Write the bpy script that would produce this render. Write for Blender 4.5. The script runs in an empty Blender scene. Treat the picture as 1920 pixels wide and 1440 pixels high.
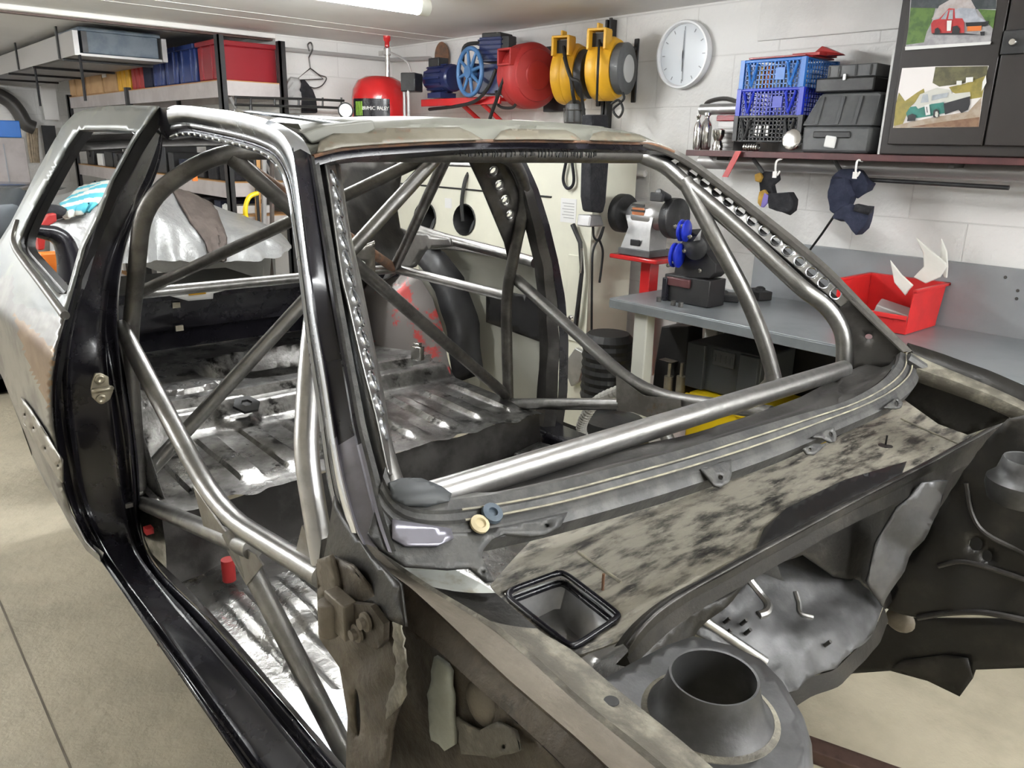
import bpy, bmesh, math, random
from mathutils import Vector, Matrix, noise as mnoise
from mathutils.geometry import delaunay_2d_cdt
random.seed(7)
SC = bpy.context.scene
COL = SC.collection

# ------------------------------------------------------------------ camera
CAM_F, CAM_PITCH, CAM_YAW, CAM_ROLL, CAM_H = 1466.55, math.radians(16.966), math.radians(41.3235), math.radians(1.3031), 1.6
FW = Vector((math.sin(CAM_YAW)*math.cos(CAM_PITCH), math.cos(CAM_YAW)*math.cos(CAM_PITCH), -math.sin(CAM_PITCH)))
_rt = Vector((math.cos(CAM_YAW), -math.sin(CAM_YAW), 0)); _up = _rt.cross(FW)
RT = _rt*math.cos(CAM_ROLL) + _up*math.sin(CAM_ROLL); UP = -_rt*math.sin(CAM_ROLL) + _up*math.cos(CAM_ROLL)
EYE = Vector((0, 0, CAM_H))
cd = bpy.data.cameras.new('camera'); cam = bpy.data.objects.new('camera', cd); COL.objects.link(cam)
cam.matrix_world = Matrix(((RT.x, UP.x, -FW.x, EYE.x), (RT.y, UP.y, -FW.y, EYE.y), (RT.z, UP.z, -FW.z, EYE.z), (0, 0, 0, 1)))
cd.sensor_width = 36; cd.lens = CAM_F/1920*36; cd.clip_start = .02; cd.clip_end = 60
SC.camera = cam

# ------------------------------------------------------------------ world, lights, exposure
SC.view_settings.view_transform = 'Standard'; SC.view_settings.look = 'None'
SC.view_settings.gamma = 1; SC.view_settings.use_curve_mapping = False
SC.view_settings.exposure = 0.97
w = bpy.data.worlds.new('world'); SC.world = w; w.use_nodes = True
w.node_tree.nodes['Background'].inputs[0].default_value = (.9, .95, 1, 1)
w.node_tree.nodes['Background'].inputs[1].default_value = .08
CEIL = 2.26
LAMP = 56.0      # brightness of the fluorescent tubes; they are built with the room below

# ------------------------------------------------------------------ pixel to point on a real plane of the room
def ray(u, v): return FW + RT*((u-960)/CAM_F) - UP*((v-720)/CAM_F)
def at(u, v, x=None, y=None, z=None, pl=None):
    r = ray(u, v)
    if x is not None: t = (x-EYE.x)/r.x
    elif y is not None: t = (y-EYE.y)/r.y
    elif z is not None: t = (z-EYE.z)/r.z
    else: t = (pl[0]-EYE).dot(pl[1])/r.dot(pl[1])
    return EYE + r*t
XC = 1.25                                   # centre plane of the shell
def mir(p): return Vector((2*XC-p[0], p[1], p[2]))
def bodyx(z):                               # the side of the shell: distance of the skin at height z
    if z < .8: return .36 + (.8-z)*.15
    if z < 1.1: return .36
    return .36 + (z-1.1)*.55
def side(u, v, off=0):
    r = ray(u, v); lo = None; t = .2
    while t < 14:
        if r.x*t - bodyx(EYE.z+r.z*t) - off >= 0: break
        t += .004
    return EYE + r*t
WIN = (Vector((XC, .784, 1.12)), Vector((0, -.456, .605)).normalized())   # plane of the windscreen
def on_win(u, v, off=0): return at(u, v, pl=(WIN[0]+WIN[1]*off, WIN[1]))

# ------------------------------------------------------------------ materials
MATS = {}
def mat(name, c1, c2=None, scale=6, rough=.5, metal=0, bump=0, bscale=None, lo=.4, hi=.62, coat=0, rough2=None, metal2=None, c3=None, lo3=.6, hi3=.7, emit=0, stretch=None, detail=6, scale3=None, spec=None):
    m = bpy.data.materials.new(name); m.use_nodes = True; nt = m.node_tree; b = nt.nodes['Principled BSDF']
    def col(c): return (c[0], c[1], c[2], 1)
    b.inputs['Base Color'].default_value = col(c1); b.inputs['Roughness'].default_value = rough; b.inputs['Metallic'].default_value = metal
    if coat: b.inputs['Coat Weight'].default_value = coat; b.inputs['Coat Roughness'].default_value = .08
    if spec is not None: b.inputs['Specular IOR Level'].default_value = spec
    if emit: b.inputs['Emission Color'].default_value = col(c1); b.inputs['Emission Strength'].default_value = emit
    N = nt.nodes; L = nt.links
    if c2 or bump:
        tc = N.new('ShaderNodeTexCoord'); mp = N.new('ShaderNodeMapping'); L.new(tc.outputs['Object'], mp.inputs[0])
        if stretch: mp.inputs['Scale'].default_value = stretch
    def fac(sc, a, z, seed=0):
        n = N.new('ShaderNodeTexNoise'); n.noise_dimensions = '4D'; n.inputs['W'].default_value = seed; n.inputs['Scale'].default_value = sc; n.inputs['Detail'].default_value = detail; n.inputs['Roughness'].default_value = .62
        L.new(mp.outputs[0], n.inputs['Vector'])
        r = N.new('ShaderNodeMapRange'); r.interpolation_type = 'SMOOTHSTEP'; r.inputs[1].default_value = a; r.inputs[2].default_value = z
        L.new(n.outputs[0], r.inputs[0]); return r.outputs[0], n.outputs[0]
    if c2:
        f, _ = fac(scale, lo, hi)
        mx = N.new('ShaderNodeMix'); mx.data_type = 'RGBA'; L.new(f, mx.inputs[0]); mx.inputs[6].default_value = col(c1); mx.inputs[7].default_value = col(c2)
        out = mx.outputs[2]
        if c3:
            g, _ = fac(scale3 or scale*1.7, lo3, hi3, 3.3)
            m2 = N.new('ShaderNodeMix'); m2.data_type = 'RGBA'; L.new(g, m2.inputs[0]); L.new(out, m2.inputs[6]); m2.inputs[7].default_value = col(c3); out = m2.outputs[2]
        L.new(out, b.inputs['Base Color'])
        for key, va, vb in (('Roughness', rough, rough2), ('Metallic', metal, metal2)):
            if vb is not None:
                q = N.new('ShaderNodeMapRange'); L.new(f, q.inputs[0]); q.inputs[3].default_value = va; q.inputs[4].default_value = vb; L.new(q.outputs[0], b.inputs[key])
    if bump:
        _, h = fac(bscale or scale*3, 0, 1, 8.1)
        bp = N.new('ShaderNodeBump'); bp.inputs['Strength'].default_value = bump; bp.inputs['Distance'].default_value = .02; L.new(h, bp.inputs['Height']); L.new(bp.outputs[0], b.inputs['Normal'])
    MATS[name] = m
    return m
mat('wall_paint', (.80, .79, .765), (.72, .71, .69), 2.2, rough=.6, bump=.25, bscale=60)
mat('ceiling_paint', (.86, .845, .825), (.80, .785, .765), 1.2, rough=.6)
mat('floor_paint', (.50, .45, .34), (.36, .325, .245), 2.6, rough=.5, rough2=.62, bump=.3, bscale=22, lo=.35, hi=.7)
mat('joint', (.16, .14, .11), rough=.9)
mat('trim_white', (.82, .80, .77), rough=.4)
mat('trim_brown', (.09, .045, .035), rough=.5)
mat('tube_steel', (.32, .315, .305), (.20, .195, .185), 9, rough=.30, rough2=.42, metal=.95, bump=.05, bscale=90)
mat('tube_bright', (.50, .495, .485), (.36, .355, .345), 12, rough=.30, rough2=.42, metal=.95, bump=.05, bscale=90)
mat('tube_dark', (.17, .162, .15), (.09, .085, .078), 9, rough=.34, rough2=.5, metal=.85, bump=.05, bscale=90)
mat('gusset_steel', (.30, .285, .26), (.19, .175, .155), 10, rough=.42, metal=.85, c3=(.22, .15, .09), lo3=.6, hi3=.75)
mat('black_paint', (.010, .0095, .013), (.014, .013, .018), 5, rough=.24, rough2=.3, coat=.15, spec=.35)
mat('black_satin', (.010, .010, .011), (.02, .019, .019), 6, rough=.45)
mat('shiny_steel', (.62, .64, .68), (.48, .50, .53), 7, rough=.16, rough2=.3, metal=1)
mat('panel_primer', (.155, .162, .148), (.125, .14, .14), 6, rough=.38, metal=.3, c3=(.22, .22, .185), lo3=.55, hi3=.7)
mat('panel_bare', (.20, .195, .185), (.13, .125, .12), 5, rough=.3, rough2=.4, metal=.75)
mat('panel_rusty', (.17, .105, .06), (.24, .16, .095), 12, rough=.45, metal=.4)
mat('dirty_steel', (.15, .145, .138), (.46, .455, .44), 7, rough=.36, rough2=.26, metal=.85, bump=.25, bscale=14, lo=.38, hi=.66, c3=(.03, .028, .026), lo3=.52, hi3=.64)
mat('bare_floor', (.24, .235, .225), (.42, .415, .40), 6, rough=.3, rough2=.24, metal=.9, bump=.3, bscale=12, lo=.35, hi=.65, c3=(.10, .09, .08), lo3=.56, hi3=.68)
mat('dark_steel', (.045, .042, .040), (.10, .095, .09), 6, rough=.34, rough2=.5, metal=.6, bump=.15, bscale=16)
mat('engine_bay', (.020, .0185, .0165), (.062, .055, .045), 6, rough=.4, rough2=.6, metal=.35, bump=.2, bscale=14, lo=.48, hi=.75)
mat('engine_light', (.125, .125, .128), (.06, .06, .06), 5, rough=.46, metal=.55, bump=.1, bscale=10)
mat('tray_dirt', (.35, .325, .265), (.04, .037, .034), 11, rough=.62, rough2=.45, metal=.1, metal2=.4, bump=.25, bscale=30, lo=.42, hi=.66, stretch=(1.0, 3.4, 1), c3=(.40, .375, .31), lo3=.54, hi3=.7, scale3=26, detail=10)
mat('rail_tan', (.135, .115, .088), (.19, .165, .13), 7, rough=.5, metal=.25, bump=.2, bscale=40, c3=(.11, .09, .07), lo3=.58, hi3=.72)
mat('rail_cream', (.33, .31, .245), (.11, .10, .08), 11, rough=.5, bump=.3, bscale=50, lo=.34, hi=.54)
mat('post_brown', (.062, .050, .038), (.12, .10, .075), 9, rough=.5, metal=.25, bump=.3, bscale=30, c3=(.035, .029, .023), lo3=.56, hi3=.7)
mat('mint_paint', (.46, .49, .43), (.38, .39, .33), 10, rough=.45, bump=.15)
mat('white_paint', (.66, .68, .64), (.45, .43, .34), 16, rough=.4, lo=.52, hi=.65)
mat('flange_grey', (.058, .058, .058), (.10, .099, .095), 24, rough=.45, metal=.25, bump=.15, bscale=50, stretch=(1, 1, 1))
mat('flange_bead', (.36, .33, .24), (.20, .185, .145), 20, rough=.5)
mat('violet_grey', (.26, .255, .30), (.19, .185, .215), 6, rough=.3, metal=.55)
mat('roof_tan', (.155, .142, .108), (.12, .105, .075), 14, rough=.5, c3=(.16, .085, .045), lo3=.56, hi3=.66)
mat('roof_primer', (.165, .165, .14), (.145, .145, .122), 5, rough=.4, c3=(.25, .15, .08), lo3=.68, hi3=.76, scale3=14)
mat('rust', (.20, .10, .055), (.11, .07, .05), 20, rough=.7, bump=.3)
mat('red_primer', (.15, .135, .125), (.36, .035, .03), 5, rough=.45, metal=.2, lo=.56, hi=.6)
mat('red_gloss', (.55, .018, .02), rough=.22, coat=.4)
mat('red_plastic', (.62, .022, .022), (.52, .02, .02), 8, rough=.38)
mat('red_matte', (.38, .025, .024), rough=.5)
mat('dark_red', (.26, .012, .02), rough=.3)
mat('yellow_plastic', (.78, .42, .02), (.68, .36, .02), 6, rough=.42)
mat('yellow_base', (.85, .60, .01), rough=.4)
mat('black_plastic', (.018, .018, .019), (.03, .03, .031), 20, rough=.42, bump=.06)
mat('black_rubber', (.012, .012, .012), rough=.6)
mat('black_fabric', (.012, .012, .015), (.022, .022, .026), 30, rough=.9, bump=.3)
mat('navy_fabric', (.010, .014, .035), (.02, .024, .05), 30, rough=.85, bump=.3)
mat('violet_fabric', (.19, .15, .42), rough=.8)
mat('mustard_fabric', (.45, .27, .05), (.38, .22, .04), 30, rough=.85)
mat('grey_plastic', (.075, .078, .08), (.10, .103, .105), 12, rough=.45)
mat('storage_grey', (.055, .06, .065), rough=.5)
mat('blue_navy', (.012, .02, .085), (.02, .03, .10), 8, rough=.3)
mat('blue_plastic', (.02, .15, .50), rough=.36)
mat('blue_deep', (.012, .03, .42), rough=.34)
mat('blue_wheel', (.07, .18, .38), (.05, .14, .30), 8, rough=.4)
mat('blue_bin', (.02, .04, .16), rough=.3)
mat('blue_panel', (.01, .16, .60), rough=.4)
mat('slate_blue', (.075, .105, .14), (.13, .16, .19), 12, rough=.5)
mat('chrome', (.75, .74, .72), rough=.14, metal=1)
mat('alu', (.55, .55, .55), (.42, .42, .42), 9, rough=.34, metal=.85)
mat('silver_paint', (.50, .505, .50), rough=.32, metal=.5)
mat('bench_grey', (.27, .29, .30), (.22, .24, .25), 4, rough=.36, metal=.35)
mat('bench_back', (.30, .315, .325), (.26, .275, .285), 3, rough=.42, metal=.2)
mat('cream_leg', (.60, .60, .53), rough=.4)
mat('cream_cabinet', (.80, .79, .66), (.75, .74, .62), 3, rough=.42)
mat('cream_dark', (.42, .42, .36), rough=.45)
mat('brown_cabinet', (.018, .0135, .0118), (.022, .0165, .0145), 5, rough=.42)
mat('maroon', (.10, .03, .03), (.07, .022, .022), 8, rough=.45)
mat('pipe_grey', (.45, .44, .43), rough=.35, metal=.2)
mat('pipe_dark', (.09, .085, .08), rough=.4, metal=.5)
mat('card', (.58, .37, .19), (.50, .31, .155), 8, rough=.8)
mat('wood', (.50, .27, .10), (.40, .20, .07), 5, rough=.6, stretch=(1, 1, 8))
mat('shelf_board', (.50, .46, .45), (.42, .38, .37), 5, rough=.5)
mat('shelf_edge', (.42, .24, .16), rough=.6)
mat('rack_metal', (.38, .37, .36), rough=.4, metal=.3)
mat('cover_silver', (.36, .365, .36), (.29, .295, .29), 5, rough=.42, metal=.35, bump=.8, bscale=9)
mat('cloth_brown', (.075, .06, .053), (.10, .08, .07), 14, rough=.85, bump=.2)
mat('paper', (.80, .80, .78), rough=.6)
mat('paper_print', (.45, .45, .44), rough=.6)
mat('clock_face', (.80, .84, .88), rough=.12, coat=.5)
mat('clock_rim', (.86, .87, .88), rough=.3)
mat('mark_dark', (.03, .03, .03), rough=.5)
mat('mark_grey', (.35, .37, .40), rough=.5)
mat('lime', (.42, .75, .08), rough=.5)
mat('orange', (.85, .22, .03), rough=.45)
mat('plate_orange', (.42, .14, .05), rough=.5)
mat('grey_car', (.17, .19, .21), (.14, .16, .18), 3, rough=.25, metal=.4, coat=.5)
mat('rope', (.55, .45, .33), (.42, .34, .25), 30, rough=.9)
mat('bone_white', (.80, .79, .73), (.74, .73, .67), 4, rough=.4)
mat('hose_grey', (.50, .49, .45), rough=.5)
mat('tan_plug', (.62, .53, .33), rough=.5)
mat('latch_zinc', (.44, .40, .31), (.34, .31, .24), 15, rough=.36, metal=.7)
mat('lamp_tube', (.965, .985, 1), emit=LAMP)
mat('lamp_body', (.85, .84, .78), rough=.35)
mat('rust_iron', (.06, .033, .027), (.10, .06, .048), 14, rough=.55, metal=.4)
mat('glass_gauge', (.85, .87, .88), rough=.1)
def stripes(name, c1, c2, scale, axis='X', rough=.8):
    m = bpy.data.materials.new(name); m.use_nodes = True; nt = m.node_tree; b = nt.nodes['Principled BSDF']; b.inputs['Roughness'].default_value = rough
    tc = nt.nodes.new('ShaderNodeTexCoord'); wv = nt.nodes.new('ShaderNodeTexWave'); wv.bands_direction = axis; wv.inputs['Scale'].default_value = scale; wv.inputs['Distortion'].default_value = .8; wv.inputs['Detail Scale'].default_value = 1.5
    r = nt.nodes.new('ShaderNodeValToRGB'); r.color_ramp.elements[0].color = (*c1, 1); r.color_ramp.elements[1].color = (*c2, 1); r.color_ramp.elements[0].position = .42; r.color_ramp.elements[1].position = .55
    nt.links.new(tc.outputs['Object'], wv.inputs['Vector']); nt.links.new(wv.outputs['Fac'], r.inputs[0]); nt.links.new(r.outputs[0], b.inputs['Base Color']); MATS[name] = m
stripes('cloth_striped', (.74, .77, .72), (.10, .48, .60), 2.3, 'DIAGONAL')
def blocks(name, c, joint):                 # painted block wall: courses pressed into the paint
    m = bpy.data.materials.new(name); m.use_nodes = True; nt = m.node_tree; b = nt.nodes['Principled BSDF']; b.inputs['Roughness'].default_value = .55
    tc = nt.nodes.new('ShaderNodeTexCoord'); sp = nt.nodes.new('ShaderNodeSeparateXYZ'); cb = nt.nodes.new('ShaderNodeCombineXYZ'); ad = nt.nodes.new('ShaderNodeMath')
    nt.links.new(tc.outputs['Object'], sp.inputs[0]); nt.links.new(sp.outputs[0], ad.inputs[0]); nt.links.new(sp.outputs[1], ad.inputs[1]); nt.links.new(ad.outputs[0], cb.inputs[0]); nt.links.new(sp.outputs[2], cb.inputs[1])
    br = nt.nodes.new('ShaderNodeTexBrick'); br.inputs['Scale'].default_value = 1; br.inputs['Brick Width'].default_value = .45; br.inputs['Row Height'].default_value = .225; br.inputs['Mortar Size'].default_value = .004; br.inputs['Mortar Smooth'].default_value = .6
    br.inputs['Color1'].default_value = (*c, 1); br.inputs['Color2'].default_value = (c[0]*.97, c[1]*.97, c[2]*.97, 1); br.inputs['Mortar'].default_value = (*joint, 1)
    nt.links.new(cb.outputs[0], br.inputs['Vector']); nt.links.new(br.outputs['Color'], b.inputs['Base Color'])
    nz = nt.nodes.new('ShaderNodeTexNoise'); nz.inputs['Scale'].default_value = 45; nt.links.new(tc.outputs['Object'], nz.inputs['Vector'])
    mm = nt.nodes.new('ShaderNodeMath'); mm.operation = 'MULTIPLY_ADD'; mm.inputs[1].default_value = -1.6; nt.links.new(br.outputs['Fac'], mm.inputs[0]); nt.links.new(nz.outputs[0], mm.inputs[2])
    bp = nt.nodes.new('ShaderNodeBump'); bp.inputs['Strength'].default_value = .3; bp.inputs['Distance'].default_value = .012; nt.links.new(mm.outputs[0], bp.inputs['Height']); nt.links.new(bp.outputs[0], b.inputs['Normal'])
    MATS[name] = m
blocks('block_wall', (.80, .79, .765), (.70, .69, .665))

# ------------------------------------------------------------------ mesh helpers
ORG = {}
def NB(): return bmesh.new()
def V(*a): return Vector(a if len(a) > 1 else a[0])
def finish(name, bm, m, base, smooth):
    bmesh.ops.recalc_face_normals(bm, faces=bm.faces)
    bmesh.ops.translate(bm, verts=bm.verts, vec=-base)
    me = bpy.data.meshes.new(name); bm.to_mesh(me); bm.free()
    for k in (m if isinstance(m, (list, tuple)) else [m]): me.materials.append(MATS[k])
    if smooth:
        me.polygons.foreach_set('use_smooth', [True]*len(me.polygons))
        try: me.set_sharp_from_angle(angle=math.radians(smooth if smooth is not True else 40))
        except Exception: pass
    o = bpy.data.objects.new(name, me); COL.objects.link(o)
    return o
def part(name, bm, m, parent, smooth=True, label=None, bevel=0, thick=0, local=False):
    base = Vector((0, 0, 0)) if local else ORG[parent.as_pointer()]
    o = finish(name, bm, m, base, smooth); o.parent = parent; ORG[o.as_pointer()] = base.copy()
    if label: o['label'] = label
    mods(o, bevel, thick); return o
def mods(o, bevel, thick):
    if thick:
        s = o.modifiers.new('thickness', 'SOLIDIFY'); s.thickness = thick; s.offset = 0
    if bevel:
        b = o.modifiers.new('edges', 'BEVEL'); b.width = bevel; b.segments = 2; b.limit_method = 'ANGLE'; b.angle_limit = math.radians(40)
def solo(name, bm, m, label, cat, group=None, smooth=True, bevel=0, thick=0, base=None, kind=None):
    if base is None:
        xs = [v.co.x for v in bm.verts]; ys = [v.co.y for v in bm.verts]; zs = [v.co.z for v in bm.verts]
        base = Vector(((min(xs)+max(xs))/2, (min(ys)+max(ys))/2, min(zs)))
    o = finish(name, bm, m, base, smooth); o.location = base; ORG[o.as_pointer()] = base.copy()
    mods(o, bevel, thick); tag(o, label, cat, group, kind); return o
def tag(o, label, cat, group=None, kind=None):
    if label: o['label'] = label
    if cat: o['category'] = cat
    if group: o['group'] = group
    if kind: o['kind'] = kind
def thing(name, loc, label, cat, group=None):
    o = bpy.data.objects.new(name, None); COL.objects.link(o); o.location = loc; o.empty_display_size = .05
    ORG[o.as_pointer()] = Vector(loc); tag(o, label, cat, group); return o
def struct(name, bm, m, **k):
    o = finish(name, bm, m, Vector((0, 0, 0)), k.get('smooth', False)); o['kind'] = 'structure'; ORG[o.as_pointer()] = Vector((0, 0, 0))
    mods(o, k.get('bevel', 0), k.get('thick', 0)); return o
def dup(o, loc, label, group=None, rot=None):
    r = o.copy(); COL.objects.link(r); r.location = loc; r['label'] = label
    if rot is not None: r.rotation_euler = rot
    if group: r['group'] = group
    for ch in list(o.children):
        c = ch.copy(); COL.objects.link(c); c.parent = r
        for g in list(ch.children):
            d = g.copy(); COL.objects.link(d); d.parent = c
    return r
def box(bm, c, s, rot=None, mi=0):
    r = bmesh.ops.create_cube(bm, size=1)
    M = Matrix.Translation(Vector(c)) @ (rot.to_4x4() if rot is not None else Matrix()) @ Matrix.Diagonal((*s, 1))
    bmesh.ops.transform(bm, matrix=M, verts=r['verts'])
    if mi:
        for f in {f for v in r['verts'] for f in v.link_faces}: f.material_index = mi
    return r['verts']
def bx(bm, x0, x1, y0, y1, z0, z1, mi=0): return box(bm, ((x0+x1)/2, (y0+y1)/2, (z0+z1)/2), (abs(x1-x0), abs(y1-y0), abs(z1-z0)), mi=mi)
def rotz(a): return Matrix.Rotation(a, 3, 'Z')
def rot_to(d, up=Vector((0, 0, 1))):       # x axis along d
    d = Vector(d).normalized(); y = up.cross(d)
    y = y.normalized() if y.length > 1e-4 else Vector((0, 1, 0)); z = d.cross(y)
    return Matrix((d, y, z)).transposed()
def cyl(bm, a, b, r, r2=None, n=20, cap=True, mi=0):
    a = Vector(a); b = Vector(b); d = b-a
    q = d.to_track_quat('Z', 'Y').to_matrix().to_4x4()
    k = bmesh.ops.create_cone(bm, cap_ends=cap, segments=n, radius1=r, radius2=r if r2 is None else r2, depth=d.length)
    bmesh.ops.transform(bm, matrix=Matrix.Translation((a+b)/2) @ q, verts=k['verts'])
    if mi:
        for f in {f for v in k['verts'] for f in v.link_faces}: f.material_index = mi
    return k['verts']
def ball(bm, c, r, s=(1, 1, 1), n=16, mi=0):
    k = bmesh.ops.create_uvsphere(bm, u_segments=n, v_segments=max(6, n*2//3), radius=r)
    bmesh.ops.transform(bm, matrix=Matrix.Translation(Vector(c)) @ Matrix.Diagonal((*s, 1)), verts=k['verts'])
    if mi:
        for f in {f for v in k['verts'] for f in v.link_faces}: f.material_index = mi
    return k['verts']
def lathe(bm, c, axis, prof, n=32, mi=0):   # prof: (radius, height along axis)
    q = Vector(axis).to_track_quat('Z', 'Y').to_matrix(); c = Vector(c); rings = []
    for r, h in prof:
        rings.append([bm.verts.new(c + q @ Vector((r*math.cos(2*math.pi*i/n), r*math.sin(2*math.pi*i/n), h))) for i in range(n)])
    for a, b in zip(rings, rings[1:]):
        for i in range(n):
            f = bm.faces.new((a[i], a[(i+1) % n], b[(i+1) % n], b[i])); f.material_index = mi
    return rings
def fillet(pts, rad, n=6):
    pts = [Vector(p) for p in pts]; out = [pts[0]]
    for i in range(1, len(pts)-1):
        a, b, c = pts[i-1], pts[i], pts[i+1]
        r = rad[i] if isinstance(rad, (list, tuple)) else rad
        d1 = min(r, (a-b).length*.48); d2 = min(r, (c-b).length*.48)
        p = b+(a-b).normalized()*d1; q = b+(c-b).normalized()*d2
        for k in range(n+1):
            t = k/n; out.append(p*(1-t)**2 + b*2*t*(1-t) + q*t*t)
    out.append(pts[-1]); return out
def tube(bm, pts, r, rad=0, n=16, cap=True, closed=False, mi=0):
    P = fillet(pts, rad) if rad else [Vector(p) for p in pts]
    rings = []; prev = None
    for i, p in enumerate(P):
        if closed: d = (P[(i+1) % len(P)]-P[i-1])
        else: d = P[min(i+1, len(P)-1)]-P[max(i-1, 0)]
        d.normalize()
        if prev is None:
            u = Vector((0, 0, 1)).cross(d)
            if u.length < .05: u = Vector((1, 0, 0)).cross(d)
        else: u = prev - d*prev.dot(d)
        u.normalize(); prev = u; w_ = d.cross(u)
        rr = r[i] if isinstance(r, (list, tuple)) else r
        rings.append([bm.verts.new(p + (u*math.cos(2*math.pi*k/n)+w_*math.sin(2*math.pi*k/n))*rr) for k in range(n)])
    pr = list(zip(rings, rings[1:])) + ([(rings[-1], rings[0])] if closed else [])
    for a, b in pr:
        for k in range(n):
            f = bm.faces.new((a[k], a[(k+1) % n], b[(k+1) % n], b[k])); f.material_index = mi
    if cap and not closed:
        for f in (bm.faces.new(rings[0]), bm.faces.new(rings[-1])): f.material_index = mi
def smoothpath(pts, n=8):                   # Catmull-Rom
    P = [Vector(p) for p in pts]; P = [P[0]*2-P[1]] + P + [P[-1]*2-P[-2]]; out = []
    for i in range(1, len(P)-2):
        a, b, c, d = P[i-1:i+3]
        for k in range(n):
            t = k/n; out.append(.5*((2*b)+(c-a)*t+(2*a-5*b+4*c-d)*t*t+(3*b-a-3*c+d)*t**3))
    out.append(P[-2]); return out
def resample(pts, n):
    P = [Vector(p) for p in pts]; L = [0]
    for a, b in zip(P, P[1:]): L.append(L[-1]+(b-a).length)
    out = []; j = 0
    for i in range(n):
        s = L[-1]*i/(n-1)
        while j < len(L)-2 and L[j+1] < s: j += 1
        t = (s-L[j])/max(1e-9, L[j+1]-L[j]); out.append(P[j].lerp(P[j+1], min(1, max(0, t))))
    return out
def loft(bm, curves, n=40, mi=0, wob=0, same=False):  # skin through curves resampled to the same count
    R = [[bm.verts.new(p) for p in (c if same else resample(c, n))] for c in curves]
    for a, b in zip(R, R[1:]):
        for i in range(len(a)-1):
            f = bm.faces.new((a[i], a[i+1], b[i+1], b[i])); f.material_index = mi
    if wob:
        for r in R:
            for v in r: v.co += Vector((mnoise.noise(v.co*9), mnoise.noise(v.co*9+Vector((5, 1, 2))), mnoise.noise(v.co*9+Vector((1, 7, 3)))))*wob
    return R
def inpoly(p, poly):
    x, y = p; c = False; n = len(poly); j = n-1
    for i in range(n):
        xi, yi = poly[i]; xj, yj = poly[j]
        if (yi > y) != (yj > y) and x < (xj-xi)*(y-yi)/(yj-yi)+xi: c = not c
        j = i
    return c
def dense(poly, step):
    out = []
    for a, b in zip(poly, poly[1:]+poly[:1]):
        d = math.hypot(b[0]-a[0], b[1]-a[1]); k = max(1, int(d/step))
        for i in range(k): out.append((a[0]+(b[0]-a[0])*i/k, a[1]+(b[1]-a[1])*i/k))
    return out
def ring2(cx, cy, rx, ry=None, n=18, a0=0):
    ry = rx if ry is None else ry; ca, sa = math.cos(a0), math.sin(a0)
    return [(cx+rx*math.cos(2*math.pi*i/n)*ca-ry*math.sin(2*math.pi*i/n)*sa, cy+rx*math.cos(2*math.pi*i/n)*sa+ry*math.sin(2*math.pi*i/n)*ca) for i in range(n)]
def rag(poly, amp, step):                   # ragged, hand-cut outline
    return [(x+random.uniform(-amp, amp), y+random.uniform(-amp, amp)) for x, y in dense(poly, step)]
def sheet(bm, outline, f3, holes=(), step=20, mi=0, smooth=False):
    # triangulated sheet: a 2D outline with holes, filled on a grid and carried into space by f3
    ol = dense(list(outline), step); hs = [dense(list(h), step) for h in holes]
    vs = []; es = []
    for lp in [ol]+hs:
        s = len(vs); vs += lp; es += [(s+i, s+(i+1) % len(lp)) for i in range(len(lp))]
    x0, x1 = min(p[0] for p in ol), max(p[0] for p in ol); y0, y1 = min(p[1] for p in ol), max(p[1] for p in ol)
    def near(p): return any(math.hypot(p[0]-q[0], p[1]-q[1]) < step*.5 for q in vs_all)
    vs_all = list(vs); y = y0+step*.5; row = 0
    while y < y1:
        x = x0+step*(.5 if row % 2 else 1.)
        while x < x1:
            if inpoly((x, y), ol) and not any(inpoly((x, y), h) for h in hs) and not near((x, y)): vs.append((x, y))
            x += step
        y += step*.87; row += 1
    r = delaunay_2d_cdt([Vector(p) for p in vs], es, [], 0, 1e-6)
    bv = {}
    for tri in r[2]:
        c = (sum(r[0][i].x for i in tri)/3, sum(r[0][i].y for i in tri)/3)
        if not inpoly(c, ol) or any(inpoly(c, h) for h in hs): continue
        for i in tri:
            if i not in bv: bv[i] = bm.verts.new(f3(r[0][i].x, r[0][i].y))
        try: f = bm.faces.new([bv[i] for i in tri]); f.material_index = mi
        except ValueError: pass
def slab(bm, poly3, d):                     # planar polygon pushed along d
    d = Vector(d); a = [bm.verts.new(Vector(p)) for p in poly3]; b = [bm.verts.new(Vector(p)+d) for p in poly3]; n = len(a)
    bm.faces.new(a); bm.faces.new(b[::-1])
    for i in range(n): bm.faces.new((a[i], b[i], b[(i+1) % n], a[(i+1) % n]))
def lerp2(a, b, t): return a+(b-a)*t
FONT = bpy.data.fonts.load('<builtin>') if '<builtin>' in bpy.data.fonts else None
def text(name, s, size, loc, rot, m, parent, extr=.0006, label=None):
    c = bpy.data.curves.new(name, 'FONT'); c.body = s; c.size = size; c.extrude = extr; c.align_x = 'CENTER'; c.align_y = 'CENTER'
    t = bpy.data.objects.new(name, c); COL.objects.link(t); dg = bpy.context.evaluated_depsgraph_get()
    me = bpy.data.meshes.new_from_object(t.evaluated_get(dg)); bpy.data.objects.remove(t)
    me.materials.clear(); me.materials.append(MATS[m])
    o = bpy.data.objects.new(name, me); COL.objects.link(o); o.parent = parent
    o.matrix_local = Matrix.Translation(Vector(loc)-ORG[parent.as_pointer()]) @ rot.to_4x4()
    ORG[o.as_pointer()] = Vector(loc)
    if label: o['label'] = label
    return o

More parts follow.
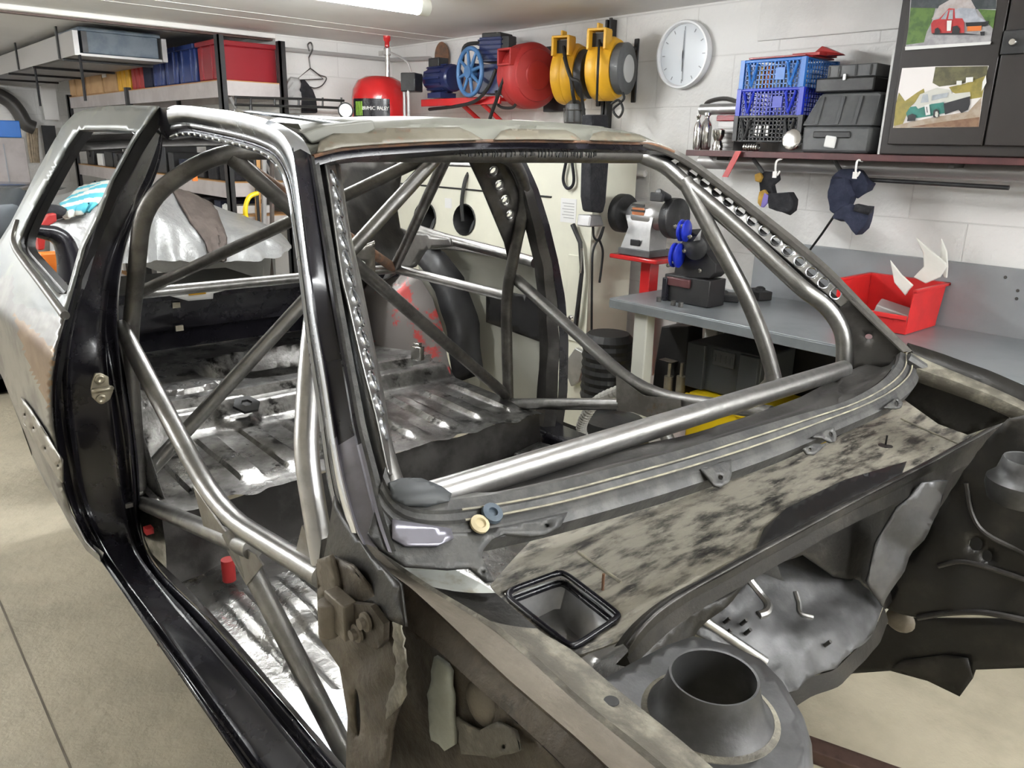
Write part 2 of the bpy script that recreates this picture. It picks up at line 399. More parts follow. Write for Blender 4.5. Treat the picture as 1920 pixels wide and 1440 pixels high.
# ================================================================== the room
WX = 3.34; BY = 5.2; JX = 2.45; FARY = 9.6; LX = -2.8; FRY = -2.6
b = NB(); bx(b, LX, WX, FRY, FARY, -.1, 0); struct('floor', b, 'floor_paint')
b = NB(); bx(b, LX, WX, FRY, FARY, CEIL, CEIL+.1); struct('ceiling', b, 'ceiling_paint')
b = NB(); bx(b, WX, WX+.1, FRY, BY, 0, CEIL); struct('wall_right', b, 'block_wall')
b = NB(); bx(b, JX, WX, BY, BY+.1, 0, CEIL); struct('wall_back', b, 'block_wall')
b = NB(); bx(b, JX, JX+.1, BY+.1, FARY, 0, CEIL); struct('wall_back_return', b, 'block_wall')
b = NB(); bx(b, LX, JX, FARY, FARY+.1, 0, CEIL); struct('wall_far', b, 'block_wall')
b = NB(); bx(b, LX-.1, LX, FRY, FARY, 0, CEIL); struct('wall_left', b, 'wall_paint')
b = NB(); bx(b, LX, WX, FRY-.1, FRY, 0, CEIL); struct('wall_front', b, 'wall_paint')
# cross strip where the ceiling boards meet, brown edge behind it
p0 = at(300, 40, z=CEIL); yb = p0.y
b = NB(); bx(b, LX, JX, yb-.03, yb+.02, CEIL-.03, CEIL); struct('trim_1', b, 'trim_white', bevel=.006)
b = NB(); bx(b, LX, JX, yb+.02, yb+.06, CEIL-.04, CEIL); struct('trim_2', b, 'trim_brown')
for i, (a, c) in enumerate((((640, 45), (1060, 2)), ((480, 36), (700, 5)))):      # board joints
    q = at(*a, z=CEIL); b = NB(); bx(b, LX, WX, q.y-.006, q.y+.006, CEIL-.0015, CEIL); struct('trim_%d' % (3+i), b, 'ceiling_paint')
j0 = at(0, 1130, z=0); j1 = at(145, 1440, z=0)
b = NB(); bx(b, j0.x-.003, j0.x+.003, FRY, FARY, 0, .0015); struct('trim_5', b, 'joint')
# sheathed board above the clock: a plain panel on the upper right wall
A = at(1422, 78, x=WX); B2 = at(1650, 58, x=WX)
b = NB(); bx(b, WX-.012, WX, A.y, .5, A.z, CEIL); struct('trim_6', b, 'wall_paint', bevel=.004)
# cable conduit under the ceiling of the back wall, turning down by the compressor
b = NB(); z0 = 2.17
tube(b, [(JX+.02, BY-.02, z0), (WX-.03, BY-.02, z0), (WX-.03, at(810, 92, x=WX-.03).y, z0-.02), (WX-.03, at(815, 92, x=WX-.03).y, 1.95)], .014, .04, n=10)
solo('conduit_pipe', b, 'pipe_grey', 'thin grey pipe running under the ceiling above the red compressor tank', 'pipe')

# ------------------------------------------------------------------ lamp
E1 = at(800, 12, z=2.2)
def batten(x1, y, label, L=1.5):
    t = thing('fluorescent_lamp', (x1-L/2, y, CEIL), label, 'lamp', 'batten lamps on the ceiling')
    b = NB(); bx(b, x1-L, x1, y-.045, y+.045, 2.225, CEIL); part('housing', b, 'lamp_body', t, bevel=.006)
    b = NB(); cyl(b, (x1-L+.04, y, 2.19), (x1-.05, y, 2.19), .030); part('tube', b, 'lamp_tube', t)
    for x in (x1-.04, x1-L+.03):
        b = NB(); cyl(b, (x-.012, y, 2.195), (x+.045, y, 2.195), .038); bx(b, x-.01, x+.04, y-.03, y+.03, 2.2, 2.23); part('end_cap', b, 'cream_leg', t, bevel=.004)
batten(E1.x, E1.y, 'lit white batten lamp on the ceiling above the car roof')
batten(1.6, 1.0, 'short lit batten lamp on the ceiling above the windscreen opening', .5)
batten(2.2, -1.9, 'added fill batten lamp on the ceiling by the front wall, out of view')  # unseen lamp added to brighten the right wall, floor and bench
batten(3.05, -.75, 'added fill batten lamp over the near end of the workbench, out of view')  # unseen, added for more light along the right side
batten(-1.0, 4.1, 'added fill batten lamp on the ceiling left of the shell, out of view')  # unseen lamp added to light the floor at the left
batten(-.5, 5.2, 'added fill batten lamp on the ceiling towards the grey car, out of view')  # unseen, put in as fill for the back left
batten(-.9, 7.6, 'added fill batten lamp on the ceiling near the far wall, out of view')  # unseen, put in as fill around the far shelving

# ================================================================== the car body shell
SH = thing('car_body_shell', (XC, 1.6, .30), 'stripped bare metal car body shell with a welded tube roll cage inside', 'car shell')
def side_far(u, v, off=0):
    r = ray(u, v); t = .2
    while t < 14:
        if r.x*t >= 2*XC - bodyx(EYE.z+r.z*t) - off: break
        t += .004
    return EYE + r*t
def smooth_c(P, k=2):
    P = [Vector(p) for p in P]
    for _ in range(k): P = [P[0]] + [(P[i-1]+P[i]*2+P[i+1])/4 for i in range(1, len(P)-1)] + [P[-1]]
    return P
# ---- near door surround: B-pillar face and sill as one pressing
c0p = [side(*q) for q in ((298,200),(253,263),(213,337),(187,407),(160,460),(143,520),(128,573),(116,617),(106,650),(97,713),(97,780),(108,857),(117,910),(133,960),(163,1017),(187,1040))]
c0s = [side(*q) for q in ((187,1040),(207,1070),(233,1110),(300,1222),(365,1330),(433,1437))]
c0s = [Vector((bodyx(p.z), p.y, lerp2(p.z, .535, .5))) for p in c0s]; c0s.append(c0s[-1]+(c0s[-1]-c0s[-4])*.75); c0p[-1] = c0s[0].copy()
cip = [side(u, v, o) for u, v, o in ((303,252,.1),(307,287,.15),(288,323,.16),(272,363,.16),(257,403,.16),(240,443,.16),(230,487,.16),(222,543,.16),(221,587,.16),(223,620,.16),(230,667,.16),(240,740,.16),(247,780,.16),(257,880,.15),(260,960,.145),(264,1005,.135),(277,1043,.125))]
cis = [side(u, v, .125) for u, v in ((277,1043),(300,1070),(333,1103),(393,1160),(500,1280),(593,1393))]
cis.append(cis[-1]+(cis[-1]-cis[-3])*.8)
c0 = smooth_c(resample(c0p, 46)+resample(c0s, 34)[1:], 9); ci = smooth_c(resample(cip, 46)+resample(cis, 34)[1:], 9)
_pk = [(0,-.002),(.03,.005),(.055,.002),(.08,-.009),(.11,-.012),(.15,-.011),(.18,-.004),(.205,.000),(.23,-.005),(.26,-.009),(.32,-.0095),(.45,-.009),(.60,-.009),(.70,-.009),(.745,-.004),(.765,.001),(.785,-.002),(.81,-.012),(.85,-.016),(.885,-.010),(.91,-.001),(.94,.003),(.97,-.001),(1,-.012)]
DN = []
for i, (p, q) in enumerate(zip(c0, ci)):
    tg = (ci[min(i+3, len(ci)-1)]+c0[min(i+3, len(c0)-1)]-ci[max(i-3, 0)]-c0[max(i-3, 0)]); D = tg.cross(q-p).normalized(); DN.append(D if D.dot(Vector((-.3, -1, .9))) > 0 else -D)
for _ in range(60): DN = [(DN[max(0, i-1)]+DN[i]*2+DN[min(len(DN)-1, i+1)]).normalized() for i in range(len(DN))]
prof = [(p.x, p.y) for p in smoothpath([Vector((a, c, 0)) for a, c in _pk], 2)]
b = NB(); cur = []
for f, d in prof:
    row = []
    for i, (p, q) in enumerate(zip(c0, ci)):
        D = DN[i]
        fade = min(1, i/6+.15); row.append(p.lerp(q, f)+D*d*1.25*fade)
    cur.append(row)
loft(b, cur, same=True)
ds = part('door_surround', b, 'black_paint', SH, smooth=28)
# flanges returning behind the pressing
b = NB(); loft(b, [c0, [p+Vector((.02, .03, -.03)) for p in c0]], same=True); loft(b, [[Vector((p.x, p.y, p.z)) for p in c0s], [Vector((p.x+.03, p.y, p.z-.08)) for p in c0s]], 20); part('sill_skirt', b, 'black_satin', SH)
b = NB(); loft(b, [ci, [p+Vector((.012, .05, -.006)) for p in ci], [p+Vector((.02, .16, -.02)) for p in ci]], same=True); part('inner_flange', b, 'dark_steel', SH)
b = NB(); loft(b, [cis, [p+Vector((.02, 0, -.05)) for p in cis], [p+Vector((.05, 0, -.14)) for p in cis]], 30, wob=.01); part('inner_sill', b, 'bare_floor', SH)
b = NB(); loft(b, [[Vector((.50, 2.36, z)) for z in (.38,.6,.98)], [Vector((.565, 2.30, z)) for z in (.38,.6,.95)], [Vector((.60, 2.14, z)) for z in (.38,.5,.6)], [Vector((.61, 2.07, z)) for z in (.38,.5,.6)]], 8, wob=.008); part('sill_end_panel', b, 'dirty_steel', SH, thick=.003)
b = NB(); bx(b, .525, .545, 2.10, 2.125, .555, .572); part('red_mark', b, 'red_matte', SH)
# striker latch on the B-pillar
q = at(190, 728, y=2.02); R = Matrix.Rotation(math.radians(-14), 3, 'Z')
b = NB(); f3 = lambda u, v: at(u, v, y=2.055)
sheet(b, [(178,700),(188,699),(203,706),(204,720),(212,732),(206,748),(198,754),(182,754),(173,745),(170,730),(172,715)], f3, step=6); lt = part('door_striker', b, 'latch_zinc', ds, thick=.008, bevel=.002, label='zinc plated door striker')
b = NB(); tube(b, [at(177,733,y=2.05), at(177,733,y=2.02), at(208,728,y=2.02), at(208,728,y=2.05)], .007, .01, n=10)
for c in ((187,711), (190,748)): lathe(b, at(*c, y=2.05), (0,-1,0), [(.012,0),(.012,.004),(.008,.006),(.004,.003),(0,.003)], 14)
part('striker_loop', b, 'latch_zinc', ds)
# ---- roof rail and A-pillar edge arch (near side)
r0 = [(315,201),(345,203),(375,207),(425,214),(475,226),(512,239),(532,253),(547,277),(556,320),(561,367),(570,442),(582,540),(590,600),(606,690),(620,780),(634,870),(650,940),(668,1000)]
r3 = [(320,264),(332,258),(360,256),(412,268),(450,277),(487,289),(510,303),(524,320),(532,343),(539,367),(551,442),(564,540),(571,600),(584,690),(598,780),(609,870),(620,930),(634,985)]
A0 = []; A3 = []
for i, (p, q) in enumerate(zip(r0, r3)):
    k = max(0, min(1, (i-6)/8)); A0.append(side(*p, off=.08*k)); A3.append(side(*q, off=.055+.07*k))
A0 = smooth_c(resample(smoothpath(A0, 6), 70), 2); A3 = smooth_c(resample(smoothpath(A3, 6), 70), 2)
FR = 1
def band(f1, f2, d1=0, d2=0, k=8):
    cs = []
    for j in range(k+1):
        f = lerp2(f1, f2, j/k); row = []
        for i, (p, q) in enumerate(zip(A0, A3)):
            d = lerp2(d1, d2, j/k)+math.sin(math.pi*j/k)*.006
            row.append(p.lerp(q, f)+Vector((-.8, -.35, .25))*d)
        cs.append(row)
    return cs
b = NB(); loft(b, band(0, .50, 0, 0), same=True); part('roof_rail', b, 'shiny_steel', SH)
b = NB(); loft(b, band(.50, .80, -.007, -.008, 3), same=True); loft(b, [band(.50,.50)[0], band(.50,.50,-.007,-.007)[0]], same=True); part('seal_groove', b, 'black_paint', SH)
b = NB(); loft(b, band(.80, 1, -.003, -.001, 3), same=True); part('door_flange', b, 'shiny_steel', SH)
b = NB(); loft(b, [A3, [p+Vector((.06, .02, .01)) for p in A3], [p+Vector((.08, .0, .05)) for p in A3]], same=True); part('rail_inner', b, 'dark_steel', SH)
b = NB(); loft(b, [A0[:36], [p+Vector((.02, .01, .006)) for p in A0[:36]], [p+Vector((.04, .01, -.004)) for p in A0[:36]]], same=True); part('roof_gutter', b, 'shiny_steel', SH)
for k in range(16):                         # spot weld dents along the flange
    b = NB(); p = A3[2+k*2].lerp(A0[2+k*2], .10); ball(b, p+Vector((-.001, -.001, 0)), .006, (.6, 1, .8), 8); part('spot_weld', b, 'shiny_steel', SH)
# top corner where pillar meets the rail
b = NB(); loft(b, [[side(298,200), side(306,206), side(318,203)], [side(297,235,.03), side(312,232,.03), side(330,225,.03)], [side(303,252,.1), side(313,262,.1), side(322,262,.06)]], 6); part('corner_web', b, 'black_paint', SH)
# ---- A-pillar face, windscreen flange and drilled stiffener (near side)
pf = [(548,277),(561,367),(570,442),(582,540),(590,600),(606,690),(620,780),(634,870),(650,940),(668,1000),(680,1020)]
pw = [(582,286),(597,380),(609,450),(623,540),(637,620),(656,720),(670,800),(686,860),(706,945),(722,1000),(735,1035)]
PF = [side(*q, off=.08*max(0, min(1, (i+1)/7))) for i, q in enumerate(pf)]; PW = [on_win(*q) for q in pw]
PFr = smooth_c(resample(smoothpath(PF, 5), 50)); PWr = smooth_c(resample(smoothpath(PW, 5), 50))
b = NB(); cs = []
for f, d in ((0,0),(.06,.004),(.12,-.004),(.5,-.002),(.8,-.002),(.88,.005),(1,.004)): cs.append([p.lerp(q, f)+Vector((-.5, -.8, .3))*d for p, q in zip(PFr, PWr)])
loft(b, cs, same=True)
for f in b.faces:
    if f.calc_center_median().z < 1.20: f.material_index = 1
part('windscreen_pillar', b, ['black_paint', 'violet_grey'], SH)
pe = [(q[0]+13+i*.6, q[1]-1) for i, q in enumerate(pw)]; PE = smooth_c(resample(smoothpath([on_win(*q, off=-.004) for q in pe], 5), 50))
b = NB(); loft(b, [PWr, [p.lerp(q, .3)+WIN[1]*.004 for p, q in zip(PWr, PE)], [p.lerp(q, .5)-WIN[1]*.003 for p, q in zip(PWr, PE)], PE, [p-WIN[1]*.02 for p in PE]], same=True, wob=.001); part('windscreen_flange', b, 'flange_grey', SH)
sl = [(607,300),(616,350),(627,430),(640,520),(652,570),(668,640),(686,713),(705,785),(718,845),(728,890)]
sr = [(632,296),(642,345),(655,430),(675,520),(687,580),(702,655),(715,720),(726,785),(733,845),(737,890)]
SL = resample(smoothpath([on_win(*q, off=-.012) for q in sl], 5), 120); SR = resample(smoothpath([on_win(*q, off=-.085) for q in sr], 5), 120)
def strip_f(L, R):
    n = len(L)-1
    def f3(s, t):
        i = max(0, min(n-1e-6, s*n)); k = int(i); a = L[k].lerp(L[k+1], i-k); c = R[k].lerp(R[k+1], i-k); return a.lerp(c, t)
    return f3
def drilled(L, R, holes, name, m, tc, w=.07, rev=1):
    f3 = strip_f(L, R); b = NB(); length = sum((a-c).length for a, c in zip(L, L[1:])); k = length/w
    f2 = lambda s, t: f3(s/k, t)
    wid = [(f3(s, 0)-f3(s, 1)).length for s, r in holes]
    sheet(b, [(0,0),(k,0),(k,1),(0,1)], f2, holes=[ring2(s*k, tc, r/w, r/max(wd, .01), 14) for (s, r), wd in zip(holes, wid)], step=.16)
    o = part(name, b, m, SH, thick=.003)
    d = NB()
    for s, r in holes:
        c = f3(s, tc); ax = (f3(min(1, s+.02), tc)-f3(max(0, s-.02), tc)).normalized(); tv = (f3(s, 1)-f3(s, 0)).normalized(); nn = ax.cross(tv).normalized()
        if nn.y > 0: nn = -nn
        lathe(d, c, nn*rev, [(r*1.35,.0005),(r*1.2,.004),(r*1.02,.003),(r*.96,-.006)], 18)
    part('dimple_hole_rims', d, 'shiny_steel', o); return o
drilled(SL, SR, [(.085+.062*i, .014) for i in range(14)], 'drilled_pillar_plate', 'tube_steel', .42)
# ---- quarter panel behind the door, with the side window opening
qo = [(298,200),(250,198),(200,200),(160,206),(140,214),(118,237),(95,277),(70,322),(45,372),(20,420),(-5,460),(-60,550),(-75,640),(-40,680),(0,690),(20,742),(40,795),(60,850),(85,900),(110,937),(130,975),(160,1020),(185,1040)]
qo += [(163,1017),(133,960),(117,910),(108,857),(97,780),(97,713),(106,650),(116,617),(128,573),(143,520),(160,460),(187,407),(213,337),(253,263)]
wh = [(150,244),(200,243),(256,247),(228,298),(203,347),(178,405),(152,458),(136,515),(126,552),(112,552),(42,470),(38,452),(60,400),(100,325),(128,275)]
def qmat(b):
    rp = [(28,590),(60,615),(102,655),(94,713),(93,765),(80,735),(58,690),(40,640)]
    for f in b.faces:
        c = f.calc_center_median()-EYE; z = c.dot(FW); u = 960+CAM_F*c.dot(RT)/z; v = 720-CAM_F*c.dot(UP)/z
        if inpoly((u, v), rp): f.material_index = 1
        elif v > 560+.5*u*.6 or u < 25 and v > 520: f.material_index = 2
b = NB(); sheet(b, qo, lambda u, v: side(u, v, -.004), holes=[wh], step=9); qmat(b)
qp = part('quarter_panel', b, ['panel_primer', 'panel_rusty', 'panel_bare'], SH, thick=.004)
we = [side(u, v, -.004) for u, v in wh]; b = NB(); WE = smooth_c(resample(we+[we[0]], 60), 1)
loft(b, [WE, [p+Vector((.012, .004, -.006)) for p in WE], [p+Vector((.016, 0, 0)) for p in WE], [p+Vector((.038, .004, -.004)) for p in WE]], same=True); part('window_reveal', b, 'black_satin', qp)
b = NB(); tube(b, smoothpath([side(u, v, -.006) for u, v in ((34,415),(27,440),(27,458),(40,482),(80,535),(122,592))], 6), .011, n=10); part('window_bead', b, 'panel_bare', qp)
b = NB(); hs = [ring2(u, v, 2.2, 3, 8) for u, v in ((48,777),(64,802),(86,840),(110,873))]
sheet(b, [(40,745),(58,768),(117,862),(118,905),(108,893),(43,790)], lambda u, v: side(u, v, -.012), holes=hs, step=8); part('arch_plate', b, 'gusset_steel', qp, thick=.004)
b = NB(); ar = [side(u, v, -.006) for u, v in ((-40,680),(0,690),(20,742),(40,795),(60,850),(85,900),(110,937),(130,975),(160,1020),(187,1042))]
loft(b, [ar, [p+Vector((.0, .0, -.02)) for p in ar], [p+Vector((.012, .01, .0)) for p in ar]], 40); part('arch_lip', b, 'panel_bare', qp)
b = NB()                                    # inside of the near quarter: wheel housing
loft(b, [[Vector((.44+.02*k, y, z)) for y, z in ((2.35,.62),(2.42,.9),(2.7,1.02),(3.1,.95),(3.5,.7))] for k in range(2)]+[[Vector((.72, y, z)) for y, z in ((2.4,.64),(2.5,.86),(2.7,.96),(3.05,.9),(3.35,.75))]], 20, wob=.01); part('wheel_housing', b, 'dirty_steel', SH)
# ---- roof front header with scalloped edge
ht = [(575,232),(610,222),(660,219),(707,224),(773,222),(840,221),(907,222),(973,225),(1040,228),(1107,233),(1160,241),(1195,249),(1212,262)]
hl = [(585,292),(615,283),(640,278),(700,273),(807,267),(870,264),(973,263),(1040,264),(1090,265),(1140,267),(1190,268),(1223,269),(1262,284)]
HL = smooth_c(resample([on_win(*q) for q in hl], 60)); HT = smooth_c(resample([at(u, v, y=1.50) for u, v in ht], 60))
b = NB(); cs = []
for f in (0, .12, .3, .42, .5, .8, .92, 1):
    row = []
    for i, (p, q) in enumerate(zip(HL, HT)):
        sc = .5+.5*math.cos(i/59*math.pi*7.0); k = .010*(1 if f < .25+.2*sc else 0)
        row.append(p.lerp(q, f)+Vector((0, .035*math.sin(f*math.pi/2), .012*math.sin(f*math.pi)))+Vector((0, k, -k*.3)))
    cs.append(row)
cs.append([p+Vector((0, .16, .006)) for p in cs[-1]]); cs.append([p+Vector((0, .05, -.03)) for p in cs[-1]])
loft(b, cs, same=True); part('roof_header', b, 'roof_primer', SH)
for pk in ([(592,288),(600,264),(640,243),(700,241),(860,239),(882,248),(905,262),(807,265),(700,271),(640,276)], [(925,262),(940,246),(955,242),(1060,244),(1078,252),(1090,263),(1000,261)], [(1105,263),(1112,251),(1130,246),(1200,253),(1212,264),(1160,264)]):
    b = NB(); sheet(b, pk, lambda u, v: at(u, v, y=1.375+.0019*max(0, 280-v)), step=9); part('header_pocket', b, 'roof_tan', SH, thick=.002)
b = NB(); HD = [p+Vector((0, 0, 0)) for p in HL]; loft(b, [HD, [p+WIN[1]*.004-Vector((0, .006, .012)) for p in HD], [p-Vector((0, .014, .018)) for p in HD], [p+Vector((0, .02, -.03)) for p in HD]], same=True); part('header_flange', b, 'black_paint', SH)
b = NB(); tube(b, [p+Vector((0, -.004, -.001)) for p in HL], .004, n=8); part('header_edge', b, 'rust', SH)
b = NB()                                    # cut sheet layers at the near front roof corner
for k, (pl, z) in enumerate((([(560,236),(590,222),(640,216),(700,212),(704,226),(690,240),(640,246),(590,256)], 1.625), ([(566,250),(610,236),(700,226),(705,243),(690,250),(620,262),(585,270)], 1.605))):
    slab(b, [at(u, v, y=1.46-.03*k) for u, v in pl], (0, .02, .004)) if k else None
part('corner_plates', b, 'roof_primer', SH, bevel=.003, smooth=False)
b = NB(); loft(b, [[at(u, v, y=1.5) for u, v in ((440,203),(540,214),(640,228),(690,237))], [at(u, v, y=1.5) for u, v in ((440,210),(540,222),(640,236),(690,242))]], 12); part('roof_edge_strip', b, 'shiny_steel', SH, thick=.004)
b = NB(); P = [Vector((.66+.0*k, 2.15+.0*k, 1.66)) for k in range(1)]
loft(b, [[Vector((x, 2.86, 1.60+.03*math.sin(math.pi*(x-.64)/1.22))) for x in (.64,.9,1.25,1.6,1.86)], [Vector((x, 2.93, 1.575+.03*math.sin(math.pi*(x-.64)/1.22))) for x in (.64,.9,1.25,1.6,1.86)], [Vector((x, 2.90, 1.55+.03*math.sin(math.pi*(x-.64)/1.22))) for x in (.66,.9,1.25,1.6,1.84)]], 20); part('rear_roof_rail', b, 'dark_steel', SH, thick=.006)
# ---- far side: pillar frame, roof rail, B-pillar, quarter
b = NB(); fu = [(1205,260),(1240,270),(1275,285),(1305,303),(1400,374),(1500,452),(1560,505),(1640,590),(1712,662)]; fl = [(1205,274),(1240,284),(1272,298),(1303,318),(1396,390),(1494,469),(1552,519),(1628,596),(1694,660)]
FU = smooth_c(resample([on_win(*q) for q in fu], 50)); FL_ = smooth_c(resample([on_win(*q) for q in fl], 50))
loft(b, [[p+Vector((.04, .03, -.02)) for p in FU], FU, [p.lerp(q, .3)+WIN[1]*.007 for p, q in zip(FU, FL_)], [p.lerp(q, .55)-WIN[1]*.003 for p, q in zip(FU, FL_)], [p.lerp(q, .7)+WIN[1]*.004 for p, q in zip(FU, FL_)], FL_, [p-WIN[1]*.004 for p in FL_]], same=True); part('far_windscreen_pillar', b, 'tube_dark', SH)
GU = resample([on_win(*q, off=-.006) for q in ((1278,298),(1338,342),(1398,391),(1458,441),(1528,505),(1594,564))], 100); GL = resample([on_win(*q, off=-.03) for q in ((1264,314),(1314,350),(1374,400),(1434,452),(1504,512),(1578,576))], 100)
drilled(GU, GL, [(.085+.071*i, .0125) for i in range(13)], 'far_drilled_pillar_plate', 'tube_steel', .42, w=.05)
b = NB(); loft(b, [[p-WIN[1]*.012+Vector((0,.006,0)) for p in GU], [p-WIN[1]*.012+Vector((0,.006,0)) for p in GL]], 40); part('pillar_inner_face', b, 'black_satin', SH)
b = NB(); sheet(b, [(1572,578),(1598,560),(1640,600),(1692,655),(1684,682),(1640,692),(1592,690),(1588,630)], lambda u, v: at(u, v, pl=(Vector((1.99,.95,1.1)), Vector((-.94,-.33,0)))), holes=[ring2(1629,631,7,5)], step=14); part('pillar_foot_panel', b, 'dark_steel', SH, thick=.004)
b = NB(); rr = [mir(p) for p in A0[:20]]; loft(b, [rr, [p+Vector((-.05, .02, .012)) for p in rr], [p+Vector((-.06, .0, -.03)) for p in rr]], same=True); part('far_roof_rail', b, 'panel_bare', SH)
bo = [(985,300),(1008,350),(1030,420),(1047,490),(1060,560),(1066,640),(1064,740),(1055,800)]; bi = [(962,305),(985,360),(1002,430),(1018,500),(1026,560),(1028,640),(1024,740),(1018,800)]
BO = [side_far(*q, off=.02) for q in bo]; BI = [side_far(*q, off=.10) for q in bi]
b = NB(); loft(b, [[p+Vector((.0, .05, 0)) for p in BO], BO, [p.lerp(q, .5)+Vector((0, -.008, 0)) for p, q in zip(BO, BI)]], 30); part('far_door_pillar', b, 'black_paint', SH)
b = NB(); loft(b, [[p.lerp(q, .5)+Vector((0, -.008, 0)) for p, q in zip(BO, BI)], BI, [p+Vector((-.0, .05, 0)) for p in BI]], 30, wob=.006); part('far_pillar_inner', b, 'dark_steel', SH)
HPL = (Vector((XC, 2.28, 1.1)), Vector((0, .881, .473)))
b = NB(); sheet(b, [(876,298),(945,298),(962,330),(980,380),(985,430),(975,470),(955,500),(945,455),(922,400),(902,352)], lambda u, v: at(u, v, pl=HPL), holes=[ring2(925,320,8,9), ring2(936,347,8,10), ring2(947,375,8,10), ring2(956,402,7,9)], step=9); cp = part('far_hoop_plate', b, 'dark_steel', SH, thick=.004)
for u, v in ((925,320),(936,347),(947,375),(956,402)): b = NB(); lathe(b, at(u, v, pl=HPL), -HPL[1], [(.018,.001),(.0155,.005),(.0135,.003),(.0125,-.006)], 18); part('plate_hole_rim', b, 'tube_steel', cp)
pass
# far quarter: skin seen from the inside, window ledge, frames
b = NB(); sheet(b, [(770,432),(850,448),(1000,490),(1020,560),(1022,800),(900,790),(840,640),(790,520)], lambda u, v: side_far(u, v, .015), step=16); fq = part('far_quarter_skin', b, 'cream_dark', SH, thick=.004)
b = NB(); sheet(b, [(912,540),(1020,560),(1020,640),(1010,640),(912,604)], lambda u, v: side_far(u, v, .022), step=12); part('bitumen_pad', b, 'black_satin', fq, thick=.004)
b = NB(); tube(b, [side_far(u, v, .06) for u, v in ((778,429),(845,450),(947,476),(1003,492))], .022, n=12)
loft(b, [[side_far(u, v, .05) for u, v in ((778,436),(845,460),(947,486),(1003,500))], [side_far(u, v, .09) for u, v in ((760,470),(800,468),(840,466),(870,470))]], 12); part('far_window_ledge', b, 'tube_steel', SH)
b = NB(); loft(b, [[side_far(u, v, .07) for u, v in ((765,440),(830,470),(870,520),(898,600),(905,700))], [side_far(u, v, .16) for u, v in ((745,470),(790,500),(815,545),(838,620),(850,720))]], 24, wob=.006); part('far_wheel_housing_rim', b, 'black_satin', SH, thick=.004)
b = NB(); loft(b, [[side_far(u, v, .17) for u, v in ((735,500),(785,512),(812,560),(836,640),(848,720))], [side_far(u, v, .30) for u, v in ((690,530),(712,560),(722,600),(735,650),(740,720))], [side_far(u, v, .36) for u, v in ((664,560),(672,590),(680,630),(690,670),(700,720))]], 26, wob=.008); part('far_wheel_housing', b, 'red_primer', SH, thick=.004)
b = NB(); sheet(b, [(640,305),(742,303),(752,330),(744,390),(750,428),(782,440),(800,470),(770,500),(700,500),(650,470)], lambda u, v: side_far(u, v, .03), step=14); part('far_rear_pillar', b, 'dark_steel', SH, thick=.006)
b = NB(); loft(b, [[side_far(u, v, .02) for u, v in ((745,303),(800,300),(880,303),(960,306))], [side_far(u, v, .06) for u, v in ((745,312),(800,309),(880,312),(960,314))]], 20); part('far_window_head', b, 'dark_steel', SH, thick=.006)
# far sill and front post
b = NB(); bx(b, 1.965, 2.09, .82, 2.35, .43, .545); part('far_sill', b, 'black_paint', SH, bevel=.015)
b = NB(); loft(b, [[Vector((2.05, .9, z)) for z in (.45,.65,.84)], [Vector((2.0, .8, z)) for z in (.45,.65,.84)], [Vector((1.97, .72, z)) for z in (.45,.65,.84)]], 8); part('far_front_post', b, 'dark_steel', SH, thick=.008)
# ---- floor pans
def field(b, x0, x1, y0, y1, zf, nx, ny, rag_front=0, cut=None):
    vs = []
    for j in range(ny+1):
        row = []
        for i in range(nx+1):
            x = lerp2(x0, x1, i/nx); y = lerp2(y0, y1, j/ny)
            if j == 0 and rag_front: y += rag_front*mnoise.noise(Vector((x*14, 3, 1)))+.012*math.sin(x*37)
            row.append(b.verts.new((x, y, zf(x, y))))
        vs.append(row)
    for j in range(ny):
        for i in range(nx):
            if cut and cut(lerp2(x0, x1, (i+.5)/nx), lerp2(y0, y1, (j+.5)/ny)): continue
            b.faces.new((vs[j][i], vs[j][i+1], vs[j+1][i+1], vs[j+1][i]))
def sstep(a, c, t): t = max(0, min(1, (t-a)/(c-a))); return t*t*(3-2*t)
def seat_z(x, y):
    z = .622+.02*(y-2.05)
    rib = ((x-.62) % .15)/.15; e = sstep(2.10, 2.18, y)*(1-sstep(2.50, 2.56, y))
    z += .014*e*sstep(.28, .36, rib)*(1-sstep(.72, .8, rib))
    z += .055*sstep(2.60, 2.66, y) + .03*sstep(2.70, 2.73, y)
    d = math.hypot((x-.916)/.115, (y-2.83)/.05); z += .012*(1-sstep(.75, 1, d)) - .012*(1-sstep(1, 1.25, d))*(sstep(.8, 1, d))
    d = math.hypot((x-1.35)/.34, (y-3.0)/.2); z -= .09*(1-sstep(.8, 1.05, d))
    d = math.hypot(x-1.0, y-2.62); z += .03*(1-sstep(.05, .09, d))
    return z + .004*mnoise.noise(Vector((x*7, y*7, 0)))
b = NB(); field(b, .56, 1.96, 2.05, 3.40, seat_z, 150, 120, rag_front=.03); part('rear_floor_pan', b, 'dirty_steel', SH, smooth=35)
def front_z(x, y):
    z = .405+.11*(sstep(1.02, 1.13, x)*(1-sstep(1.37, 1.48, x)))
    for k in range(4):
        for s in (.64, 1.56):
            c = s+.1*k; e = sstep(1.25, 1.33, y)*(1-sstep(1.85, 1.93, y)); z += .013*e*(sstep(c, c+.02, x)-sstep(c+.045, c+.065, x))
    z += .02*sstep(1.6, 1.7, y)*(1-sstep(1.02, 1.1, x))*sstep(.62,.7,x)
    z += .3*max(0, (.98-y)/.25)**1.3
    return z+.005*mnoise.noise(Vector((x*6, y*6, 2)))+.006*mnoise.noise(Vector((x*2.5, y*2.5, 5)))
b = NB(); field(b, .545, 1.97, .74, 2.07, front_z, 130, 110); part('front_floor_pan', b, 'bare_floor', SH, smooth=35)
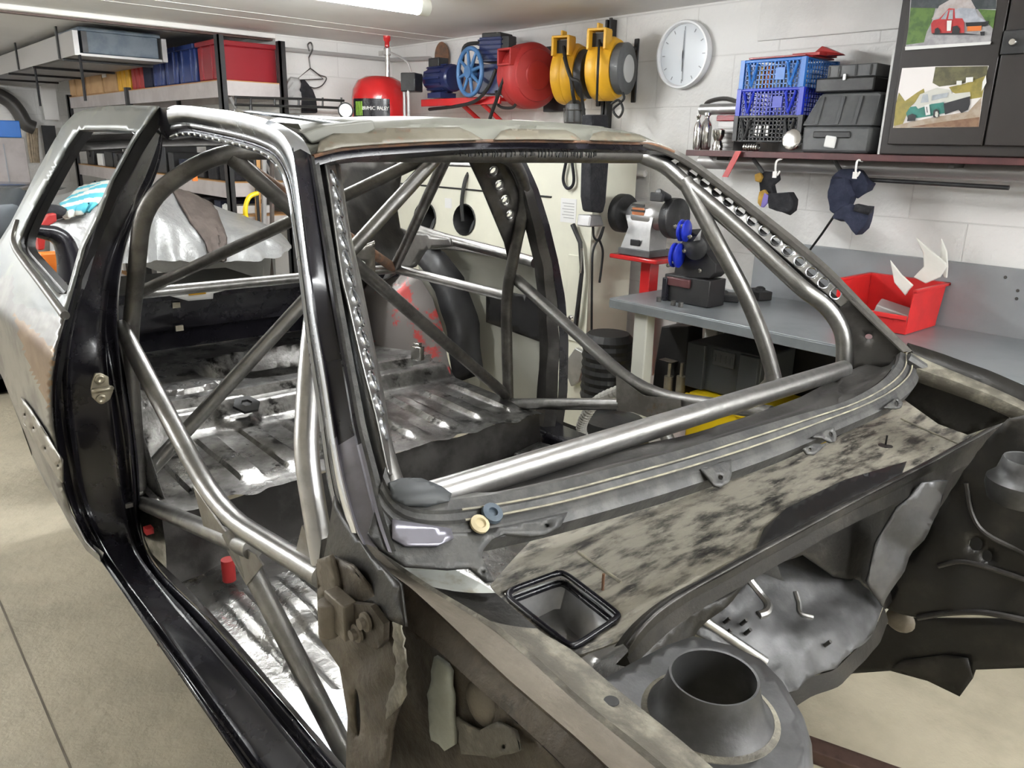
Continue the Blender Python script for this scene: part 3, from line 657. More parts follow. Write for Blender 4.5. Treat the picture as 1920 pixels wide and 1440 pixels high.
b = NB(); loft(b, [[Vector((x, 2.062+.01*math.sin(x*23), .618)) for x in [.56+.028*i for i in range(51)]], [Vector((x, 2.058, .53)) for x in (.56,1.96)], [Vector((x, 2.05, .41)) for x in (.55,1.97)]], 60, wob=.004); part('seat_riser', b, 'dark_steel', SH)

b = NB(); sheet(b, rag([(.60,1.02),(.75,1.0),(.80,1.18),(.74,1.34),(.66,1.40),(.575,1.34)], .01, .04), lambda x, y: Vector((x, y, front_z(x, y)+.006)), step=.04); part('bare_patch', b, 'shiny_steel', SH)
b = NB(); p = at(783,662,x=1.80); box(b, p, (.03,.05,.06), rotz(.3)); box(b, p+Vector((0,0,.035)), (.025,.03,.02), rotz(.3)); part('harness_bracket', b, 'chrome', SH, bevel=.003)
b = NB(); lathe(b, at(462,760,z=.70), (0,-.4,1), [(.05,0),(.048,.008),(.02,.012),(.018,.006),(0,.006)], 6); part('blanking_plug', b, 'black_rubber', SH)
# rear bulkhead
xs_ = [.50+.05*i for i in range(31)]
b = NB(); loft(b, [[Vector((x, y+.004*mnoise.noise(Vector((x*5, y*9, z))), z)) for x in xs_] for y, z in ((3.40,.735),(3.385,.78),(3.36,.83),(3.23,.855),(3.215,.88),(3.21,.93),(3.20,.985),(3.12,1.0),(3.10,1.03),(3.0,1.055),(3.0,1.02))], same=True); rb = part('rear_panel', b, 'black_paint', SH, smooth=30)
b = NB()
for u, v in ((336,615),(330,572)): box(b, at(u, v, y=3.2), (.03, .012, .022))
part('panel_clips', b, 'latch_zinc', rb)
b = NB(); sheet(b, [(303,551),(330,549),(370,545),(440,540),(400,550),(399,560),(353,564)], lambda u, v: at(u, v, y=2.99), step=10); pc = part('paper_tag', b, 'paper', SH, thick=.003, label='white paper sheet stuck to the rear panel')
b = NB(); sheet(b, [(353,546),(385,543),(386,551),(354,554)], lambda u, v: at(u, v, y=2.982), step=8); part('yellow_print', b, 'yellow_plastic', pc, thick=.002)
# ---- cowl: windscreen base flange, dash deck, scuttle tray
fut = [(723,873),(740,925),(790,940),(860,934),(960,920),(1065,898),(1182,867),(1273,843),(1390,808),(1500,776),(1590,750),(1655,712),(1682,682),(1688,660)]
flt = [(706,945),(735,985),(800,1000),(880,1000),(960,985),(1063,962),(1180,930),(1273,903),(1400,862),(1481,832),(1563,797),(1657,756),(1702,728),(1722,700),(1716,668)]
U_ = smooth_c(resample(smoothpath([on_win(*q) for q in fut], 5), 90)); L_ = smooth_c(resample(smoothpath([on_win(*q) for q in flt], 5), 90))
b = NB(); cs = []
for f, d in ((0,-.012),(.02,.0),(.30,.0),(.36,.004),(.42,.0),(.60,-.002),(.66,.0045),(.72,.0),(.90,.0),(1,-.004)): cs.append([p.lerp(q, f)+WIN[1]*d for p, q in zip(U_, L_)])
cs.append([p+Vector((0, -.004, -.012)) for p in L_]); cs.append([p+Vector((0, .006, -.035)) for p in L_])
loft(b, cs, same=True)
fl_o = part('screen_base_flange', b, 'flange_grey', SH, smooth=30)
b = NB()
for f in (.36, .66): tube(b, [p.lerp(q, f)+WIN[1]*.003 for p, q in zip(U_[8:], L_[8:])], .0018, n=6)
part('sealer_bead', b, 'flange_bead', fl_o)
def tab(pxs, hole, d=.004):
    b = NB(); sheet(b, pxs, lambda u, v: on_win(u, v, .002), holes=[ring2(*hole, 10)], step=6); return part('fixing_tab', b, 'flange_grey', fl_o, thick=.004)
tab([(1312,880),(1370,862),(1371,890),(1366,905),(1350,914),(1338,911),(1328,898)], (1350,896,5,5))
tab([(1520,820),(1562,800),(1568,818),(1566,828),(1556,830),(1540,822)], (1557,815,4,5))
tab([(1655,765),(1682,745),(1692,757),(1689,765),(1680,767)], (1680,757,4,6))
tab([(1505,842),(1525,832),(1548,834),(1535,846),(1527,853),(1512,852)], (1518,843,3,3))
b = NB(); sheet(b, [(706,945),(735,985),(800,1000),(880,1000),(960,985),(1063,962),(1050,988),(1020,1004),(993,1006),(945,1002),(922,1012),(905,1032),(902,1046),(924,1090),(912,1092),(880,1065),(840,1068),(760,1062),(712,1030),(690,1000)], lambda u, v: on_win(u, v, -.004), holes=[ring2(1024,987,5,4), ring2(905,1074,3,3)], step=13)
ck = part('cowl_corner', b, 'flange_grey', SH, thick=.006)
b = NB(); sheet(b, [(735,975),(800,985),(845,992),(850,1010),(820,1024),(760,1024),(735,1010)], lambda u, v: on_win(u, v, .003), step=14); part('cowl_swage', b, 'violet_grey', ck, thick=.004)
b = NB(); sheet(b, [(728,906),(752,897),(790,898),(826,912),(846,926),(842,940),(800,950),(760,948),(735,934)], lambda u, v: on_win(u, v, .003+.009*max(0, 1-((u-785)/58)**2-((v-923)/26)**2)), step=7); part('seam_filler', b, 'storage_grey', ck, thick=.003)
b = NB(); lathe(b, on_win(897, 986), WIN[1], [(.014,.003),(.014,.007),(.008,.009),(.006,.006),(0,.006)], 18); part('tan_grommet', b, 'tan_plug', ck)
b = NB(); lathe(b, on_win(920, 966), WIN[1], [(.016,.003),(.015,.009),(.007,.010),(.006,.006),(0,.006)], 18); part('blue_grommet', b, 'slate_blue', ck)
# deck behind the flange
dk = [(775,938),(870,915),(1000,885),(1130,850),(1292,815),(1400,782),(1500,745),(1600,692),(1650,668),(1690,650)]
DK = resample([at(u, v, z=1.06) for u, v in dk], 60); UU = [p-WIN[1]*.015 for p in resample(U_, 60)][4:]
b = NB(); loft(b, [DK, UU, ], 70); rows = []
b.free(); b = NB(); DK2 = resample(DK, 70); UU2 = resample(UU, 70)
for f in (0, .15, .3, .45, .6, .75, .9, 1): rows.append([p.lerp(q, f)+Vector((0, 0, .006*math.sin(f*9)*(1 if (i % 23) > 4 else -.6))) for i, (p, q) in enumerate(zip(DK2, UU2))])
rows.insert(0, [p+Vector((0, .01, -.05)) for p in DK2]); loft(b, rows, same=True); part('dash_deck', b, 'dark_steel', SH, smooth=35)
# scuttle tray with the square heater opening
tr = [(920,1100),(1000,1010),(1090,985),(1250,930),(1400,880),(1560,825),(1660,775),(1720,735),(1790,770),(1830,812),(1740,866),(1620,926),(1520,979),(1440,1022),(1370,1060),(1300,1098),(1230,1142),(1182,1192),(1080,1230),(1000,1190)]
oh = [(942,1112),(1046,1074),(1060,1075),(1158,1150),(1160,1158),(1078,1212),(1066,1210)]
TZ = .90
def tray3(u, v): p = at(u, v, z=TZ); p.z += .006*mnoise.noise(p*6); return p
b = NB(); sheet(b, tr, tray3, holes=[oh], step=14); ty = part('scuttle_tray', b, 'tray_dirt', SH, thick=.004)
O3 = [at(u, v, z=TZ+.004) for u, v in oh]; b = NB(); tube(b, fillet(O3+[O3[0], O3[1]], .03)[3:], .005, n=10, cap=False); tube(b, fillet([p+Vector((0,0,-.02)) for p in O3+[O3[0], O3[1]]], .03)[3:], .006, n=10, cap=False); part('opening_rim', b, 'black_paint', ty)
oc = sum(O3, Vector())/len(O3); b = NB(); loft(b, [[p-Vector((0,0,.01)) for p in O3+[O3[0]]], [p.lerp(oc, .04)-Vector((0,.0,.03)) for p in O3+[O3[0]]], [p.lerp(oc, .25)-Vector((0,-.01,.055)) for p in O3+[O3[0]]], [p.lerp(oc, .6)-Vector((0,0,.06)) for p in O3+[O3[0]]], [oc-Vector((0,-.01,.05)) for p in O3+[O3[0]]]], 36, wob=.012); part('duct_well', b, 'alu', ty)
b = NB(); tube(b, [at(1130,1106,z=TZ), at(1130,1106,z=TZ)+Vector((0,0,.03))], .0025, n=8); part('tray_stud', b, 'rust', ty)
b = NB(); tube(b, [at(1660,836,z=TZ), at(1660,836,z=TZ)+Vector((0,0,.028))], .0025, n=8); lathe(b, at(1660,838,z=TZ), (0,0,1), [(.02,.001),(.017,.004),(0,.004)], 14); part('tray_stud', b, 'dark_steel', ty)
for a, c in (((1085,1035),(1165,1092)), ((1690,785),(1800,835))): b = NB(); tube(b, [at(*a, z=TZ+.001), at(*c, z=TZ+.001)], .003, n=8); part('tray_seam', b, 'flange_bead', ty)
# end wall of the tray and the front lip
b = NB(); sheet(b, [(1690,745),(1722,700),(1800,728),(1900,770),(1888,790),(1815,815),(1760,795)], lambda u, v: at(u, v, pl=(Vector((2.02,.75,.95)), Vector((-1,.05,.12)).normalized())), step=16); part('tray_end_wall', b, 'engine_bay', SH, thick=.004)
cr = [(1172,1212),(1187,1185),(1232,1142),(1300,1100),(1370,1062),(1440,1024),(1520,981),(1620,928),(1740,868),(1840,814),(1895,784)]
CR = smooth_c(resample([at(u, v, y=.622) for u, v in cr], 70), 2)
lw = [(1185,1252),(1205,1228),(1255,1182),(1325,1136),(1400,1094),(1475,1050),(1545,1010),(1640,962),(1755,904),(1855,850),(1905,822)]
LW = smooth_c(resample([at(u, v, y=.612) for u, v in lw], 70), 2)
b = NB(); sheet(b, [(1415,1036),(1432,992),(1473,955),(1530,926),(1580,902),(1645,882),(1700,866),(1690,890),(1620,926),(1520,979),(1440,1022)], lambda u, v: at(u, v, z=TZ+.006), step=10); part('scuttle_ledge', b, 'black_satin', SH, thick=.003)
b = NB(); loft(b, [[p+Vector((0,.02,-.012)) for p in CR], [p+Vector((0,.004,.002)) for p in CR], [p+Vector((0,-.006,-.002)) for p in CR], [p+Vector((0,-.008,-.014)) for p in CR], [p.lerp(q, .5)+Vector((0,.003,0)) for p, q in zip(CR, LW)], LW, [p+Vector((0,.03,-.01)) for p in LW]], same=True, wob=.002); part('scuttle_front_wall', b, 'engine_bay', SH)
b = NB(); loft(b, [[p+Vector((0,-.0085,.003)) for p in CR], [p+Vector((0,-.002,.0045)) for p in CR]], same=True); part('scuttle_lip', b, 'dark_steel', SH, thick=.002)
# ---- engine bay
b = NB(); sheet(b, [(1180,1240),(1262,1172),(1330,1130),(1420,1076),(1510,1000),(1610,940),(1720,896),(1870,835),(1800,900),(1757,962),(1700,1060),(1655,1140),(1615,1092),(1560,1080),(1500,1038),(1440,1062),(1385,1102),(1300,1194),(1240,1252),(1205,1262)], lambda u, v: at(u, v, pl=(Vector((XC,.70,.75)), Vector((0,-.97,.24)).normalized()))+Vector((0,.02*mnoise.noise(Vector((u*.012, v*.012, 3))),0)), step=13); part('bulkhead', b, 'engine_bay', SH, thick=.004)
n1 = Vector((0,-.1,.148)).normalized(); F1P = (Vector((XC,.595,.6)), n1)
def toe(u, v):
    p = at(u, v, pl=F1P); return p+Vector((0, -.0, .018*mnoise.noise(Vector((u*.011, v*.013, 7)))+.006*mnoise.noise(Vector((u*.04, v*.04, 1)))))
b = NB(); sheet(b, [(1300,1190),(1385,1098),(1440,1058),(1500,1035),(1560,1075),(1610,1085),(1655,1137),(1641,1173),(1630,1195),(1613,1213),(1590,1228),(1567,1250),(1545,1256),(1513,1270),(1495,1288),(1473,1297),(1440,1262),(1370,1240)], toe, step=12); tp = part('toe_panel', b, 'engine_light', SH, thick=.005)
b = NB(); tube(b, smoothpath([toe(u, v)+n1*.004 for u, v in ((1402,1090),(1425,1115),(1438,1138),(1434,1153),(1420,1156))], 5), .009, n=8); part('pressed_rib', b, 'tube_bright', tp); b = NB(); tube(b, smoothpath([toe(u, v)+n1*.004 for u, v in ((1490,1105),(1497,1125),(1500,1145),(1522,1160))], 5), .006, n=8); part('pressed_rib', b, 'tube_bright', tp)
b = NB(); P, Q = toe(1316,1177)+n1*.006, toe(1432,1238)+n1*.006; cyl(b, P, Q, .010, n=12); part('lower_bar', b, 'tube_bright', tp)
for u, v in ((1357,1174),(1359,1194),(1388,1175),(1395,1193),(1544,1215)): b = NB(); p = toe(u, v); cyl(b, p, p+n1*.022, .004, n=10); part('weld_stud', b, 'dark_steel', tp)
b = NB(); lo_ = [toe(u, v) for u, v in ((1655,1137),(1641,1173),(1613,1213),(1567,1250),(1513,1270),(1473,1297))]; loft(b, [lo_, [p+Vector((.0,-.015,-.03)) for p in lo_], [p+Vector((0,.03,-.06)) for p in lo_]], 26, wob=.006); part('toe_lip', b, 'engine_bay', tp)
LEGP = (Vector((1.72,.6,.8)), Vector((-.5,-.8,.15)).normalized())
b = NB(); sheet(b, [(1655,1137),(1618,1088),(1640,1020),(1680,950),(1730,905),(1775,900),(1757,960),(1728,1010),(1697,1057),(1675,1100)], lambda u, v: at(u, v, pl=LEGP)+Vector((0,.012*mnoise.noise(Vector((u*.02, v*.02, 9))),0)), step=12); part('chassis_leg_panel', b, 'engine_light', SH, thick=.005)
IWP = (Vector((1.86,.5,.8)), Vector((-1,-.12,.1)).normalized())
b = NB(); sheet(b, [(1655,1137),(1675,1100),(1697,1057),(1757,960),(1800,895),(1850,825),(1890,785),(1960,770),(1960,1172),(1880,1156),(1830,1150),(1770,1150),(1720,1157),(1690,1150)], lambda u, v: at(u, v, pl=IWP)+Vector((.012*mnoise.noise(Vector((u*.012, v*.015, 4))),0,0)), holes=[ring2(1829,1020,13,13), ring2(1850,1043,10,11)], step=14); iw = part('far_inner_wing', b, 'engine_bay', SH, thick=.005)
b = NB()
tube(b, smoothpath([at(u, v, pl=IWP)+Vector((-.006,0,0)) for u, v in ((1722,1157),(1770,1149),(1830,1146),(1880,1152),(1950,1167))], 5), .007, n=8)
tube(b, smoothpath([at(u, v, pl=IWP)+Vector((-.004,0,0)) for u, v in ((1760,1060),(1800,1052),(1850,1062),(1950,1095))], 5), .006, n=8)
tube(b, smoothpath([at(u, v, pl=IWP)+Vector((-.004,0,0)) for u, v in ((1812,905),(1822,960),(1850,1000),(1930,1040))], 5), .006, n=8); part('wing_swage', b, 'dark_steel', iw)
b = NB(); ball(b, at(1688,1163,x=1.84), .04, (.5,.9,.75), 14); part('sealer_lump', b, 'rail_tan', iw)
b = NB(); sheet(b, [(1480,1300),(1540,1262),(1600,1222),(1640,1178),(1700,1158),(1960,1160),(1960,1250),(1830,1255),(1824,1272),(1800,1305),(1740,1276),(1670,1257),(1600,1262),(1560,1280)], lambda u, v: at(u, v, x=2.03), step=16); part('far_outer_wing', b, 'engine_bay', SH, thick=.006)
b = NB(); sheet(b, [(1672,1252),(1690,1238),(1770,1228),(1815,1234),(1824,1272),(1800,1303),(1740,1276)], lambda u, v: at(u, v, x=2.015), step=16); part('wing_patch', b, 'engine_bay', SH, thick=.004)
# far wing rail and strut turret
b = NB(); t0 = [(1700,648),(1770,668),(1850,697),(1960,745)]; t1 = [(1706,662),(1775,690),(1850,722),(1960,775)]; t2 = [(1720,690),(1780,712),(1850,738),(1960,790)]
loft(b, [[at(u, v, x=2.10) for u, v in t0], [at(u, v, x=2.08)+Vector((0,0,.004)) for u, v in t0], [at(u, v, x=2.03) for u, v in t1]], 30, wob=.003); part('far_wing_rail', b, 'engine_bay', SH, thick=.004)
b = NB(); loft(b, [[at(u, v, x=2.03) for u, v in t1], [at(u, v, x=1.99) for u, v in t2], [at(u, v+25, x=1.985) for u, v in t2]], 30, wob=.003)
part('far_rail_ledge', b, 'rail_cream', SH, thick=.003)
b = NB(); tube(b, [on_win(1700,672,.004), on_win(1730,690,.006), on_win(1756,715,-.01), on_win(1766,722,-.02)], [.016,.014,.012,.006], n=8); part('far_cowl_bracket', b, 'flange_grey', SH)
fc = mir(at(1340,1278,z=1.0)); fc.z = 1.0
def turret(c, sx):
    q = c.copy(); b = NB(); lathe(b, q, (0,0,1), [(.06,-.09),(.070,-.06),(.069,-.045),(.062,-.038),(.054,-.03),(.050,-.014),(.047,0),(.0455,.0035),(.043,.002),(.041,-.02),(.040,-.07)], 44); return b
b = turret(fc, 1); part('far_strut_turret', b, 'engine_light', SH)
# near strut turret
nc = at(1338,1272,z=1.0)
b = NB(); lathe(b, nc, (0,0,1), [(.077,-.050),(.073,-.045),(.063,-.034),(.0565,-.014),(.0535,.0),(.0525,.004),(.0495,.0035),(.048,-.02),(.047,-.085)], 56); st = part('strut_turret', b, 'engine_light', SH)
b = NB(); lathe(b, nc, (0,0,1), [(.083,-.052),(.0815,-.049),(.0755,-.047),(.0745,-.046)], 56); part('turret_seam', b, 'rail_cream', st)
b = NB(); lathe(b, nc, (0,0,1), [(.06,-.12),(.03,-.125),(0,-.125)], 30); part('turret_floor', b, 'engine_bay', st)
ZT = nc.z-.052
pt = [(1120,1282),(1185,1245),(1250,1212),(1300,1195),(1370,1212),(1425,1238),(1462,1278),(1492,1330),(1505,1375),(1508,1420),(1506,1470),(1300,1480),(1230,1425),(1170,1340)]
ch = []
for i in range(30):
    a = 2*math.pi*i/30; p = nc+Vector((math.cos(a)*.052, math.sin(a)*.052, -.052))-EYE; z = p.dot(FW); ch.append((960+CAM_F*p.dot(RT)/z, 720-CAM_F*p.dot(UP)/z))
b = NB(); sheet(b, pt, lambda u, v: at(u, v, z=ZT), holes=[ch], step=18); part('turret_top', b, 'engine_light', SH, thick=.004)
oe = [at(u, v, z=ZT) for u, v in ((1370,1212),(1425,1238),(1462,1278),(1492,1330),(1505,1375),(1508,1420),(1506,1470))]; oo = [(p-nc).normalized() for p in oe]
b = NB(); loft(b, [[p for p in oe], [p+Vector((d.x,d.y,0))*.006+Vector((0,0,-.002)) for p, d in zip(oe, oo)], [p+Vector((d.x,d.y,0))*.013+Vector((0,0,-.012)) for p, d in zip(oe, oo)], [p+Vector((d.x,d.y,0))*.014+Vector((0,0,-.12)) for p, d in zip(oe, oo)], [p+Vector((d.x,d.y,0))*.014+Vector((0,0,-.3)) for p, d in zip(oe, oo)]], 40); part('turret_side', b, 'engine_light', SH)
# ---- near wing rail, inner wing and hinge post
K1 = [at(u, v, x=.455) for u, v in ((655,1070),(690,1110),(740,1157),(817,1217),(920,1310),(1023,1403),(1060,1440),(1115,1495))]
K2 = [at(u, v, x=.47) for u, v in ((650,1010),(700,1050),(777,1107),(853,1180),(960,1280),(1080,1383),(1140,1440),(1200,1495))]
K3 = [at(u, v, z=1.052-.004*i) for i, (u, v) in enumerate(((690,1010),(750,1068),(847,1127),(927,1177),(1007,1240),(1100,1323),(1180,1390),(1240,1440),(1300,1490)))]
K4 = [at(u, v, z=1.040-.008*i) for i, (u, v) in enumerate(((800,1040),(920,1098),(1020,1188),(1073,1215),(1173,1300),(1280,1390),(1340,1440),(1400,1490)))]
k1, k2, k3, k4 = [smooth_c(resample(k, 60)) for k in (K1, K2, K3, K4)]
b = NB(); loft(b, [[p+Vector((.04, .03, .0)) for p in k1], k1, [p.lerp(q, .5)+Vector((-.004,-.002,0)) for p, q in zip(k1, k2)], [p.lerp(q, .93) for p, q in zip(k1, k2)], [q+Vector((-.002,0,.003)) for q in k2], [p.lerp(q, .15) for p, q in zip(k2, k3)], [p.lerp(q, .6)-Vector((0,0,.003)) for p, q in zip(k2, k3)], [p.lerp(q, .9) for p, q in zip(k2, k3)]], same=True, wob=.0015); b.faces.ensure_lookup_table()
for k, f in enumerate(b.faces): f.material_index = 1 if k < 59*4 else 0
wr = part('wing_rail', b, ['rail_tan', 'post_brown'], SH)
b = NB(); loft(b, [[p.lerp(q, .88) for p, q in zip(k2, k3)], [p+Vector((0,0,.005)) for p in k3], [p.lerp(q, .06)+Vector((0,0,.002)) for p, q in zip(k3, k4)]], same=True, wob=.002); part('rail_crest', b, 'rail_cream', wr)
b = NB(); cs = [[p.lerp(q, f)-Vector((0,0,.004*math.sin(f*math.pi))) for p, q in zip(k3, k4)] for f in (.06,.2,.4,.6,.8,.96)]; cs.append([p+Vector((.01,0,-.02)) for p in k4]); loft(b, cs, same=True, wob=.002)
b.faces.ensure_lookup_table()
for k, f in enumerate(b.faces):
    i = k % 59; f.material_index = 1 if i < 15 else (2 if i < 25 else 0)
part('rail_shelf', b, ['rail_cream', 'white_paint', 'engine_bay'], wr)
b = NB(); ph = at(1146,1318,z=1.012); lathe(b, ph, (0,0,1), [(.009,.002),(.0085,.003),(.0,.0031)], 18); part('shelf_hole', b, 'black_rubber', wr)
b = NB(); sheet(b, [(700,1130),(740,1150),(817,1210),(1060,1435),(1120,1500),(690,1500),(700,1300)], lambda u, v: at(u, v, x=.50+.008*mnoise.noise(Vector((u*.012, v*.012, 2)))), step=14); iwn = part('inner_wing', b, 'post_brown', SH, thick=.005)
b = NB(); sheet(b, rag([(817,1228),(848,1258),(850,1330),(856,1395),(836,1404),(812,1385),(806,1300)], 2.5, 14), lambda u, v: at(u, v, x=.488), step=10); part('mint_patch', b, 'mint_paint', iwn, thick=.006)
b = NB(); sheet(b, rag([(856,1345),(900,1370),(935,1352),(968,1370),(975,1405),(930,1420),(870,1415)], 3, 14), lambda u, v: at(u, v, x=.486), holes=[ring2(952,1352,6,7), ring2(946,1399,4,5)], step=10); part('torn_flange', b, 'rail_cream', iwn, thick=.004)
b = NB(); ball(b, at(905,1320,x=.50), .03, (.35,1,1.0), 16); part('grommet_boss', b, 'rail_tan', iwn)
b = NB(); sheet(b, [(596,1056),(622,1040),(660,1060),(705,1115),(748,1160),(738,1188),(752,1228),(757,1270),(753,1310),(736,1370),(722,1500),(650,1500),(655,1340),(640,1250),(602,1195)], lambda u, v: at(u, v, x=.43+.006*mnoise.noise(Vector((u*.02, v*.02, 6)))), holes=[ring2(672,1335,7,46, 18, -.05)], step=12); hp = part('hinge_post', b, 'post_brown', SH, thick=.006)
b = NB(); loft(b, [[at(u, v, x=.44) for u, v in ((598,1050),(602,1195),(642,1250),(657,1340),(652,1500))], [at(u, v, x=.44)+Vector((.03,.05,0)) for u, v in ((598,1050),(602,1195),(642,1250),(657,1340),(652,1500))], [at(u, v, x=.44)+Vector((.13,.06,0)) for u, v in ((598,1050),(602,1195),(642,1250),(657,1340),(652,1500))]], 24); part('post_return', b, 'dark_steel', SH)
b = NB(); sheet(b, rag([(738,1168),(752,1164),(757,1200),(762,1250),(760,1300),(745,1330),(728,1350),(722,1320),(738,1290),(744,1250),(738,1200)], 3, 9), lambda u, v: at(u, v, x=.421), step=8); part('primer_edge', b, 'rail_cream', hp, thick=.003)
b = NB(); sheet(b, [(652,1128),(700,1134),(725,1168),(724,1202),(712,1216),(668,1190),(640,1170)], lambda u, v: at(u, v, x=.418), step=10); hg = part('door_hinge', b, 'post_brown', hp, thick=.008, bevel=.002)
b = NB(); cyl(b, at(616,1128,x=.40), at(618,1188,x=.40), .014); bx0 = at(640,1150,x=.41); box(b, bx0, (.02,.05,.05)); part('hinge_knuckle', b, 'rail_tan', hp, bevel=.002)
b = NB()
for u, v in ((688,1165),(672,1186)): lathe(b, at(u, v, x=.412), (-1,0,0), [(.012,0),(.012,.004),(.007,.005),(.007,.011),(.0,.011)], 16)
part('hinge_bolt', b, 'rail_tan', hp)
b = NB(); sheet(b, [(628,930),(645,965),(668,1000),(700,1045),(752,1095),(762,1175),(738,1165),(700,1138),(655,1130),(618,1110),(606,1062),(618,1000)], lambda u, v: at(u, v, x=.468-.0002*(v-930)), step=12); part('pillar_foot', b, 'engine_bay', SH, thick=.004)
b = NB(); sheet(b, [(598,1048),(622,1040),(634,1078),(640,1108),(600,1118)], lambda u, v: at(u, v, x=.425), step=10); part('rusty_bracket', b, 'rail_tan', SH, thick=.006)

# ---- roll cage: the main hoop carries every other tube
TR = .0215
Nf = Vector((.553,2.235,.63)); Nm = Vector((.575,2.237,1.05)); Nb = Vector((.612,2.09,1.45)); Nt = Vector((.77,1.995,1.572))
b = NB(); tube(b, [Nf, Nm, Nb, Nt, mir(Nt), mir(Nb), mir(Nm), mir(Nf)], TR, [0,.10,.09,.10,.10,.09,.10,0], n=20); CG = part('roll_cage', b, 'tube_dark', SH)
def cage(pts, m='tube_steel', r=TR, rad=0, name='cage_tube'):
    b = NB(); tube(b, pts, r, rad, n=18); return part(name, b, m, CG)
T1 = Vector((.80,2.0,1.562)); T2 = at(836,288,y=2.0)
cage([T1, mir(Nf)+Vector((-.01,.0,.02))], 'tube_dark'); cage([T2+Vector((0,.03,0)), Nf+Vector((.02,.035,.02))], 'tube_steel')
Sf = Vector((1.75,2.737,1.105)); Sn = mir(Sf)
cage([Sn, Sf], 'tube_steel', .019); cage([Sf, T2+Vector((.03,.03,0))], 'tube_dark', .019); cage([Sn, T2+Vector((-.02,.03,0))], 'tube_dark', .019); cage([Sf, T1+Vector((.01,.04,0))], 'rust', .019)
cage([Sf, mir(Nm)], 'tube_bright', .019); cage([Sn, Nm], 'tube_steel', .019)
Nu = at(226,612,x=.553); Bd = Vector((.544,1.565,.822)); De = Vector((.545,1.10,.885))
for s in (0, 1):
    M = mir if s else (lambda p: Vector(p))
    cage([M(Nu), M(Bd), M(De)], 'tube_steel', TR, .16, 'door_bar')
    cage([at(962,757,x=1.944), at(1166,758,x=1.944)] if s else [at(258,938,x=.556), at(474,1030,x=.552)], 'tube_steel', TR, 0, 'door_bar')
    cage([M(Vector((.548,1.52,.80))), M(Vector((.615,1.17,.405)))], 'tube_steel', TR, 0, 'door_bar')
gp = [(1155,704),(1156,770),(1187,773),(1229,788),(1276,770),(1276,750),(1206,742)]
for s in (1,):
    P = [at(u, v, x=1.925) for u, v in gp]
    b = NB(); slab(b, P, (.004, 0, 0)); part('gusset', b, 'gusset_steel', CG, smooth=False)
# triangular web under the near bar and by the front leg
b = NB(); slab(b, [at(u, v, x=.54) for u, v in ((362,912),(385,1000),(425,1030),(462,1098),(492,1060),(478,1040),(430,1010))], (.004,0,0)); part('gusset', b, 'gusset_steel', CG, smooth=False); b = NB(); slab(b, [at(u, v, x=.545) for u, v in ((566,985),(574,1000),(590,1065),(550,1052))], (.004,0,0)); part('gusset', b, 'gusset_steel', CG, smooth=False)
# front hoop: header bar with both pillar legs
fa = [(1247,312),(1285,345),(1335,387),(1397,441),(1460,500),(1505,541),(1547,575),(1574,612),(1583,645),(1583,690)]
FA = [on_win(*q, off=-.04) for q in fa[:6]]; e = FA[-1]; FA += [at(1547,573,x=e.x+.045), at(1574,610,x=e.x+.07), at(1583,645,x=e.x+.075), at(1582,700,x=e.x+.075)]
FA = [FA[0]+Vector((-.05,.045,.028))]+FA
NA = [on_win(u, v, off=-.08) for u, v in ((742,940),(730,905),(716,860),(700,790),(685,710),(668,620),(650,530),(634,430),(622,350),(616,310))]
cage(smoothpath(NA+[mir(FA[0])], 4)+[FA[0]+Vector((-.04,.012,.004))]+smoothpath(FA, 4), 'tube_steel', TR, 0, 'front_hoop')
b = NB(); P = FA[0]+Vector((0,.0,.001)); tube(b, [mir(P)+Vector((.02,0,0)), P-Vector((.02,0,0))], TR+.0012, n=18); part('header_bar', b, 'tube_dark', CG)
yb_ = P.y-TR-.0022; zh = P.z
Rf = Matrix(((1,0,0),(0,0,-1),(0,1,0)))
c = Vector((at(694, 294, y=yb_).x, yb_, zh)); text('marker_note', 'AMO', .026, c, Rf, 'black_rubber', CG, .0004)
b = NB(); x0 = at(655, 294, y=yb_).x; tube(b, [Vector((x0+.024*math.cos(k*math.pi/10), yb_, zh+.011*math.sin(k*math.pi/10))) for k in range(20)], .0012, n=6, closed=True); part('marker_loop', b, 'black_rubber', CG)
b = NB(); x0 = at(856, 294, y=yb_).x; x1 = at(1120, 294, y=yb_).x; rr_ = random.Random(3); x = x0   # smudged, unreadable mill print
while x < x1:
    h_ = rr_.uniform(.004, .010); bx(b, x, x+rr_.uniform(.0015, .006), yb_-.0004, yb_+.002, zh-h_, zh+h_*rr_.uniform(.3, 1)); x += rr_.uniform(.004, .016)
part('mill_print', b, 'black_rubber', CG, smooth=False)
Pd = at(1583,692,x=1.895); Qd = at(850,917,y=Pd.y)
cage([Pd, Qd+(Qd-Pd).normalized()*.06], 'tube_bright', TR+.001, 0, 'dash_bar')
# front leg braces
fb = [FA[2]+Vector((0,.004,.01)), at(1345,455,x=1.84), at(1395,548,x=1.88), at(1432,640,x=1.925), at(1455,722,x=1.945)]
cage(smoothpath(fb, 5), 'tube_steel', TR, 0, 'leg_brace')
nb_ = [at(606,480,x=.70), at(596,560,x=.68), at(584,660,x=.64), at(577,760,x=.60), at(575,850,x=.572), at(588,945,x=.562), at(607,1055,x=.556)]
cage(smoothpath(nb_, 5), 'tube_bright', TR, 0, 'leg_brace')
b = NB(); slab(b, [at(u, v, x=1.94) for u, v in ((1434,698),(1432,712),(1408,735),(1460,735))], (.004,0,0)); part('gusset', b, 'gusset_steel', CG, smooth=False)
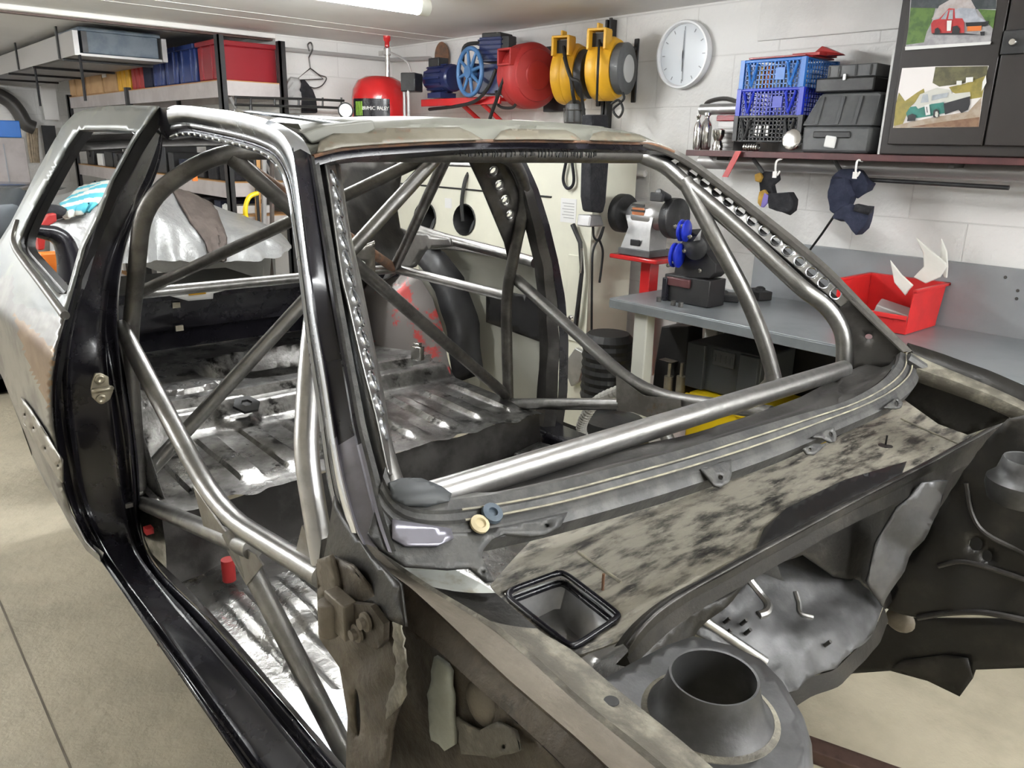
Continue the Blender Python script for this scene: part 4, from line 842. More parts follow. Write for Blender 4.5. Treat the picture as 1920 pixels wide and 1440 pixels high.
# plate where the diagonals cross, and rear joint plates
XPL = (Vector((XC,2.16,1.1)), Vector((0,-1,-.3)).normalized())
b = NB(); sheet(b, [(652,480),(672,465),(702,452),(703,533),(685,528),(655,508)], lambda u, v: at(u, v, pl=XPL), holes=[ring2(680,495,6,7)], step=8); part('gusset', b, 'gusset_steel', CG, thick=.005)
b = NB(); sheet(b, [(775,430),(745,470),(715,530),(745,512),(780,500),(800,468),(850,462),(845,447)], lambda u, v: at(u, v, x=1.80), step=9); part('gusset', b, 'panel_bare', CG, thick=.004)
for p in (Nf, mir(Nf), Sf, Sn):             # weld beads at the joints
    b = NB(); lathe(b, p, (0,0,1), [(TR*1.02,-.006),(TR*1.22,-.002),(TR*1.22,.003),(TR*1.02,.007)], 16); part('weld_bead', b, 'tube_bright', CG)
# foot plates of the hoop
for p in (Nf, mir(Nf)):
    b = NB(); bx(b, p.x-.05, p.x+.05, p.y-.05, p.y+.06, p.z-.02, p.z-.008); part('foot_plate', b, 'gusset_steel', CG, smooth=False)
b = NB(); p = Vector((1.86,1.93,.47)); box(b, p, (.16,.16,.11), rotz(.2)); ball(b, p+Vector((-.02,-.02,.06)), .05, (1,1,.4)); part('far_foot_box', b, 'dirty_steel', SH, bevel=.012)
b = NB(); p = at(430,1085,z=.44); cyl(b, (p.x,p.y,.436), (p.x,p.y,.50), .018); solo('red_cup', b, 'red_matte', 'small red cup on the floor pan behind the near door bar bend', 'cup')
# ---- under the shell: rusty dolly stands
def stand(x, y, label):
    t = thing('axle_stand', (x, y, 0), label, 'stand', 'stands carrying the shell')
    b = NB()
    for sx in (-1, 1):
        for sy in (-1, 1): tube(b, [(sx*.1, sy*.1, .008), (sx*.025, sy*.025, .2)], .012, n=8)
    part('legs', b, 'rust_iron', t, local=True)
    b = NB(); cyl(b, (0,0,.17), (0,0,.38), .02, n=12); part('post', b, 'rust_iron', t, local=True)
    b = NB(); bx(b, -.05, .05, -.03, .03, .375, .395); part('saddle', b, 'rust_iron', t, local=True); return t
stand(.70, 2.3, 'rusty axle stand under the near rear corner of the car shell'); stand(1.80, 2.3, 'rusty axle stand under the far rear corner of the car shell')
stand(.72, 1.2, 'rusty axle stand under the near front floor of the car shell'); stand(1.80, 1.2, 'rusty axle stand under the far front floor of the car shell')
b = NB(); P = at(1480,1385,z=.03); Q = at(1730,1475,z=.03); d = (Q-P).normalized(); n = Vector((-d.y,d.x,0))
P -= d*.02; slab(b, [P+n*.03-Vector((0,0,.03)), P-n*.03-Vector((0,0,.03)), P-n*.03+Vector((0,0,.012)), P+n*.03+Vector((0,0,.012))], (Q-P)*1.5)
solo('steel_bar', b, 'rust_iron', 'rusty brown steel bar lying on the floor beside the near strut tower', 'bar', smooth=False, bevel=.004)

# ================================================================== along the right wall
def wbox(bm, u0, v0, u1, v1, xf, xb, mi=0):        # box standing out from the right wall, its face on the plane x = xf
    a = at(u0, (v0+v1)/2, x=xf); c = at(u1, (v0+v1)/2, x=xf); um = (u0+u1)/2
    return bx(bm, xf, xb, c.y, a.y, at(um, v1, x=xf).z, at(um, v0, x=xf).z, mi)
# ---- clock
cc = at(1282, 103, x=WX-.02); R = .157
t = thing('wall_clock', (WX, cc.y, cc.z), 'round white wall clock with a plain rim on the block wall', 'clock')
b = NB(); lathe(b, (WX-.001, cc.y, cc.z), (-1,0,0), [(R*.97,0),(R,.012),(R,.028),(R*.97,.04),(R*.92,.04),(R*.89,.03),(R*.885,.022)], 56); part('rim', b, 'clock_rim', t)
b = NB(); lathe(b, (WX-.02, cc.y, cc.z), (-1,0,0), [(R*.9,.002),(0,.002)], 48); part('face', b, 'clock_face', t)
def hand(name, ang, L, wd, mt):
    b = NB(); d = Vector((0, -math.sin(ang), math.cos(ang))); n = Vector((0, math.cos(ang), math.sin(ang))); o = Vector((WX-.026, cc.y, cc.z))
    slab(b, [o-d*.02-n*wd, o+d*L-n*wd*.6, o+d*L+n*wd*.6, o-d*.02+n*wd], (-.002,0,0)); part(name, b, mt, t, smooth=False)
hand('hour_hand', math.pi, .075, .004, 'mark_grey'); hand('minute_hand', 0, .11, .003, 'mark_grey'); hand('second_hand', math.pi*.98, .12, .0012, 'mark_dark')
for h in range(12):
    an = h*math.pi/6; d = Vector((0, -math.sin(an), math.cos(an))); n = Vector((0, math.cos(an), math.sin(an))); o = Vector((WX-.0235, cc.y, cc.z)); b = NB()
    slab(b, [o+d*.112-n*.002, o+d*.128-n*.002, o+d*.128+n*.002, o+d*.112+n*.002], (-.001,0,0)); part('hour_mark', b, 'mark_grey', t, smooth=False)

# ---- shelf, pipe below
XF = WX-.33; ZS = at(1460, 285, x=XF).z; YL = at(1286, 284, x=XF).y; YR = -.3
t = thing('wall_shelf', (WX, 1.2, ZS-.03), 'long dark red wall shelf carrying the crates and toolboxes', 'shelf')
b = NB(); bx(b, XF, WX, YR, YL, ZS-.025, ZS); part('board', b, 'maroon', t, bevel=.002)
for y in (YL-.12, 1.15, .5):
    b = NB(); bx(b, WX-.26, WX-.001, y, y+.02, ZS-.04, ZS-.026); part('bracket', b, 'pipe_dark', t, smooth=False)
py = at(1460, 308, x=WX-.14)
b = NB(); cyl(b, (WX-.14, YL+.05, py.z), (WX-.14, .75, py.z), .032); solo('roll_pole', b, 'rack_metal', 'thick grey pole running along under the dark red shelf', 'pole')
b = NB(); cyl(b, (WX-.2, 1.5, py.z-.045), (WX-.2, .98, py.z-.05), .008); solo('thin_rod', b, 'black_plastic', 'thin black rod under the grey pole below the toolboxes', 'rod')
pw_ = at(1820, 318, x=WX-.12); b = NB(); cyl(b, (WX-.12, .73, pw_.z), (WX-.12, YR, pw_.z), .024); cyl(b, (WX-.12, .77, pw_.z), (WX-.12, .60, pw_.z), .028); solo('plastic_pipe', b, 'pipe_grey', 'pale plastic pipe under the brown wall cabinet', 'pipe')
b = NB(); q = at(1150, 322, x=WX); tube(b, [(WX-.03, at(1210, 322, x=WX-.03).y, q.z), (WX-.03, at(1140, 318, x=WX-.03).y, q.z), (WX-.03, at(1140, 318, x=WX-.03).y, .5)], .018, .03, n=10); solo('conduit_pipe', b, 'trim_white', 'white conduit pipe on the wall behind the bench grinder', 'pipe')

# ---- stacking baskets
def basket(name, u0, v0, u1, v1, xf, xb, m, label, plate=True, group='stacked plastic baskets'):
    a = at(u0, (v0+v1)/2, x=xf); c = at(u1, (v0+v1)/2, x=xf); y0, y1 = c.y, a.y; um = (u0+u1)/2; z0 = at(um, v1, x=xf).z; z1 = at(um, v0, x=xf).z
    t = thing(name, ((xf+xb)/2, (y0+y1)/2, z0), label, 'basket', group)
    b = NB(); th = .004; n = 16; hgt = z1-z0
    def wall(p, q, k):
        d = (q-p)
        for i in range(k+1):
            s = p+d*(i/k); box(b, (s.x, s.y, z0+hgt/2), (th, .005 if abs(d.y) > abs(d.x) else th, hgt) if abs(d.y) > abs(d.x) else (.005, th, hgt))
        for j in range(7):
            z = z0+hgt*j/6; box(b, ((p.x+q.x)/2, (p.y+q.y)/2, z), (max(abs(d.x), th), max(abs(d.y), th), .004))
    A, B_, C_, D_ = Vector((xf, y1, 0)), Vector((xf, y0, 0)), Vector((xb, y0, 0)), Vector((xb, y1, 0))
    wall(A, B_, 17); wall(B_, C_, 12); wall(D_, A, 12); wall(C_, D_, 10); bx(b, xf, xb, y0, y1, z0, z0+.004); part('lattice_body', b, m, t, smooth=False)
    b = NB()
    for p in (A, B_, C_, D_): bx(b, p.x-.008, p.x+.008, p.y-.01, p.y+.01, z0, z1+.006)
    for z in (z1, ): tube(b, [Vector((p.x, p.y, z)) for p in (A, B_, C_, D_)], .007, n=8, closed=True)
    for sy in (y0+.05, y1-.05):                     # folded handle struts
        s = 1 if sy < (y0+y1)/2 else -1; tube(b, [(xf-.008, sy, z0+.01), (xf-.008, sy+s*.02, z1-.01)], .005, n=8); tube(b, [(xf-.008, sy, z0+.01), (xf-.008, sy-s*.025, z1-.01)], .005, n=8)
    part('frame', b, m, t)
    if plate:
        y = lerp2(y0, y1, .36); b = NB(); bx(b, xf-.006, xf-.002, y-.022, y+.022, z0+hgt*.3, z0+hgt*.74); part('label_plate', b, m, t, bevel=.001)
    return y0, y1, z0, z1
XB = WX-.05
k3 = basket('plastic_basket', 1380, 219, 1500, 265, XF+.03, XB, 'black_plastic', 'black lattice basket, lowest of the stack on the wall shelf', False)
k2 = basket('plastic_basket', 1386, 168, 1502, 217, XF+.03, XB, 'blue_deep', 'deep blue lattice basket in the middle of the stack')
k1_ = basket('plastic_basket', 1393, 113, 1506, 166, XF+.03, XB, 'blue_plastic', 'light blue lattice basket topmost of the stack')
for i, (u, v, m, wd) in enumerate(((1412, 145, 'paper', .05), (1428, 150, 'yellow_plastic', .02), (1440, 148, 'orange', .02), (1460, 152, 'paper_print', .03))):
    p = at(u, v, x=XF+.06); b = NB(); bx(b, XF+.05, XF+.11, p.y-wd/2, p.y+wd/2, k1_[2]+.006, k1_[2]+.09); solo('paint_tin' if i else 'paper_packet', b, m, ('white paper packet in the light blue basket', 'small yellow tin in the light blue basket', 'small orange tin in the light blue basket', 'small grey tin in the light blue basket')[i], 'packet' if not i else 'tin', bevel=.003)
for i, (u, v) in enumerate(((1422, 243), (1438, 246))):
    p = at(u, v, x=XF+.05); b = NB(); box(b, (XF+.06, p.y, k3[2]+.045), (.03, .03, .05), Matrix.Rotation(.25-.3*i, 3, 'X')); solo('metal_bracket', b, 'chrome', ('left', 'right')[i]+' one of two shiny brackets in the black basket', 'bracket', bevel=.003)
p = at(1440, 112, x=XF+.1); b = NB(); bx(b, XF+.03, XB-.02, k1_[0]+.0, k1_[1]-.02, k1_[3]+.009, k1_[3]+.016); solo('folder', b, 'dark_red', 'dark red folder lying on top of the blue baskets', 'folder', smooth=False, bevel=.002)
b = NB(); q = k1_[3]+.016; Y0 = k1_[0]; slab(b, [(XF+.12, Y0-.09, q+.003), (XF+.2, Y0+.03, q+.045), (XF+.2, Y0+.05, q+.03), (XF+.16, Y0+.06, q), (XF+.13, Y0-.09, q)], (.04, 0, 0)); bx(b, XF+.1, XF+.24, Y0-.02, Y0+.1, q, q+.012); solo('red_sheet', b, 'red_matte', 'crumpled bright red sheet on top of the blue baskets', 'sheet', smooth=False, bevel=.003)
# ---- black toolboxes
def yz(u, v, x): p = at(u, v, x=x); return p.y, p.z
ya, _ = yz(1503, 260, XF+.02); yb2, _ = yz(1632, 260, XF+.02); z0 = ZS; z1 = at(1570, 236, x=XF+.02).z; z2 = at(1570, 174, x=XF+.06).z
t = thing('toolbox', ((XF+XB)/2, (ya+yb2)/2, ZS), 'big dark grey plastic tool trunk with a domed lid on the wall shelf', 'toolbox')
b = NB(); bx(b, XF+.02, XB, yb2, ya, z0+.001, z1); part('body', b, 'grey_plastic', t, bevel=.012)
b = NB(); slab(b, [(XF+.015, yb2-.005, z1), (XF+.015, ya+.005, z1), (XF+.05, ya-.035, z2-.012), (XF+.062, ya-.045, z2), (XF+.062, yb2+.01, z2), (XF+.05, yb2, z2-.012)], (XB-XF-.06, 0, 0)); part('lid', b, 'grey_plastic', t, smooth=False, bevel=.008)
for f in (.2, .5, .75): b = NB(); y = lerp2(ya, yb2, f); slab(b, [(XF+.012, y-.008, z1+.005), (XF+.012, y+.008, z1+.005), (XF+.047, y+.006, z2-.014), (XF+.047, y-.006, z2-.014)], (.006,0,0)); part('lid_rib', b, 'grey_plastic', t, smooth=False, bevel=.002)
b = NB(); bx(b, XF+.012, XF+.02, lerp2(ya, yb2, .18), lerp2(ya, yb2, .72), z1-.045, z1-.02); part('carry_handle', b, 'black_plastic', t, bevel=.004)
b = NB(); p = at(1557, 266, x=XF+.015); box(b, (XF+.014, p.y, p.z), (.012, .045, .045), Matrix.Rotation(.12, 3, 'X')); part('latch', b, 'paper', t, bevel=.005, label='white square sticker')
y3, y4 = yz(1524, 160, XF+.03)[0], yz(1634, 160, XF+.03)[0]; z3 = at(1580, 144, x=XF+.03).z; z4 = at(1580, 120, x=XF+.03).z
t = thing('tool_case', ((XF+XB)/2, (y3+y4)/2, z2), 'smaller black tool case with a grey ribbed lid on top of the big tool trunk', 'toolbox')
b = NB(); bx(b, XF+.05, XB, y4, y3, z2+.002, z3); part('body', b, 'black_plastic', t, bevel=.006)
b = NB(); bx(b, XF+.055, XB-.01, y4, lerp2(y3, y4, .17), z3, z4)
for f in (.2, .38, .66, .9): y = lerp2(y3, y4, f); bx(b, XF+.049, XF+.058, y-.004, y+.004, z3+.004, z4-.003)
part('lid', b, 'grey_plastic', t, bevel=.006)
b = NB(); y = lerp2(y3, y4, .5); bx(b, XF+.043, XF+.052, y-.006, y+.006, z3-.012, z3+.012); part('latch', b, 'alu', t, bevel=.002)
# ---- shiny odds and ends on the shelf
def bottle(u, r, h, x, label, m='chrome', name='spray_gun'):
    p = at(u, 270, x=x); b = NB(); lathe(b, (x, p.y, ZS+.001), (0,0,1), [(0,0),(r*.8,0),(r,.01),(r,h*.62),(r*.75,h*.75),(r*.4,h*.82),(r*.4,h*.9),(r*.6,h*.93),(r*.6,h),(0,h)], 22); return solo(name, b, m, label, 'spray gun')
bottle(1306, .017, .15, XF+.06, 'slim shiny metal bottle at the left end of the wall shelf'); bottle(1322, .026, .16, XF+.10, 'wide shiny metal bottle at the left end of the wall shelf')
p = at(1346, 268, x=XF+.05); b = NB(); lathe(b, (XF+.05, p.y, ZS+.001), (0,0,1), [(0,0),(.022,0),(.024,.02),(.016,.04),(.026,.06),(.028,.085),(.02,.09),(0,.09)], 20); solo('metal_cup', b, 'chrome', 'small chrome cup in front of the grey case on the wall shelf', 'cup')
p0, p1 = at(1345, 240, x=XF+.10), at(1378, 240, x=XF+.10); zt = at(1350, 214, x=XF+.10).z
t = thing('drill_case', ((XF+.2), (p0.y+p1.y)/2, ZS), 'flat grey ribbed case with a red top beside the black basket', 'case')
b = NB(); bx(b, XF+.10, XB, p1.y, p0.y, ZS+.001, zt-.03)
for k in range(5): bx(b, XF+.096, XF+.101, p1.y+.003, p0.y-.003, ZS+.012+k*.02, ZS+.02+k*.02)
part('body', b, 'rack_metal', t, bevel=.003)
b = NB(); bx(b, XF+.10, XB, p1.y-.01, p0.y+.01, zt-.029, zt-.005); part('lid', b, 'dark_red', t, bevel=.003)
a = at(1315, 208, x=XF+.12); c = at(1384, 208, x=XF+.12); b = NB(); cyl(b, (XF+.12, a.y, zt+.022), (XF+.12, c.y, zt+.022), .024); solo('foil_roll', b, 'alu', 'silver foil roll lying on the red topped case', 'roll')
b = NB(); a = at(1328, 200, x=XF+.2); tube(b, smoothpath([(XF+.2, a.y-.22, zt+.03), (XF+.2, a.y-.1, zt+.07), (XF+.2, a.y, zt+.06), (XF+.2, a.y+.02, zt+.03)], 5), .01, n=8); solo('cable_coil', b, 'pipe_dark', 'dark cable bundle behind the silver foil roll', 'cable')
p = at(1483, 262, x=XF+.01); b = NB(); lathe(b, (XF+.03, p.y, ZS+.048), (-1,0,.15), [(0,0),(.038,0),(.042,.006),(.040,.016),(.028,.02),(0,.018)], 26); solo('chrome_disc', b, 'chrome', 'round chrome disc leaning on the corner of the black basket', 'disc')
p = at(1415, 275, x=XF+.01); b = NB()
for k in range(6): lathe(b, (XF+.01, p.y+.05-.012*k, ZS+.017), (0,-1,0), [(.010,0),(.015,.002),(.015,.006),(.010,.008)], 16)
solo('coil_spring', b, 'chrome', 'short shiny ribbed sleeve lying under the black basket', 'sleeve')
b = NB(); a = at(1387, 266, x=XF-.01); c = at(1360, 332, x=XF-.03); slab(b, [(a.x, a.y+.014, ZS-.0), (a.x, a.y-.014, ZS-.0), (c.x, c.y-.014, c.z), (c.x, c.y+.014, c.z)], (-.004,.0,0)); solo('red_strap', b, 'red_matte', 'red strap hanging over the edge of the wall shelf', 'strap', smooth=False)
# ---- things hanging below the shelf
for i, (u, v) in enumerate(((1455, 312), (1606, 312))):
    p = at(u, v, x=XF-.02); b = NB(); tube(b, smoothpath([(XF+.02, p.y, ZS-.026), (XF-.02, p.y, p.z+.02), (XF-.02, p.y, p.z-.02), (XF-.005, p.y, p.z-.035), (XF+.012, p.y, p.z-.02)], 5), .004, n=8); bx(b, XF-.026, XF-.020, p.y-.008, p.y+.008, p.z-.045, p.z-.02); solo('hook', b, 'trim_white', ('white hook between the two hanging pads, under the baskets', 'white hook under the big tool trunk')[i], 'hook')
def pad(bm, pxs, x, d, mi=0):
    sheet(bm, pxs, lambda u, v: at(u, v, x=x)+Vector((.02*mnoise.noise(Vector((u*.03, v*.03, x*9))), 0, 0)), step=9, mi=mi)
XH = WX-.22
def hanging(loc, label, pieces, strap):
    p = at(*loc, x=XH); t = thing('neck_support', (XH, p.y, p.z), label, 'neck support', 'padded supports hanging under the shelf')
    for nm, pxs, x, m, th in pieces:
        b = NB(); pad(b, pxs, x, .02); part(nm, b, m, t, thick=th, bevel=.004)
    b = NB(); q = [at(u, v, x=XH) for u, v in strap]; tube(b, [Vector((q[0].x, q[0].y, q[0].z))]+q[1:], .009, n=8); part('strap', b, 'grey_plastic', t)
hanging((1450, 410), 'black padded support with mustard and violet patches hanging under the shelf',
 [('upper_pad', [(1428,330),(1440,322),(1462,322),(1464,338),(1452,348),(1456,372),(1440,382),(1428,372)], XH, 'black_fabric', .035), ('lower_pad', [(1446,364),(1470,362),(1483,360),(1491,376),(1488,394),(1478,402),(1460,396),(1446,388)], XH-.02, 'black_fabric', .045),
  ('mustard_tab', [(1414,328),(1424,324),(1430,332),(1424,342),(1416,340)], XH-.03, 'mustard_fabric', .02), ('badge', [(1424,360),(1434,355),(1440,362),(1436,382),(1427,388),(1422,380)], XH-.035, 'mustard_fabric', .015), ('violet_badge', [(1434,362),(1442,366),(1440,380),(1432,389),(1427,388)], XH-.042, 'violet_fabric', .01)], ((1412,298),(1425,315),(1442,340)))
hanging((1600, 420), 'navy blue padded support hanging under the shelf, a strap dangling below',
 [('upper_pad', [(1564,330),(1580,318),(1612,318),(1636,345),(1630,358),(1612,370),(1600,360),(1570,360)], XH, 'navy_fabric', .05), ('middle_pad', [(1562,332),(1590,335),(1602,366),(1594,384),(1580,392),(1566,402),(1557,396),(1557,360)], XH-.035, 'navy_fabric', .045),
  ('lower_pad', [(1596,384),(1634,390),(1632,402),(1626,425),(1612,440),(1602,432),(1588,414),(1570,412),(1572,398)], XH-.03, 'navy_fabric', .05), ('grey_pad', [(1604,382),(1636,390),(1630,402),(1600,396)], XH-.05, 'black_fabric', .03)], ((1562,296),(1575,318),(1590,345)))
b = NB(); tube(b, [at(1566, 402, x=XH), at(1540, 440, x=WX-.12), at(1516, 472, x=WX-.06)], .005, n=8); solo('tie_cord', b, 'black_rubber', 'dark cord running down from the navy padded support to the bench', 'cord')

# ---- wall cabinet with two rally photographs
XC_ = WX-.36; yA = at(1645, 280, x=XC_).y; zb_ = at(1700, 295, x=XC_).z; yD = at(1868, 139, x=XC_).y
t = thing('wall_cabinet', ((XC_+WX)/2, (yA-.3)/1, ZS), 'dark brown double door wall cabinet carrying two rally photographs', 'cabinet')
b = NB(); bx(b, XC_+.018, WX-.002, -.25, yA, ZS+.001, CEIL-.02); part('carcass', b, 'brown_cabinet', t, bevel=.004)
yd1 = at(1662, 276, x=XC_).y; zd = at(1750, 272, x=XC_).z
b = NB(); bx(b, XC_, XC_+.02, yD+.003, yd1, zd, CEIL-.05); d1 = part('door', b, 'brown_cabinet', t, bevel=.003)
b = NB(); bx(b, XC_, XC_+.02, -.2, yD-.003, zd, CEIL-.05); d2 = part('door', b, 'brown_cabinet', t, bevel=.003)
p = at(1903, 80, x=XC_); b = NB(); bx(b, XC_-.012, XC_, p.y-.035, p.y+.035, p.z-.035, p.z+.038); lk = part('lock_plate', b, 'black_plastic', d2, bevel=.003)
b = NB(); lathe(b, (XC_-.012, p.y, p.z), (-1,0,0), [(.012,0),(.012,.012),(.009,.016),(0,.016)], 18); part('lock_knob', b, 'chrome', d2)
b = NB(); slab(b, [(XC_+.03, yA+.004, ZS), (XC_+.03, yA+.004, CEIL-.3), (WX-.01, yA+.004, CEIL-.3), (WX-.01, yA+.004, ZS)], (0, .008, 0)); solo('white_board', b, 'paper', 'thin white board standing against the side of the brown cabinet', 'board', smooth=False)
b = NB(); slab(b, [(XC_+.09, yA+.016, ZS), (XC_+.09, yA+.016, at(1665, 50, x=XC_+.09).z), (WX-.01, yA+.016, at(1665, 50, x=XC_+.09).z), (WX-.01, yA+.016, ZS)], (0, .012, 0)); solo('brown_board', b, 'cloth_brown', 'dark brown board standing beside the thin white board', 'board', smooth=False)
PM = {}
def pm(c, m2=None, sc=30):
    k = 'print_%d' % len(PM); mat(k, c, m2, sc, rough=.4, coat=.15); PM[k] = 1; return k
def photo(nm, label, layers):
    o = None
    for i, (pn, m, pxs) in enumerate(layers):
        b = NB(); sheet(b, pxs, lambda u, v: at(u, v, x=XC_-.0015-.0004*i), step=9 if i == 0 else 7)
        if i == 0: o = solo(nm, b, m, label, 'photograph', 'rally photographs on the cabinet door', smooth=False, thick=.0006)
        else: part(pn, b, m, o, smooth=False)
z4p = lambda L: [(1660+x/5.54, y/5.54) for x, y in L]
gr = pm((.10,.19,.035), (.05,.11,.02)); dk_ = pm((.03,.04,.045), (.06,.07,.075)); rd = pm((.30,.29,.30), (.42,.41,.42)); smoke = pm((.42,.36,.34), (.5,.47,.46)); redp = pm((.50,.03,.03), (.42,.02,.025)); blk = pm((.012,.012,.016)); glassp = pm((.30,.33,.36), (.42,.45,.48)); whp = pm((.75,.75,.73)); orp = pm((.70,.18,.03)); silv = pm((.33,.35,.40), (.45,.47,.52))
photo('rally_photograph', 'photograph of a red rally car on the cabinet door, the upper one', [
 ('paper', rd, z4p([(265,-60),(1160,-60),(1155,60),(1090,460),(205,522),(240,300)])),
 ('hedge', dk_, z4p([(272,-50),(1155,-50),(1150,95),(900,95),(480,85),(262,85)])), ('grass', gr, z4p([(262,80),(520,85),(480,230),(430,330),(400,440),(215,465),(240,300)])), ('verge', gr, z4p([(960,95),(1148,105),(1120,300),(1040,210)])), ('dust', smoke, z4p([(560,60),(700,-20),(880,-20),(940,90),(700,120),(560,180),(480,200)])),
 ('car_body', redp, z4p([(475,245),(500,210),(560,195),(660,85),(720,90),(730,190),(820,190),(820,350),(700,340),(580,345),(480,345)])), ('car_bonnet', silv, z4p([(720,100),(780,80),(930,90),(965,170),(1035,210),(1035,235),(820,230),(800,190),(725,190)])), ('car_window', glassp, z4p([(575,200),(640,110),(705,100),(700,200)])), ('car_roof_pillar', redp, z4p([(630,200),(655,110),(668,110),(650,200)])),
 ('car_grille', blk, z4p([(835,235),(1035,225),(1075,215),(1065,262),(1035,275),(840,275)])), ('bumper', orp, z4p([(850,275),(1000,268),(995,318),(850,325)])), ('number_panel', whp, z4p([(640,215),(690,212),(680,320),(638,322)])), ('wheel', blk, z4p([(690,345),(700,275),(745,265),(775,300),(770,345)])), ('wheel', blk, z4p([(510,350),(515,300),(545,285),(570,320),(565,350)])), ('wheel', blk, z4p([(985,330),(1035,325),(1030,368),(990,370)])), ('shadow', blk, z4p([(480,345),(700,343),(820,343),(1000,365),(820,360),(500,358)])), ('border', whp, z4p([(205,485),(1100,430),(1090,460),(205,522)]))])
sky = pm((.82,.78,.76)); tree = pm((.07,.065,.03), (.13,.12,.05)); field_ = pm((.33,.26,.05), (.22,.19,.04)); track = pm((.40,.33,.26), (.32,.24,.17)); teal = pm((.02,.16,.13), (.03,.22,.18)); crm = pm((.60,.60,.54)); brn = pm((.18,.09,.05), (.24,.14,.08))
photo('rally_photograph', 'photograph of a green and white rally car on the cabinet door, the lower one', [
 ('paper', sky, z4p([(175,708),(520,690),(1075,682),(1040,800),(970,1318),(80,1330),(130,960)])),
 ('trees', tree, z4p([(520,695),(1068,686),(1050,790),(800,870),(560,900),(490,860)])), ('field', field_, z4p([(660,905),(820,870),(1048,785),(1005,1010),(880,1030),(700,960)])), ('bush', field_, z4p([(140,960),(205,1050),(330,960),(400,920),(410,970),(250,1120),(180,1290),(85,1310),(110,1080)])),
 ('track', track, z4p([(90,1310),(260,1265),(600,1200),(860,1160),(1000,1010),(985,1200),(970,1318),(80,1330)])), ('track_edge', brn, z4p([(250,1320),(600,1265),(980,1215),(968,1318)])),
 ('car_body', teal, z4p([(215,1175),(260,1110),(430,1090),(600,1030),(630,1170),(500,1200),(340,1225),(230,1225)])), ('car_roof', crm, z4p([(300,1080),(360,980),(540,910),(680,935),(700,1010),(620,1060),(480,1080),(340,1130)])), ('car_bonnet', crm, z4p([(690,975),(880,955),(885,1000),(650,1065),(620,1060)])), ('car_window', glassp, z4p([(365,1070),(390,985),(440,975),(450,1060)])), ('car_window', glassp, z4p([(480,1045),(490,990),(660,960),(640,1010)])),
 ('car_nose', blk, z4p([(605,1075),(880,1000),(880,1080),(860,1140),(790,1175),(760,1140),(620,1190)])), ('number_panel', whp, z4p([(405,1095),(455,1080),(468,1190),(420,1200)])), ('race_number', blk, z4p([(425,1110),(432,1108),(440,1170),(432,1172)])), ('wheel', blk, z4p([(495,1215),(500,1150),(530,1130),(560,1150),(560,1205),(535,1225)])), ('wheel_rim', crm, z4p([(515,1200),(520,1160),(540,1155),(550,1180),(545,1215),(528,1220)])), ('wheel', blk, z4p([(225,1260),(235,1200),(280,1180),(320,1200),(310,1255)])), ('cabin_far', whp, z4p([(740,840),(795,838),(792,882),(738,885)])), ('cabin_far', whp, z4p([(838,805),(912,800),(910,850),(835,858)])), ('glare', whp, z4p([(1045,780),(1050,860),(1000,950),(1010,850)]))])

# ---- bench
BZ = .949; f0 = at(1143, 558, z=BZ); BXF = f0.x; BYL = f0.y
t = thing('workbench', ((BXF+WX)/2, 1.0, 0), 'long grey steel topped workbench with cream legs along the right wall', 'workbench')
b = NB(); bx(b, BXF, WX-.03, -.5, BYL, BZ-.03, BZ); part('top', b, 'bench_grey', t, bevel=.003)
b = NB(); bx(b, BXF-.001, BXF+.02, -.5, BYL, BZ-.045, BZ-.006); part('front_edge', b, 'bench_grey', t, bevel=.002)
zt = at(1780, 490, x=WX-.03).z
b = NB(); bx(b, WX-.03, WX-.004, -.5, 2.05, BZ-.02, zt); part('back_panel', b, 'bench_back', t, bevel=.002)
for x in (BXF+.03, WX-.12):
    for y in (BYL-.20, .9, -.4):
        b = NB(); bx(b, x, x+.06, y, y+.075, 0, BZ-.03); part('leg', b, 'cream_leg', t, bevel=.006)
b = NB(); bx(b, WX-.09, WX-.08, -.5, BYL-.22, .02, BZ-.05); part('bench_shade_board', b, 'black_satin', t)  # added black board, stands in for the shade under the bench
b = NB()
for u, v in ((1885, 520), (1908, 545), (1906, 560)): lathe(b, at(u, v, x=WX-.0305), (-1,0,0), [(.006,0),(.005,.002),(0,.002)], 10)
part('panel_screws', b, 'pipe_dark', t)
# red parts bin
c0_ = at(1697, 628, z=BZ+.002); c1_ = at(1782, 604, z=BZ+.002); yl = at(1573, 517, x=c0_.x-.01).y; zr = at(1700, 541, x=c0_.x).z; xb_ = WX-.065
t = thing('parts_bin', ((c0_.x+xb_)/2, (c0_.y+yl)/2, BZ), 'bright red plastic open fronted parts bin on the workbench', 'bin')
xf, y0, y1, z0 = c0_.x, c0_.y, yl, BZ+.002
b = NB(); th = .004
bx(b, xf, xb_, y0, y1, z0, z0+th)
slab(b, [(xf, y0, z0), (xb_, y0, z0), (xb_+.02, y0-.008, zr), (xf+.0, y0-.008, zr)], (0, th, 0)); slab(b, [(xf, y1, z0), (xb_, y1, z0), (xb_+.02, y1+.008, zr), (xf, y1+.008, zr)], (0, -th, 0))
bx(b, xb_, xb_+th, y0, y1, z0, zr)
zl = z0+(zr-z0)*.42; slab(b, [(xf-.0, y0, z0), (xf, y1, z0), (xf-.012, y1, zl), (xf-.012, y0, zl)], (th, 0, 0)); bx(b, xf-.018, xf-.006, y0, y1, zl-.016, zl)
part('body', b, 'red_plastic', t, smooth=False, bevel=.0015)
b = NB(); bx(b, xf-.004, xb_+.03, y0-.02, y0-.002, zr-.012, zr); bx(b, xf-.004, xb_+.03, y1+.002, y1+.02, zr-.012, zr); bx(b, xb_+.005, xb_+.03, y0-.02, y1+.02, zr-.012, zr); part('rim', b, 'red_plastic', t, bevel=.003)
